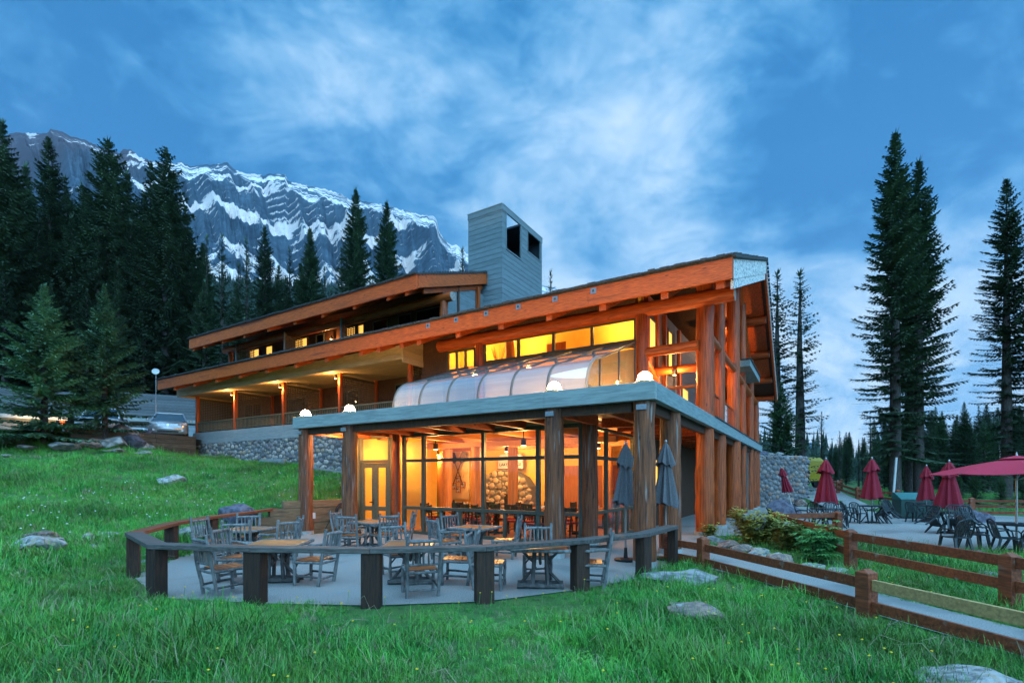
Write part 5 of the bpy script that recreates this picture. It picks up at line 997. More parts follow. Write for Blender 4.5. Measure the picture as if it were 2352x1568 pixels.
for k, ang, d, tip, face, lab in (('a',250,.75,32,0,'black chair tipped onto the table beside the stone wall, slats towards the path'),('a',205,.8,25,0,'black chair leaning at the stone wall table near the fence corner'),('a',150,.75,0,0,'black chair upright on the wall side of the stone wall table'),('a',335,.85,42,0,'black chair tipped steeply beside the rail stub at the stone wall table'),('a',20,.8,0,40,'black chair upright between the first two red umbrellas, nearer the wall'),
      ('b',200,.78,0,0,'black chair upright at the torn hem umbrella, on its wall side'),('b',160,.8,0,0,'black chair upright behind the table of the torn hem umbrella'),('b',290,.7,35,0,'black chair tipped onto the table of the torn hem umbrella'),('b',335,.8,40,10,'black chair leaning over next to the torn hem umbrella, bin side'),('b',20,.85,30,0,'black chair leaning behind the torn hem umbrella, bin side'),
      ('c',200,.75,0,0,'black chair upright before the teal bin'),('c',300,.75,20,0,'black chair half tipped under the umbrella at the teal bin'),('c',30,.8,0,0,'black chair behind the umbrella at the teal bin'),
      ('d',185,.9,48,0,'black chair lying furthest over at the edge of the chair pile'),('d',240,.75,35,0,'black chair tipped on the chair pile, slats to the gravel'),('d',275,.72,38,-8,'black chair tipped in the middle of the chair pile'),('d',320,.75,36,0,'black chair tipped on the chair pile next to the boulder'),('d',20,.8,30,0,'black chair tipped behind the chair pile against the boulder'),
      ('e',215,.95,0,-60,'black chair standing out in the open beside the open umbrella table'),('e',250,.8,0,30,'black chair under the open umbrella with its back to the fence'),('e',160,.85,0,0,'black chair behind the open umbrella table'),('e',110,.9,0,0,'black chair beyond the open umbrella pole'),('e',290,.8,0,0,'black chair at the open umbrella table, close to the flat brown boulder'),('e',190,1.9,0,80,'black chair standing apart between boulder and open umbrella')): rchair(k, ang, d, tip, face, lab)
# ------------------------------------------------------------------ finding the ground under a place in view
_YS = np.concatenate([np.arange(2.5, 14, .05), np.arange(14, 70, .15)])
def ground_at(px, py):
    X = (px-CXP)/FPX*_YS; Zr = H_EYE+(HYP-py)/FPX*_YS; d = hz(X, _YS)-Zr; i = int(np.argmax(d > 0)) if (d > 0).any() else len(_YS)-1
    return Vector((X[i], _YS[i], float(hz([X[i]], [_YS[i]])[0])))
# ------------------------------------------------------------------ river stone wall past the gable
a = WT(0.1, 24.75); b = Vector(((1857-CXP)/FPX*33.6, 33.6, 0)); dv = b-a; wl = dv.length
sw = thing('river_stone_wall', 'tall rounded river stone wall adjoining the gable end of the lodge', 'wall', (a.x, a.y, 0.0), math.atan2(dv.y, dv.x))
MB().box(0, wl, 0.02, 0.6, -0.2, 3.3).build('wall_core', M['mortar'], sw)
lay_stones(pack(wl, 3.25, 0.055, 0.175, 12000, 6), sw, STONES_R, lambda x, z: Vector((x, 0.015, z+0.03)), 300)
for k in range(int(wl/0.42)):
    o = link('coping_stone', STONES_R[k % 6], None, sw); o.location = (0.2+k*0.42, 0.25, 3.3); o.scale = (.22, .3, .11); o.rotation_euler = (0, random.uniform(-.2,.2), 0)
# side of the wall end, facing the path
for k, (x, z, r) in enumerate(pack(0.6, 3.2, .09, .2, 900, 8)):
    o = link('end_stone', STONES_R[k % 6], None, sw); o.location = (wl-.02, x, z+.05); o.scale = (r*1.05, r*.6, r*.95); o.rotation_euler = (0, 0, R(90))
# ------------------------------------------------------------------ boulders
def rock_mesh(seed, flat=.6, sub=4):
    rs = np.random.default_rng(seed); bm = bmesh.new(); bmesh.ops.create_icosphere(bm, subdivisions=sub, radius=1.0)
    P = np.array([v.co[:] for v in bm.verts]); off = rs.uniform(0, 50, 3); cuts = rs.normal(size=(13, 3)); cuts /= np.linalg.norm(cuts, axis=1)[:,None]; cd = rs.uniform(.5, .88, 13)
    for c, d in zip(cuts, cd): s = P@c; over = np.maximum(s-d, 0); P = P-over[:,None]*c*.96          # broken flat faces
    n = fbm(P[:,0]*1.7+off[0], P[:,1]*1.7+off[1]+P[:,2]*1.3, 4, seed)-.5; n2 = fbm(P[:,0]*5.1+off[1], P[:,1]*5.1+P[:,2]*4.3+off[2], 3, seed+5)-.5; P = P*(1+.34*n+.13*n2)[:,None]; P[:,2] *= flat
    for v, p in zip(bm.verts, P): v.co = p
    me = bpy.data.meshes.new('boulder'); bm.to_mesh(me); bm.free(); me.polygons.foreach_set('use_smooth', [True]*len(me.polygons))
    try: me.set_sharp_from_angle(angle=R(26))
    except Exception: pass
    return me
ROCKM = {}
def rock(px, py, wpx, mat, label, flat=.6, asp=1.0, Y=None, sink=.34, group=None):
    p = ground_at(px, py) if Y is None else at(px, py, Y); d = p.y; w = wpx/FPX*d/2*1.12; k = len(ROCKM) % 9; key = (k, mat, flat)
    if key not in ROCKM: me = rock_mesh(31+k+len(ROCKM), flat); me.materials.append(M[mat]); ROCKM[key] = me
    o = link('boulder', ROCKM[key], None); o.location = (p.x, p.y+w*.3*asp, p.z+w*flat*(1-2*sink)*.6); o.scale = (w*1.08, w*asp, w); o.rotation_euler = (0, 0, random.uniform(-.5,.5)); return tag(o, label, 'boulder', group)
zl = lambda x, y: (x*.1953, 775.2+y*.1953)
for x, y, w, m, lab, fl_ in ((1465,1215,210,'rock_red','rusty brown boulder on top of the pile below the parked cars',.62),(1690,1250,120,'rock_dark','dark purple boulder leaning on the parking retaining wall',.7),(1575,1245,80,'rock','small white stone wedged between the pile boulders',.6),(1320,1320,235,'rock','broad white boulder at the front of the pile below the cars',.55),(1525,1330,220,'rock_dark','big dark boulder at the front of the pile below the cars',.6),(1650,1345,130,'rock','pale boulder next to the big dark boulder of the pile',.65),(1735,1350,90,'rock','pinkish boulder at the lodge end of the pile',.6),(1130,1300,160,'rock_red','rust coloured round boulder between white boulders on the slope',.55),(990,1320,200,'rock_red','pinkish flat boulder on the slope under the spruce',.42),(755,1345,290,'rock','long pale flat boulder on the slope under the spruce',.34),(1310,1372,200,'rock','thin pale slab in the grass below the white boulder',.2),(1680,1392,130,'rock','half buried pale slab below the boulder pile',.3),(90,1300,160,'rock','grey boulder in the grass below the cabin bushes',.5),(215,1265,110,'rock','grey boulder beside the dark bushes',.5),(270,1345,210,'rock','low white slab in the grass near the cabin bushes',.25),(45,1415,90,'rock','tiny white slab at the picture edge of the slope',.3)):
    rock(*zl(x, y-14), w*.1953*1.3, m, lab, fl_*1.25, sink=.08)
for px, py, w, m, lab, fl_ in ((387,1112,52,'rock','lone pale boulder halfway up the meadow slope',.5),(84,1262,78,'rock','white boulder in front of the meadow rock cluster',.5),(82,1240,62,'rock_red','reddish boulder behind the white one in the meadow',.45),(122,1248,30,'rock','small grey stone beside the meadow rock cluster',.6),(198,1248,34,'rock','pale upright stone midway to the plank rail',.8),(210,1262,26,'rock','small pale stone under the upright stone',.6),(245,1240,50,'rock','flat white boulder next to the upright stone',.4),(20,1242,36,'rock','thin white stone at the edge of the meadow',.3),(435,1234,62,'rock','round pale boulder behind the plank rail posts',.5),(448,1262,44,'rock','pale boulder in the grass at the patio edge',.5),(424,1262,30,'rock_red','reddish stone at the patio edge behind the rail',.5),(335,1296,22,'rock','small white stone below the plank rail corner',.6),(539,1205,66,'rock_dark','dark boulder behind the far log table',.75),(6,1292,18,'rock','white pebble at the meadow edge',.5),(8,1352,20,'rock','pale pebble in the lower meadow',.5),(112,1365,22,'rock_dark','dark pebble in the lower meadow',.5)):
    rock(px, py, w*1.1, m, lab, fl_*1.1, sink=.18)
for px, py, w, m, lab, fl_, ap in ((1573,1345,160,'rock','long pale boulder with a notched top in the tall grass',.36,.6),(1606,1418,138,'rock_red','brown streaked flat boulder in the tall grass',.38,.7),(2245,1590,190,'rock','grey boulder cut by the bottom of the picture',.4,.8),(1642,1251,52,'rock','white edging stone closest to the log columns',.5,.9),(1677,1258,54,'rock_red','orange edging stone, second from the log columns',.5,.9),(1710,1268,46,'rock_red','pinkish edging stone, third from the log columns',.5,.9),(1745,1280,56,'rock','grey edging stone, fourth from the log columns',.6,.9),(1800,1300,72,'rock_red','largest tan edging stone of the flower bed',.55,.9),(1774,1284,24,'rock','small grey edging stone behind the largest one',.6,.9),(1868,1312,52,'rock','purple grey edging stone under the leafy plant',.6,.9),(1925,1322,52,'rock','last white edging stone towards the grass',.5,.9),(1806,1183,86,'rock_dark','long dark boulder between flower bed and stone wall',.55,.8),(2243,1200,70,'rock_dark','dark boulder behind the tipped chairs',.7,.9),(2254,1287,98,'rock_red','flat brown boulder behind the fence rail',.3,.8),(2338,1300,44,'rock','grey boulder at the fence by the picture edge',.4,.8),(2272,1322,54,'rock','pale slab under the fence post',.3,.8),(1846,1160,34,'rock_red','reddish boulder at the foot of the stone wall end',.55,.8)):
    rock(px, py, w, m, lab, fl_, ap, sink=.2)
for s, r, lab in ((.6,.3,'grey rock lying on top of the stone wall near the lodge'),(1.3,.2,'small rock on the stone wall top'),(2.0,.24,'round rock on the stone wall top, furthest from the lodge')):
    q = a+dv*(s/wl); o = link('boulder', list(ROCKM.values())[int(s*3) % 8], None); o.location = (q.x+.25, q.y+.5, 3.45); o.scale = (r*1.5, r*1.2, r); tag(o, lab, 'boulder')
# ------------------------------------------------------------------ timber retaining walls
def timber_wall(name, label, P, Q, z0, z1, n, th, mat, step=0.0, joints=1):
    P = Vector((*P, 0)); Q = Vector((*Q, 0)); d = Q-P; L_ = d.length; o = thing(name, label, 'wall', P, math.atan2(d.y, d.x)); h = (z1-z0)/n
    for k in range(n):
        x0 = -step*(n-1-k) if step > 0 else 0.0; cuts = [x0+0.0]+sorted(random.uniform(.25,.75)*L_ for _ in range(joints))+[L_]
        if step < 0: cuts[0] = step*(k-n+1)*-1*0
        for a_, b_ in zip(cuts, cuts[1:]): MB().box(a_+.004, b_-.004, 0.01*(k % 2)-th/2, th/2, z0+k*h, z0+(k+1)*h-.008).build('timber', M[mat], o, bevel=.01)
    return o
tw_ = timber_wall('timber_retaining_wall', 'stepped brown timber retaining wall behind the coiled hose', (-7.5,16.15), (-5.72,17.98), -.1, 1.15, 5, .2, 'timber_warm', .42, 0)
timber_wall('timber_retaining_wall', 'dark timber retaining wall below the parked cars', (-23.15,25.9), (-20.2,31.5), 2.7, 4.52, 7, .22, 'timber', 0, 1)
o = MB().box(-.07,.07,-.03,.03,-.1,.1).build('outlet_box', M['white_paint']); o.location = (-6.75, 16.78, .62); o.rotation_euler = (0,0,R(45)); tag(o, 'small white outlet box on the timber wall by the end column', 'outlet')
# hose
hs = thing('garden_hose', 'coiled dark garden hose hanging on the timber wall', 'hose', (-6.05, 17.45, .62), R(45))
q = MB()
for j in range(7):
    pts = []; w = .24+.03*random.random(); h = .36+.05*random.random(); oy = -.14-.03*j
    for k in range(25): a_ = 2*math.pi*k/24; pts.append((w*math.cos(a_)+.02*math.sin(j), oy+.01*math.sin(3*a_+j), h*math.sin(a_)+.02*math.cos(j*2)))
    q.tube(pts, .018, 6, False)
q.build('coil', M['rubber'], hs, smooth=True); MB().tube([(-.26,-.2,.1),(-.5,-.22,-.2),(-.7,-.25,-.5),(-.55,-.3,-.6),(-.1,-.28,-.6),(.2,-.2,-.56)], .018, 6).build('loose_end', M['rubber'], hs, smooth=True); MB().tube([(-.05,-.1,.36),(0,-.12,.5),(.05,-.1,.36)], .02, 6).build('hanger', M['pole_metal'], hs)
# ladder lying on the slope
la, lb_ = ground_at(724, 1100), ground_at(800, 1108); la.z += .18; lb_.z += .12; dd = lb_-la; up = Vector((0.12,-.35,.3))
ld = thing('aluminium_ladder', 'aluminium ladder lying in the grass below the stone base', 'ladder', la)
for s in (0, 1): MB().obox(up*s-dd*.02, up*s+dd*1.6, .03, .07).build('side_rail', M['pole_metal'], ld)
for k in range(13): s = k/12; MB().tube([dd*(s*1.55), dd*(s*1.55)+up], .018, 6).build('rung', M['pole_metal'], ld)
# ------------------------------------------------------------------ split rail fences
def fence(name, label, posts, rails, pw=.1, ph=.8, mat='fence_wood', rh=.13, alt=None, dz=0.0):
    p0 = Vector((*posts[0][:2], 0)); o = thing(name, label, 'fence', p0); zz = [(hz1(x, y) if len(posts[0]) == 2 else posts[i][2])+dz for i, (x, y, *_) in enumerate(posts)]
    for i, (x, y, *_) in enumerate(posts):
        q = MB(); h = ph*random.uniform(.97,1.04); q.add([(-pw,-pw,-.3),(pw,-pw,-.3),(pw,pw,-.3),(-pw,pw,-.3),(-pw,-pw,h-.05),(pw,-pw,h-.05),(pw,pw,h-.05),(-pw,pw,h-.05),(0,-pw*.6,h),(0,pw*.6,h)], [(0,3,2,1),(0,1,5,4),(1,2,6,5),(2,3,7,6),(3,0,4,7),(4,5,8),(5,6,9,8),(6,7,9),(7,4,8,9)])
        b_ = q.build('post', M['post_wood'] if mat == 'dark' else M['fence_wood'], o, bevel=.008); b_.location = (x-p0.x, y-p0.y, zz[i]); b_.rotation_euler = (0,0,random.uniform(-.1,.1)+(math.atan2(posts[min(i+1,len(posts)-1)][1]-posts[max(i-1,0)][1], posts[min(i+1,len(posts)-1)][0]-posts[max(i-1,0)][0])))
    for i in range(len(posts)-1):
        for j, rz_ in enumerate(rails):
            A = Vector((posts[i][0]-p0.x, posts[i][1]-p0.y, zz[i]+rz_)); B = Vector((posts[i+1][0]-p0.x, posts[i+1][1]-p0.y, zz[i+1]+rz_)); d = (B-A).normalized(); m_ = 'fence_wood' if not (alt and (i, j) in alt) else alt[(i, j)]
            MB().obox(A+d*(pw+.004), B-d*(pw+.004), .055, rh).build('rail', M[m_], o, bevel=.006)
    return o
FA = [(3.62,11.35,0),(4.06,10.5,0),(4.93,6.88,0),(5.75,3.35,0)]
fence('split_rail_fence', 'low two rail fence between tall grass and the path, one bare pale rail', FA, (.13,.43), .095, .66, rh=.15, alt={(2,1):'fence_pale'})
FB = [(7.92,14.6,.05),(7.12,10.4,0),(7.25,7.2,0),(7.4,4.2,0)]
fence('split_rail_fence', 'reddish two rail fence beside the flower bed and black chairs', FB, (.34,.68), .09, .82, rh=.16)
fence('split_rail_fence', 'short rail stub at the flower bed corner by the tipped chairs', [(7.95,14.85,.08),(10.2,15.5,.08)], (.3,.66), .1, .80, rh=.16)
fence('split_rail_fence', 'rail fence along the far side of the uphill path', [(30,45),(26.6,41),(24.4,37),(23.2,33.2),(23.4,30)], (.35,.7), .1, .95, rh=.16)
fence('split_rail_fence', 'rail fence behind the stone wall by the yellow vehicle', [(19.6,37.5),(21.6,38.5),(23.6,41)], (.35,.7), .1, .9, rh=.16)
fence('split_rail_fence', 'rail fence at the forest edge behind the open umbrella', [(20.0,24.2),(22.3,24.0),(24.8,23.4),(27.2,22.4)], (.25,.55,.8), .1, .95, rh=.13)
# ------------------------------------------------------------------ odds and ends at the forest edge
bn = thing('bear_proof_bin', 'teal metal bin behind the red umbrellas', 'bin', (19.1,23.4,0), R(-12)); teal = surf('teal paint', (0.02,0.14,0.13), (0.015,0.1,0.095), 10, rough=.5, bump=.05); dg_ = surf('dark green paint', (0.015,0.06,0.05), (0.01,0.04,0.035), 10, rough=.5, bump=.05)
MB().box(-.8,.8,-.4,.4,.05,.9).build('body', dg_, bn, bevel=.02); MB().prism([(-.42,.9),(.42,.9),(.42,1.2),(.2,1.2)], -.8, .8, 'x').build('lid', teal, bn, bevel=.015); MB().box(-.3,.3,-.46,-.405,.7,.76).build('handle', M['black'], bn)
p = at(2078-78, 1090, 27); wp = MB().tube([(0,0,0),(.25,0,3.0)], [.07,.06], 8).build('bare_pole', M['white_paint'], None, smooth=True); wp.location = ((2050-CXP)/FPX*31, 31, hz1((2050-CXP)/FPX*31, 31)-.1); tag(wp, 'slim pale leaning pole before the big spruce trunks', 'pole')
nb_ = thing('notice_board', 'brown boarded notice board with thick log post under the open umbrella', 'board', (23.9,21.2,hz1(23.9,21.2)), R(-15)); MB().tube([(-.9,0,0),(-.9,0,1.95)], [.26,.25], 12).build('log_post', M['log_v'], nb_, smooth=True); MB().tube([(1.5,0,0),(1.5,0,1.9)], [.2,.2], 12).build('log_post', M['log_v'], nb_, smooth=True)
for k in range(5): MB().box(-.6,1.3,-.04,.04,.55+k*.24,.78+k*.24).build('board', M['darkwood'], nb_)
MB().box(-.65,1.33,-.06,.06,1.76,1.82).build('cap', M['black'], nb_)
yb = thing('yellow_bus', 'yellow vehicle half hidden behind the end of the stone wall', 'bus', (24.6,43.0,hz1(24.6,43.0)), R(20)); yel = surf('yellow paint', (0.62,0.42,0.015), (0.5,0.34,0.012), 6, rough=.35, bump=.02)
MB().prism([(-1.1,.5),(1.1,.5),(1.12,1.3),(1.0,2.35),(.7,2.6),(-.7,2.6),(-1.0,2.35),(-1.12,1.3)], -3.2, 2.2, 'x').build('body', yel, yb, bevel=.08); MB().box(-3.3,2.3,-1.14,1.14,.42,.58).build('bumper', M['black'], yb)
for x in (-2.2,): MB().box(x-.45,x+.45,-1.10,-1.06,1.5,2.15).build('window', yel, yb)
for x in (-2.1,1.3):
    for s in (-1,1): MB().tube([(x,s*.85,.42),(x,s*1.08,.42)], .42, 14).build('wheel', M['rubber'], yb)
# ------------------------------------------------------------------ parked cars
def car(label, loc, rz, body, group='parked cars', L_=4.6, Wd=1.86, Hh=1.62, scale=1.0, rear=False):
    o = thing('parked_car', label, 'car', loc, rz, group); o.scale = (scale,)*3          # front looks to -y
    mb = MB(); hw = Wd/2
    # stations from nose to tail: (y, half width factor, bottom, shoulder, top of lower body)
    ST = [(-L_/2,.70,.34,.58,.66),(-L_/2+.07,.86,.24,.66,.80),(-L_/2+.28,.96,.20,.74,.90),(-L_/2+.75,1.0,.19,.82,.98),(-L_/2+1.25,1.0,.19,.86,1.03),(0,1.0,.19,.88,1.04),(L_/2-1.0,1.0,.19,.90,1.05),(L_/2-.35,.98,.22,.90,1.04),(L_/2-.08,.90,.28,.82,1.0),(L_/2,.80,.40,.74,.94)]
    ring = []
    for y, f, zb, zs_, zt in ST:
        w = hw*f; ring.append([(-w*.88,y,zb),(-w,y,zb+.14),(-w,y,zs_-.12),(-w*.985,y,zs_),(-w*.86,y,zt-.02),(-w*.4,y,zt+.02),(w*.4,y,zt+.02),(w*.86,y,zt-.02),(w*.985,y,zs_),(w,y,zs_-.12),(w,y,zb+.14),(w*.88,y,zb)])
    n = 12; vs = [p for r_ in ring for p in r_]; fs = [(i*n+k, i*n+(k+1) % n, (i+1)*n+(k+1) % n, (i+1)*n+k) for i in range(len(ST)-1) for k in range(n)]+[tuple(range(n)), tuple((len(ST)-1)*n+k for k in range(n))]
    mb.add(vs, fs).build('body', body, o, smooth=True)
    y0, y1, y2, y3 = -L_/2+1.15, -L_/2+1.95, L_/2-1.0, L_/2-.25; zb, zt = 1.02, Hh; wb, wt = hw*.88, hw*.68
    MB().add([(-wt,y1,zt-.05),(wt,y1,zt-.05),(wt,y2,zt-.06),(-wt,y2,zt-.06),(-wt*.9,y1+.2,zt),(wt*.9,y1+.2,zt),(wt*.9,y2-.2,zt),(-wt*.9,y2-.2,zt),(-wt,y1,zt-.1),(wt,y1,zt-.1),(wt,y2,zt-.12),(-wt,y2,zt-.12)], [(4,5,6,7),(0,1,5,4),(1,2,6,5),(2,3,7,6),(3,0,4,7),(8,9,1,0),(9,10,2,1),(10,11,3,2),(11,8,0,3),(8,11,10,9)]).build('roof', body, o, smooth=True)
    cv = [(-wb,y0,zb),(wb,y0,zb),(wb,y3,zb),(-wb,y3,zb),(-wt,y1,zt-.1),(wt,y1,zt-.1),(wt,y2,zt-.1),(-wt,y2,zt-.1)]
    for nm, f_ in (('windscreen',(0,1,5,4)),('side_window',(1,2,6,5)),('rear_window',(2,3,7,6)),('side_window',(3,0,4,7))): MB().add([cv[i] for i in f_], [(0,1,2,3)]).build(nm, M['car_glass'], o)
    for s in (-1,1):
        MB().obox((s*wb,y0,zb),(s*wt,y1,zt-.08),.06,.05).build('pillar', body, o); MB().obox((s*wb,y3,zb),(s*wt,y2,zt-.08),.1,.08).build('pillar', body, o); MB().obox((s*(wb+.01),0.05,zb),(s*(wt+.01),0.05,zt-.08),.05,.06).build('pillar', M['black'], o)
        MB().lathe([(.02,-.05),(.09,-.02),(.09,.05),(.02,.08)], 8).build('mirror', body, o, smooth=True).location = (s*(hw+.10),y0+.35,1.07)
        MB().add([(s*hw*.56,-L_/2-.005,.70),(s*hw*.90,-L_/2+.16,.74),(s*hw*.93,-L_/2+.20,.88),(s*hw*.58,-L_/2+.06,.80),(s*hw*.56,-L_/2+.1,.70),(s*hw*.90,-L_/2+.3,.74),(s*hw*.93,-L_/2+.3,.88),(s*hw*.58,-L_/2+.16,.80)], [(0,1,2,3),(0,4,5,1),(1,5,6,2),(2,6,7,3),(3,7,4,0)]).build('headlight', M['headlight'], o)
        MB().tube([(s*hw*.70,-L_/2+.0,.42),(s*hw*.70,-L_/2+.12,.42)], .06, 10).build('fog_lamp', M['headlight'], o)
        MB().box(min(s*hw*.72,s*hw*.90),max(s*hw*.72,s*hw*.90),L_/2-.12,L_/2+.005,.78,1.0).build('tail_light', M['tail'], o)
        for yw in (-L_/2+.88, L_/2-.85):
            w_ = MB().tube([(s*(hw-.24),yw,.335),(s*(hw-.01),yw,.335)], .335, 20).build('wheel', M['rubber'], o); MB().tube([(s*(hw-.012),yw,.335),(s*(hw+.004),yw,.335)], .21, 14).build('rim', M['pole_metal'], w_)
    for k in range(4): MB().box(-hw*.5,hw*.5,-L_/2-.02,-L_/2+.06,.615+k*.045,.635+k*.045).build('grille_bar', M['chrome'], o)
    MB().box(-hw*.5,hw*.5,-L_/2+.0,-L_/2+.08,.60,.80).build('grille', M['black'], o); MB().box(-hw*.52,hw*.52,-L_/2+.0,-L_/2+.09,.30,.40).build('air_intake', M['black'], o)
    MB().tube([(0,-L_/2-.035,.70),(0,-L_/2-.02,.70)], .055, 12).build('emblem', M['chrome'], o)
    return o
M['car_glass'] = surf('car window glass', (0.03,0.035,0.04), (0.02,0.024,0.03), 4, rough=.04, bump=0, spec=1.0, coat=1.0)
M['headlight'] = surf('headlight glass', (0.55,0.57,0.60), (0.4,0.42,0.45), 30, rough=.1, bump=0, spec=.9); M['tail'] = surf('red tail lamp', (0.45,0.02,0.015), (0.3,0.012,0.01), 20, rough=.15, bump=0, spec=.8); M['chrome'] = surf('chrome', (0.6,0.6,0.62), (0.5,0.5,0.52), 10, metal=1.0, rough=.12, bump=0)
silver = surf('silver car paint', (0.42,0.44,0.47), (0.36,0.38,0.41), 3, metal=.5, rough=.28, bump=0, coat=.8); white_c = surf('white car paint', (0.66,0.67,0.69), (0.6,0.61,0.63), 3, rough=.28, bump=0, coat=.8)
def car_at(label, px, Y, rz, body, **kw): x = (px-CXP)/FPX*Y; return car(label, (x, Y, 4.35), rz, body, **kw)
car_at('silver crossover facing the retaining wall next to the lodge', 391, 32.2, R(32), silver, scale=1.10)
car_at('white crossover behind the trunk of the taller young spruce', 240, 30.6, R(30), white_c, scale=1.10, Hh=1.72)
car_at('white hatchback whose tail lamp shows between two crossovers', 322, 40, R(200), white_c, Hh=1.5)
car_at('white low car behind the two young spruces', 172, 38, R(20), white_c, Hh=1.46)
car_at('white sedan with red tail lamp behind the bushy young spruce', 100, 36, R(235), white_c, Hh=1.45)
# ------------------------------------------------------------------ buildings beyond the parking lot
def outbuilding(name, label, loc, rz, w, d, h, rise, wall, lit=False, porch=False):
    o = thing(name, label, 'building', loc, rz); MB().box(-w/2,w/2,0,d,-.5,h).build('wall', M[wall], o)
    MB().prism([(-.9,h-.25),(d/2,h+rise),(d+.9,h-.25),(d+.9,h-.1),(d/2,h+rise+.16),(-.9,h-.1)], -w/2-.8, w/2+.8, 'x').build('roof', M['shingle_pale'], o); MB().prism([(.02,h),(d/2,h+rise-.02),(d-.02,h)], -w/2, w/2, 'x').build('gable', M[wall], o)
    n = 9
    for k in range(n):
        s = k/n; y = -.9+(d/2+.9)*s; z = h-.25+(rise+.25)*s+.16; MB().add([(-w/2-.85,y,z+.03),(w/2+.85,y,z+.03),(w/2+.85,y+(d/2+.9)/n+.02,z+(rise+.25)/n+.005),(-w/2-.85,y+(d/2+.9)/n+.02,z+(rise+.25)/n+.005),(-w/2-.85,y,z-.01),(w/2+.85,y,z-.01)], [(0,1,2,3),(4,5,1,0)]).build('shingle_course', M['shingle_pale'], o)
    MB().box(-w/2-.85,w/2+.85,-.98,-.92,h-.36,h-.06).build('fascia', M['grey_beam'], o)
    for x in np.linspace(-w/2+1.2, w/2-1.2, max(2, int(w/2.6))):
        f = MB(); f.box(x-.55,x+.55,-.06,-.005,.95,1.03); f.box(x-.55,x+.55,-.06,-.005,2.05,2.13); f.box(x-.55,x-.47,-.06,-.005,1.03,2.05); f.box(x+.47,x+.55,-.06,-.005,1.03,2.05); f.box(x-.03,x+.03,-.06,-.005,1.03,2.05); f = f.build('window', M['white_paint'] if not lit else M['frame'], o); MB().box(x-.47,x+.47,-.04,-.02,1.03,2.05).build('pane', M['lit_pane'] if lit else M['glass_dark'], f)
    if porch:
        for x in (-w/2-.5, 0, w/2+.5): MB().tube([(x,-.75,-.5),(x,-.75,h-.2)], .2, 12).build('log_post', M['log_v'], o, smooth=True)
    return o
cb = outbuilding('log_cabin', 'cabin with pale shingle roof and warm lit log posts beyond the parking lot', (-44.5,42,4.4), R(38), 8.5, 7, 3.0, 2.6, 'siding', True, True)
lamp_light('lamp_glow', (2.5,-1.6,2.2), 160, (1,.55,.2), .15, cb); lamp_light('lamp_glow', (4.6,-1.6,2.2), 120, (1,.55,.2), .15, cb)
outbuilding('staff_house', 'grey boarded house with shingle roof behind the silver crossover', (-30.5,50,4.6), R(25), 15, 8, 3.0, 2.8, 'siding'); 
outbuilding('staff_house', 'long grey house half hidden behind the bushy young spruce', (-46,56,5.4), R(20), 12, 8, 3.2, 2.6, 'siding')
pf = thing('privacy_fence', 'tall grey board fence behind the silver crossover', 'fence', (-30.2,42.5,4.35), R(8))
for k in range(40): MB().box(k*.16,k*.16+.152,0,.03,.05,2.0).build('board', M['skirt'], pf)
for x in (0,3.2,6.3): MB().box(x-.06,x+.06,-.06,-.002,0,2.15).build('post', M['skirt'], pf)
MB().box(-.05,6.45,-.04,.06,2.005,2.07).build('cap', M['skirt'], pf); MB().box(-.02,6.42,-.03,-.003,1.62,1.72).build('rail', M['skirt'], pf)
sd = thing('satellite_dish', 'white satellite dish on a thin mast beyond the eave end', 'dish', at(358, 884, 34), R(25)); pz = sd.location.z
MB().lathe([(.01,0),(.16,.03),(.3,.09),(.4,.16),(.41,.165),(.3,.11)], 18).build('reflector', M['white_paint'], sd, smooth=True).rotation_euler = (R(70),0,0)
sd.scale = (.55,)*3; sd.location.z += .35; sd.children[0].location = (0,0,1.0); MB().tube([(0,.05,-8),(0,.05,1.0)], .04, 8).build('mast', M['pole_metal'], sd); MB().tube([(0,0,.85),(-.15,-.5,.95)], .015, 5).build('feed_arm', M['pole_metal'], sd)
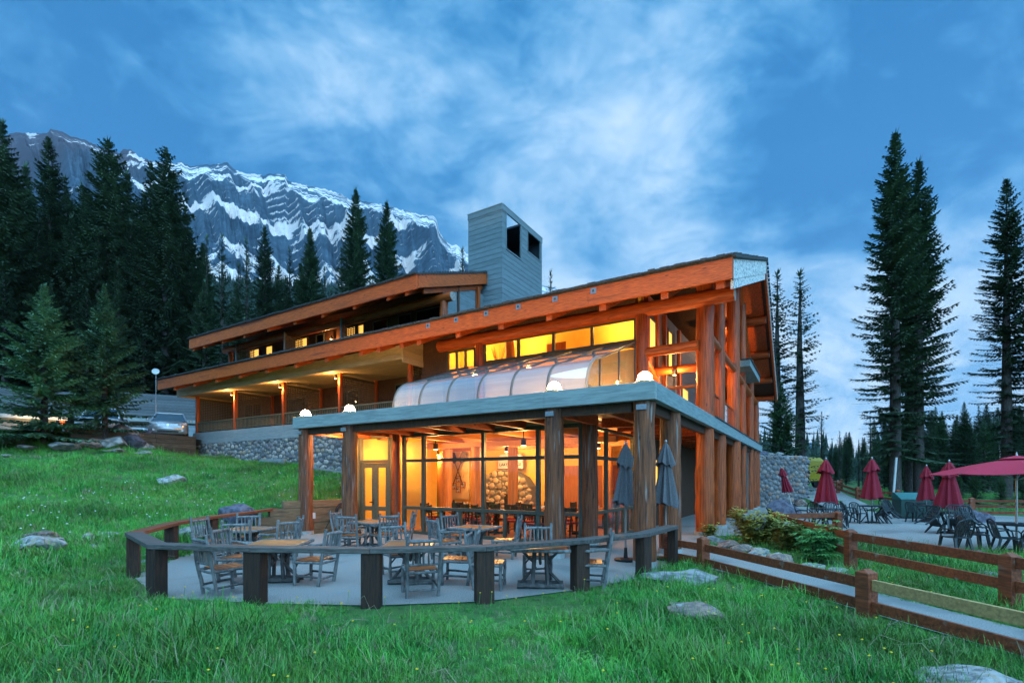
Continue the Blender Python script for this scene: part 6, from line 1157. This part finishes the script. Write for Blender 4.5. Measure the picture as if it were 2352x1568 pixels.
# ------------------------------------------------------------------ spruces
def needle_mat(name, a, b):
    return surf(name, a, b, 1.1, rough=.75, bump=0, rnd=.22, detail=5, spec=.2, lo=.38, hi=.62)
ND = {'dark': needle_mat('dark spruce needles', (0.085,0.135,0.075), (0.04,0.068,0.042)), 'green': needle_mat('green spruce needles', (0.09,0.165,0.07), (0.042,0.08,0.042)), 'blue': needle_mat('blue green spruce needles', (0.16,0.30,0.16), (0.06,0.12,0.07))}
M['bark'] = surf('spruce bark', (0.11,0.085,0.075), (0.04,0.031,0.029), 9, (2,2,.5), .9, .8, rnd=.15, third=((.22,.2,.19), 6, .66))
def spruce_meshes(seed, H, rbase, start, levels, nb, droop, ragged, tw, power=.9, bare=0.0, step=.30, hang=1.0):
    rs = random.Random(seed); V = []; F = []
    def kite(p, d, side, l, w, lift=0.0):
        n = len(V); tip = p+d*l+Vector((0,0,lift*l)); m1 = p+d*(l*.42)+side*w+Vector((0,0,lift*.3*l-.12*w)); m2 = p+d*(l*.42)-side*w+Vector((0,0,lift*.3*l-.12*w))
        V.extend((p, m1, tip, m2)); F.append((n, n+1, n+2, n+3))
    z = start*H; lv = 0
    while z < H*.985:
        s = (z-start*H)/(H*(1-start)); prof = (1-s)**power*(.62+.38*min(1, s*7)) if s > 0 else 1
        Lb = max(.05*rbase, rbase*prof); k = nb if s < .85 else max(3, nb-2); a0 = rs.random()*6.28
        for j in range(k):
            if rs.random() < ragged*.25*(1-s*.6): continue
            az = a0+6.283*j/k+rs.uniform(-.35,.35); L = Lb*rs.uniform(1-ragged, 1.08+ragged*.35); out = Vector((math.cos(az), math.sin(az), 0)); side = Vector((-out.y, out.x, 0))
            p0 = Vector((0,0,z+rs.uniform(-.15,.15))); up = .55*s-droop*(1-s)*rs.uniform(.7,1.3); pts = []; nseg = max(3, int(L/step)+2)
            for i in range(nseg+1):
                q = i/nseg; pts.append(p0+out*(L*q*(1-.06*q))+Vector((0,0,L*(up*q+(.30*droop+.05)*q*q*1.1)))+side*(L*.04*math.sin(3*q+az)))
            if rs.random() < bare*(1-s)*2:          # dead twigs near the foot
                for i in range(nseg): 
                    d = (pts[i+1]-pts[i]); V.extend((pts[i]+Vector((0,0,.012)), pts[i]-Vector((0,0,.012)), pts[i+1])); n = len(V); F.append((n-3,n-2,n-1))
                continue
            for i in range(1 if L > .5 else 0, nseg+1):
                q = i/nseg; p = pts[i]; d = (pts[min(i+1,nseg)]-pts[max(i-1,0)]).normalized(); tl = tw*(.55+.45*(1-q))*(.22+.78*min(1, L/1.1))*rs.uniform(.75,1.2)
                for sg in (-1,1):
                    dd = (d*rs.uniform(.45,.9)+side*sg*rs.uniform(.7,1.0)+Vector((0,0,rs.uniform(-.25,.12)))).normalized(); sd = dd.cross(Vector((0,0,1))).normalized()
                    kite(p, dd, sd, tl, tl*.22, -.05); 
                    kite(p+dd*(tl*.15), (dd+Vector((0,0,-.55*hang))).normalized(), sd*.5+Vector((0,0,.5)), tl*.66, tl*.2, -.08)
                    if L > 1.0 and rs.random() < .6: kite(p+dd*(tl*.45), (dd*.5+d*.8).normalized(), sd, tl*.5, tl*.12, .05)
                kite(p, d, side, tl*.85, tl*.22, .02)
                if rs.random() < .5*hang: kite(p, (Vector((0,0,-1))+d*.6).normalized(), side, tl*.55, tl*.13)
        z += H*(1-start)/levels*(1.25-.6*s)*rs.uniform(.8,1.2); lv += 1
    for k in range(7): a = k*.9; kite(Vector((0,0,H*(.955+.004*k))), Vector((.35*math.cos(a),.35*math.sin(a),.9)).normalized(), Vector((-math.sin(a),math.cos(a),0)), .05*H*.5+.15, .05)
    me = bpy.data.meshes.new('crown'); me.from_pydata([tuple(v) for v in V], [], F); me.update()
    tr = MB().tube([(0,0,-1.0),(0,0,H*.3),(.02*rbase,.01*rbase,H*.65),(0,0,H*.98)], [H*.0125+.05, H*.0105+.04, H*.006+.02, .012], 9).mesh('trunk', True); tr.materials.append(M['bark'])
    return me, tr
PROTO = {}
for key, a in {'wideA':(1,20,3.6,.08,34,6,.42,.35,.75),'wideB':(2,20,3.3,.06,36,6,.38,.4,.72),'tallA':(3,26,3.3,.12,56,7,.34,.30,.72,.75,.2),'tallB':(4,26,2.9,.16,56,7,.30,.36,.64,.7,.3),'slimA':(5,18,1.75,.10,40,5,.22,.45,.46,.65,.2),'slimB':(6,18,1.45,.14,42,5,.30,.5,.42,.6,.3),'youngA':(7,8,3.1,.06,26,8,.20,.36,.55,1.05,0,.26,.6),'youngB':(8,8,3.1,.09,25,8,.12,.45,.55,1.1,0,.26,.6),'ragged':(9,20,2.9,.08,44,7,.22,.5,.66,.6,.15)}.items():
    PROTO[key] = (*spruce_meshes(*a), a[1])
CROWN = {}
def tree(key, x, y, top=None, height=None, nd='dark', label=None, group=None, rz=None, fat=1.0, z=None):
    cm, tm, H0 = PROTO[key]; z = hz1(x, y) if z is None else z; h = height if height else top-z; s = h/H0
    if (key, nd) not in CROWN: c = cm.copy(); c.materials.append(ND[nd]); CROWN[(key, nd)] = c
    o = thing('spruce_tree', label, 'tree', (x, y, z), random.random()*6.28 if rz is None else rz, group); o.scale = (s*fat, s*fat, s)
    link('crown', CROWN[(key, nd)], None, o); link('trunk', tm, None, o); return o
def tree_px(key, px, py, Y, **kw): p = at(px, py, Y); return tree(key, p.x, p.y, top=p.z, **kw)
# two young spruces at the parking edge
p = at(102, 1000, 25); tree('youngA', p.x, p.y, height=(1000-649)*25/FPX+.3, nd='blue', label='bushy young spruce at the edge of the parking lot, nearer the cabin', z=p.z-.4, fat=1.08)
p = at(241, 992, 27.2); tree('youngB', p.x, p.y, height=(992-650)*27.2/FPX+.3, nd='blue', label='young spruce with an uneven top before the parked crossovers', z=p.z-.4, fat=.92)
GF = 'spruces of the forest behind the lodge'; LF = 'dark tall spruce in the forest behind the parking lot'
for key, px, py, Y, lab in (('wideA',5,268,40,'tallest dark spruce cut by the picture edge beside the mountain'),('tallB',112,310,48,'pointed spruce rising before the dark end of the mountain'),('ragged',248,315,46,'ragged spruce top leaning before the snow gully'),('ragged',380,340,44,'crooked bare topped spruce, highest beside the roof of the lodge'),('tallA',817,430,52,'slim spruce standing against the snow face above the upper roof'),('tallA',888,460,50,'second spruce against the snow face, closer to the chimney'),('slimB',1062,566,62,'thin spruce tip peeping out beside the chimney tower'),('slimB',1265,620,46,'small spruce tip between chimney tower and main roof'),('tallB',608,517,62,'spruce with a narrow tip before the snow slope, over the long eave'),('tallA',712,520,60,'broad spruce left of the snow face over the upper roof')):
    lab = lab.replace('broad spruce left of', 'broad spruce before'); tree_px(key, px, py, Y+(16 if px < 460 else 0), label=lab)
for key, px, py, Y in (('wideB',-45,380,38),('wideA',60,372,56),('wideB',150,405,54),('tallA',205,440,58),('wideA',292,388,52),('wideB',345,372,56),('wideB',425,470,52),('wideA',35,470,44),('wideB',90,500,43),('wideA',165,490,45),('wideB',225,520,43),('wideA',300,500,45),('wideB',360,540,46),('tallA',415,520,58),('wideA',440,600,50),('slimA',475,537,66),('slimA',510,532,64),('slimB',548,600,68),('slimA',566,545,66),('tallB',640,605,66),('slimA',665,566,66),('tallA',690,600,62),('slimB',745,610,68),('slimA',785,565,70),('tallB',800,600,60),('slimA',850,640,70),('wideA',10,620,37),('wideB',120,640,39),('wideA',200,660,40),('wideB',330,650,42),('wideA',410,680,44),('wideB',270,600,41),('wideA',470,640,56),('wideB',540,650,58),('wideA',600,660,60),('wideB',655,640,60),('wideA',720,650,62),('slimA',760,660,66),('wideB',-90,500,40),('wideA',-120,380,46),('wideB',390,620,48)):
    Y += 17 if px < 460 else 2
    side = 'behind the two young spruces' if px < 270 else ('between the young spruces and the lodge eave' if px < 460 else ('above the far end of the upper roof' if px < 620 else 'above the middle of the upper roof'))
    tree_px(key, px, py, Y, label=('broad' if key[0] == 'w' else 'tall' if key[0] == 't' else 'slim')+' dark forest spruce '+side+(', low in the wood' if py > 590 else ''), group=GF, fat=1.15 if key[0] == 'w' else 1.0)
rs = random.Random(9)
for k in range(46):
    px = -120+k*13+rs.uniform(-8,8); Y = rs.uniform(66, 92); py = float(np.interp(px, [-120,60,250,400,480,620], [400,430,450,470,600,620]))+rs.uniform(-25, 70)
    tree_px(rs.choice(('wideA','wideB','tallA')), px, py, Y, label='forest spruce deep in the dark wood '+('behind the cabin' if px < 60 else 'behind the parked cars' if px < 250 else 'above the lodge eave end' if px < 420 else 'over the upper roof'), group=GF, fat=1.2)
# trees past the gable
for key, px, py, Y, nd, lab, ft in (('slimA',1786,618,42,'dark','slim tall spruce close behind the gable, next to a barer one',1.45),('slimB',1838,616,40,'dark','slim spruce with open drooping branches behind the stone wall',1.55),('youngA',1795,878,37,'green','dense bright green young spruce over the stone wall',.9),('slimA',1887,944,44,'green','small pointed spruce standing alone by the uphill path',1.1),('tallA',2056,297,35,'dark','tallest big spruce of the pair beyond the umbrellas',1.0),('tallA',2110,362,36.5,'dark','second big spruce of the pair beyond the umbrellas',1.0),('tallB',2088,470,38.5,'dark','big spruce half hidden inside the tall pair',1.1),('tallB',2312,405,34,'dark','tall spruce standing above the open red umbrella',1.05),('tallB',2385,540,33,'dark','dark spruce at the picture edge above the open umbrella',1.3)):
    tree_px(key, px, py, Y, nd=nd, label=lab, fat=ft)
LR = 'green spruce in the forest edge beyond the umbrellas'; GR = 'spruces of the forest edge beyond the path'
rs = random.Random(5)
for k in range(96):
    px = rs.uniform(1905, 2440); Y = rs.uniform(46, 100); top = float(np.interp(px, [1905,1960,2050,2200,2300,2440], [1008,985,960,935,930,915]))+rs.uniform(-15, 45)
    if px < 1960: top = rs.uniform(985, 1035); Y = rs.uniform(80, 110)
    tree_px(rs.choice(('wideA','tallA','wideB','tallB','slimA')), px, max(top, 900), Y, nd=rs.choice(('dark','green')), label='spruce of the far forest edge '+('by the uphill path' if px < 2010 else 'behind the big spruce pair' if px < 2170 else 'between the big spruces and the open umbrella' if px < 2290 else 'over the open umbrella'), group=GR, fat=rs.uniform(1.05,1.5))
for px, py, Y, lab in ((2240,1072,30,'bright young spruce behind the notice board'),(2300,1085,29,'bright young spruce under the open umbrella edge'),(2200,1078,33,'young spruce between the big trunks and notice board'),(2350,1095,28,'low young spruce at the picture edge behind the chairs')):
    tree_px('youngA', px, py, Y, nd='green', label=lab, fat=.8)
# ------------------------------------------------------------------ far wood on the slopes
def far_wood():
    n = 5200; r = np.random.default_rng(3); X = r.uniform(-760, 160, n*3); Y = r.uniform(150, 700, n*3); keep = (np.abs(X)/Y < 1.25) & ~((X > 30) & (Y < 160)) & (r.random(n*3) < .75); X, Y = X[keep][:n], Y[keep][:n]
    X2 = r.uniform(100, 700, 1400); Y2 = r.uniform(230, 520, 1400); k2 = (X2/Y2 > .60); X = np.concatenate([X, X2[k2]]); Y = np.concatenate([Y, Y2[k2]]); Z = hz(X, Y); m = len(X)
    H = r.uniform(11, 23, m); Rr = H*r.uniform(.10, .17, m); V = []; F = []; seg = 8; tiers = 7
    for i in range(m):
        b = len(V); V.append((X[i], Y[i], Z[i]+H[i])); a0 = r.random()*6.28
        for t in range(tiers):
            z0 = Z[i]+H[i]*(.93-.86*(t+1)/tiers); zu = z0+H[i]*.20; rr = Rr[i]*((t+1)/tiers)**.85; c = len(V); V.append((X[i], Y[i], min(zu, Z[i]+H[i])))
            for k in range(seg): a = a0+t*.6+6.283*k/seg; q = rr*(1.1 if k % 2 else .72); V.append((X[i]+q*math.cos(a), Y[i]+q*math.sin(a), z0-.03*H[i]*(k % 2)))
            for k in range(seg): F.append((c, c+1+k, c+1+(k+1) % seg))
    me = bpy.data.meshes.new('far_wood'); me.from_pydata(V, [], F); me.update()
    o = stuff(link('far_wood', me, surf('far conifer needles', (0.05,0.075,0.06), (0.025,0.04,0.034), .05, rough=.8, bump=0, detail=4, spec=.1)))
    return tag(o, 'distant conifer wood covering the lower mountain slope', 'forest')
far_wood()
# ------------------------------------------------------------------ shrubs and plants
def leafy(name, label, loc, R_, Hh, n, leaf, mat, stems=9, palm=False, seed=1):
    rs = random.Random(seed); o = thing(name, label, 'shrub', loc); q = MB(); st = MB(); tips = []
    for k in range(stems):
        a = rs.random()*6.28; rr = R_*rs.uniform(.1,.8); h = Hh*rs.uniform(.6,1.0); t = Vector((rr*math.cos(a), rr*math.sin(a)*.8, h)); m = Vector((t.x*.55, t.y*.55, h*.12)); st.tube([(t.x*.15,t.y*.15,-.05), m, t], [.012,.009,.004], 5, False); tips.append((m, t))
    for k in range(n):
        m, t = rs.choice(tips); s = rs.random()**.8; p = m.lerp(t, s)+Vector((rs.gauss(0,R_*.16), rs.gauss(0,R_*.16), rs.gauss(0,Hh*.07))); a = rs.random()*6.28
        if palm:
            tilt = rs.uniform(.1,.6)
            for j in range(7):
                b = a+(j-3)*.55; d = Vector((math.cos(b), math.sin(b), -.25+.4*math.cos((j-3)*.5)*.5)); sd = Vector((-math.sin(b), math.cos(b), 0)); l = leaf*rs.uniform(.7,1.1)*(1-.08*abs(j-3)); q.add([p, p+d*l*.5+sd*l*.13, p+d*l+Vector((0,0,-.15*l)), p+d*l*.5-sd*l*.13], [(0,1,2,3)])
        else:
            for j in range(5):
                b = a+j*1.1; d = Vector((math.cos(b), math.sin(b), rs.uniform(-.3,.5))).normalized(); sd = d.cross(Vector((0,0,1))).normalized(); l = leaf*rs.uniform(.7,1.2); q.add([p, p+d*l*.5+sd*l*.22, p+d*l, p+d*l*.5-sd*l*.22], [(0,1,2,3)]); p = p+d*l*.35
    st.build('stems', M['darkwood'], o); c = q.build('foliage', mat, o); return o
yl = surf('yellowing leaves', (0.55,0.40,0.06), (0.20,0.24,0.05), 2.5, rough=.7, bump=0); gl_ = surf('fresh green leaves', (0.13,0.38,0.08), (0.06,0.19,0.06), 3, rough=.6, bump=0); ol = surf('olive leaves', (0.30,0.32,0.06), (0.12,0.16,0.045), 3, rough=.7, bump=0)
leafy('flowering_shrub', 'yellowing feathery shrub before the big log column', (6.95,14.1,.0), .8, .95, 1560, 0.115, yl, 20, seed=2)
leafy('flowering_shrub', 'olive green feathery shrub in the middle of the flower bed', (7.5,13.0,.0), .7, .75, 1380, 0.115, ol, 18, seed=3)
leafy('larkspur_plant', 'bright green larkspur plant with fingered leaves behind the edging stones', (6.95,11.3,.0), .55, .85, 420, .19, gl_, 16, True, 4)
leafy('flowering_shrub', 'low olive shrub under the fence corner', (8.35,14.0,.0), .6, .55, 600, 0.103, ol, 14, seed=5)
leafy('flowering_shrub', 'small yellow shrub beside the column foot', (6.15,15.4,.0), .4, .45, 330, 0.092, yl, 12, seed=6)
leafy('currant_bush', 'small lit bush above the timber retaining wall', (-6.3,18.7,hz1(-6.3,18.7)), .5, .7, 130, .1, surf('lit bush leaves', (0.14,0.15,0.03), (0.05,0.085,0.025), 3, rough=.7, bump=0), 6, seed=7)
for x, y, lab, s in ((-27.5,24.8,'dark low bush in front of the cabin',1.5),(-24.6,23.9,'dark low bush at the foot of the bushy young spruce',1.3),(-31,26,'dark bush at the picture edge before the cabin',1.6)): leafy('dark_bush', lab, (x,y,hz1(x,y)), s, s*.75, 420, .16, ND['green'], 12, seed=int(-x))
ivy = leafy('creeping_plant', 'small leafy creeper growing under the coiled hose', (-5.95,17.2,.0), .22, .32, 40, .09, gl_, 5, seed=9)
# ------------------------------------------------------------------ grass
def grass_clump(seed, nbl, h, spread, bend, wid):
    rs = random.Random(seed); V = []; F = []
    for k in range(nbl):
        a = rs.random()*6.28; r = spread*rs.random()**.5; b = rs.random()*6.28; x, y = r*math.cos(a), r*math.sin(a); hh = h*rs.uniform(.45,1.1); bd = bend*hh*rs.uniform(.2,1.2); w = wid*rs.uniform(.7,1.2); dx, dy = math.cos(b), math.sin(b); n = len(V)
        for s, ww in ((0,1),(.45,.9),(.8,.6)):
            cx_, cy_, cz_ = x+dx*bd*s*s, y+dy*bd*s*s, hh*(s-.18*bend*s*s*s); V.extend(((cx_-dy*w*ww, cy_+dx*w*ww, cz_-.02*(s == 0)), (cx_+dy*w*ww, cy_-dx*w*ww, cz_-.02*(s == 0))))
        V.append((x+dx*bd, y+dy*bd, hh*(1-.22*bend))); F.extend(((n,n+1,n+3,n+2),(n+2,n+3,n+5,n+4),(n+4,n+5,n+6)))
    me = bpy.data.meshes.new('grass_tuft'); me.from_pydata(V, [], F); me.update(); return me
def grass_mat(name, a, b, tip):
    m, nt, bs = mat_new(name); N = nt.nodes.new; L = nt.links.new; oi = N('ShaderNodeObjectInfo'); r = N('ShaderNodeValToRGB'); L(oi.outputs['Random'], r.inputs[0]); e = r.color_ramp.elements; e[0].color = (.024,.15,.030,1); e[1].color = (*tip,1); e.new(.3).color = (.048,.275,.04,1); e.new(.55).color = (.085,.37,.045,1); e.new(.78).color = (.15,.38,.055,1); e.new(.88).color = (.09,.32,.055,1); e.new(.94).color = (*tip,1)
    ge = N('ShaderNodeNewGeometry'); no = N('ShaderNodeTexNoise'); no.inputs['Scale'].default_value = .8; no.inputs['Detail'].default_value = 4; L(ge.outputs['Position'], no.inputs['Vector']); mx = N('ShaderNodeMix'); mx.data_type = 'RGBA'; mr = N('ShaderNodeMapRange'); L(no.outputs[0], mr.inputs[0]); mr.inputs[1].default_value = .42; mr.inputs[2].default_value = .66; mr.inputs[4].default_value = .55
    L(mr.outputs[0], mx.inputs[0]); L(r.outputs[0], mx.inputs[6]); mx.inputs[7].default_value = (.13,.21,.035,1); n2 = N('ShaderNodeTexNoise'); n2.inputs['Scale'].default_value = .28; n2.inputs['Detail'].default_value = 5; L(ge.outputs['Position'], n2.inputs['Vector']); m2 = N('ShaderNodeMapRange'); L(n2.outputs[0], m2.inputs[0]); m2.inputs[1].default_value = .35; m2.inputs[2].default_value = .65; m2.inputs[3].default_value = .62; m2.inputs[4].default_value = 1.35
    hv = N('ShaderNodeHueSaturation'); L(m2.outputs[0], hv.inputs['Value']); L(mx.outputs[2], hv.inputs['Color']); L(hv.outputs[0], bs.inputs['Base Color']); bs.inputs['Roughness'].default_value = .5; bs.inputs['Specular IOR Level'].default_value = .3
    bs.inputs['Subsurface Weight'].default_value = 0; return m
GM = grass_mat('meadow grass', (0.095,0.34,0.055), (0.040,0.185,0.038), (0.34,0.27,0.17))
tufts = bpy.data.collections.new('grass_tufts')
for k, (nbl, h, sp, bd, w) in enumerate(((26,.17,.12,.5,.0036),(28,.13,.14,.9,.004),(20,.23,.11,.6,.0036),(28,.09,.16,1.0,.0045),(7,.36,.08,1.0,.003),(8,.08,.13,1.3,.016))):
    me = grass_clump(60+k, nbl, h, sp, bd, w); me.materials.append(GM); o = bpy.data.objects.new('grass_tuft', me); tufts.objects.link(o)
def scatter_grass():
    r = np.random.default_rng(21); P = []; S = []
    def band(n, x0, x1, y0, y1, smin, smax):
        X = r.uniform(x0, x1, n); Y = r.uniform(y0, y1, n); ok = (np.abs(X/Y) < np.where(Y < 9, 1.7, 1.15)); P.append(np.stack([X[ok], Y[ok]], 1)); S.append(r.uniform(smin, smax, ok.sum()))
    band(12500, -8, 8, 2.2, 5.0, .7, 1.25); band(19000, -11, 11, 4.6, 8.2, .7, 1.2); band(14000, -14, 14, 8, 13, .8, 1.3); band(26000, -22, 4, 11, 20, .8, 1.25); band(26000, -34, 2, 19, 32, .8, 1.35); band(5000, 5, 14, 5, 16, .8, 1.2); band(4500, 10, 40, 20, 45, .9, 1.6)
    P = np.concatenate(P); S = np.concatenate(S); X, Y = P[:,0], P[:,1]; sd_ = poly_sd(PATIO, X, Y); sp = poly_sd(PARK, X, Y); sl = poly_sd(LODGE_FLAT, X, Y); foot = poly_sd([tuple(WT(t, v)[:2]) for t, v in ((11.3,2.2),(11.5,6.4),(32.3,6.4),(32.3,22),(0,24),(0,0))], X, Y); fp = poly_sd([(19.8,28),(22.8,28),(24.2,35),(29.5,44),(35,53),(32,55),(26,46),(21.2,37),(19.8,31)], X, Y)
    bed = poly_sd([(5.9,10.2),(5.9,14.8),(6.8,15.6),(8.6,14.9),(7.3,10.4)], X, Y)
    patch = fbm(X*.55+3, Y*.55+7, 3, 13); ok = ((sd_ > .03) | ((sd_ > -.10) & (r.random(len(X)) < .5))) & (sp > .1) & (foot > .05) & (sl > .1) & (fp > 0) & ((bed > 0) | (r.random(len(X)) < .12)) & (r.random(len(X)) < .35+1.3*patch)
    X, Y, S, sd_, patch = X[ok], Y[ok], S[ok], sd_[ok], patch[ok]; front = (Y < 9.5) & (np.abs(X) < 8)
    S = S*(.35+1.3*patch)*np.where(fbm(X*.9+1, Y*.9, 2, 44) > .62, 1.35, 1.0)*np.where((sd_ < 1.3) & (Y < 12) & (X < 2.2), .62, 1.0); S = np.where(Y < 8.5, S*.82, S); S = np.where(sd_ < .15, S*.8, S); Z = hz(X, Y)
    # keep the nearest blades from standing right in front of the lens
    me = bpy.data.meshes.new('meadow_grass'); me.from_pydata(np.stack([X, Y, Z-.01], 1).tolist(), [], []); at_ = me.attributes.new('size', 'FLOAT', 'POINT'); at_.data.foreach_set('value', S.astype(np.float32)); ar = me.attributes.new('turn', 'FLOAT_VECTOR', 'POINT'); rot = np.stack([r.uniform(-.15,.15,len(X)), r.uniform(-.15,.15,len(X)), r.uniform(0,6.28,len(X))], 1); ar.data.foreach_set('vector', rot.astype(np.float32).ravel()); me.update()
    o = stuff(link('meadow_grass', me, None)); tag(o, 'tall green meadow grass covering slope and bank', 'grass')
    ng = bpy.data.node_groups.new('grass_scatter', 'GeometryNodeTree'); ng.interface.new_socket('Geometry', in_out='INPUT', socket_type='NodeSocketGeometry'); ng.interface.new_socket('Geometry', in_out='OUTPUT', socket_type='NodeSocketGeometry'); N = ng.nodes.new; L = ng.links.new
    gi, go = N('NodeGroupInput'), N('NodeGroupOutput'); iop = N('GeometryNodeInstanceOnPoints'); ci = N('GeometryNodeCollectionInfo'); ci.inputs[0].default_value = tufts; ci.inputs['Separate Children'].default_value = True; ci.inputs['Reset Children'].default_value = True
    a1 = N('GeometryNodeInputNamedAttribute'); a1.data_type = 'FLOAT'; a1.inputs[0].default_value = 'size'; a2 = N('GeometryNodeInputNamedAttribute'); a2.data_type = 'FLOAT_VECTOR'; a2.inputs[0].default_value = 'turn'
    L(gi.outputs[0], iop.inputs['Points']); L(ci.outputs[0], iop.inputs['Instance']); iop.inputs['Pick Instance'].default_value = True; L(a1.outputs[0], iop.inputs['Scale']); L(a2.outputs[0], iop.inputs['Rotation']); L(iop.outputs[0], go.inputs[0])
    md = o.modifiers.new('scatter', 'NODES'); md.node_group = ng; return len(X)
NG = scatter_grass()
def flowers(name, label, pts, col, r, h):
    q = MB(); st = MB()
    for (x, y) in pts:
        z = hz1(x, y); hh = h*random.uniform(.7,1.2); st.tube([(x,y,z),(x+.02,y,z+hh)], .003, 3, False); n = len(q.v)
        for k in range(6): a = k*1.047; q.v.append((x+.02+r*math.cos(a), y+r*math.sin(a), z+hh))
        q.v += [(x+.02,y,z+hh+r*.7),(x+.02,y,z+hh-r*.6)]; q.f += [(n+k, n+(k+1) % 6, n+6) for k in range(6)]+[(n+(k+1) % 6, n+k, n+7) for k in range(6)]
    o = stuff(q.build(name, col, None)); tag(o, label, 'flowers'); s_ = stuff(st.build('stalks', gl_, o)); return o
r_ = np.random.default_rng(77); q = MB()
for k in range(420):
    y = r_.uniform(3.0, 13); x = r_.uniform(-1.05, 1.05)*y
    if poly_sd(PATIO, np.array([x]), np.array([y]))[0] < .1: continue
    z = hz1(x, y); a = r_.uniform(0, 6.28); l = r_.uniform(.12, .45); h = r_.uniform(.05, .3); q.tube([(x,y,z), (x+.5*l*math.cos(a), y+.5*l*math.sin(a), z+h), (x+l*math.cos(a), y+l*math.sin(a), z+h*.8)], [.003,.0025,.001], 3, False)
tag(stuff(q.build('dry_stalks', surf('dry straw', (.42,.34,.22), (.28,.22,.14), 20, rough=.8, bump=0))), 'pale dry stalks lying among the tall grass', 'stalks')
pts = []
while len(pts) < 120:
    x, y = (r_.uniform(-6,7), r_.uniform(3.4,9)) if r_.random() < .75 else (r_.uniform(7,13), r_.uniform(8,14))
    if abs(x/y) < 1.05 and poly_sd(PATIO, np.array([x]), np.array([y]))[0] > .1: pts.append((x,y))
flowers('dandelions', 'yellow dandelions dotted through the tall grass', pts, surf('dandelion yellow', (.75,.50,.02), (.6,.36,.015), 20, rough=.8, bump=0), .015, .22)
pts = []
while len(pts) < 150:
    x, y = r_.uniform(-16,-3), r_.uniform(11,24)
    if poly_sd(PATIO, np.array([x]), np.array([y]))[0] > .2 and abs(x/y) < 1: pts.append((x,y))
flowers('dandelion_clocks', 'white dandelion seed heads on the meadow slope', pts, surf('seed head white', (.72,.72,.72), (.6,.6,.6), 20, rough=.9, bump=0), .026, .22)
# ------------------------------------------------------------------ evening haze between here and the mountain
hb = MB().box(-4500, 4500, -1400, 3990, -90, 2600).build('haze', None); stuff(hb); tag(hb, 'thin blue evening haze filling the valley air', 'haze')
hm = bpy.data.materials.new('thin evening haze'); hm.use_nodes = True; hn = hm.node_tree; hn.nodes.clear(); ho = hn.nodes.new('ShaderNodeOutputMaterial'); hv = hn.nodes.new('ShaderNodeVolumePrincipled'); hv.inputs['Color'].default_value = (.62, .78, 1, 1); hv.inputs['Density'].default_value = 0.00004; hv.inputs['Anisotropy'].default_value = 0.1; hn.links.new(hv.outputs[0], ho.inputs['Volume']); hb.data.materials.append(hm)
cy.volume_bounces = 0; cy.volume_step_rate = 4.0; cy.volume_max_steps = 64
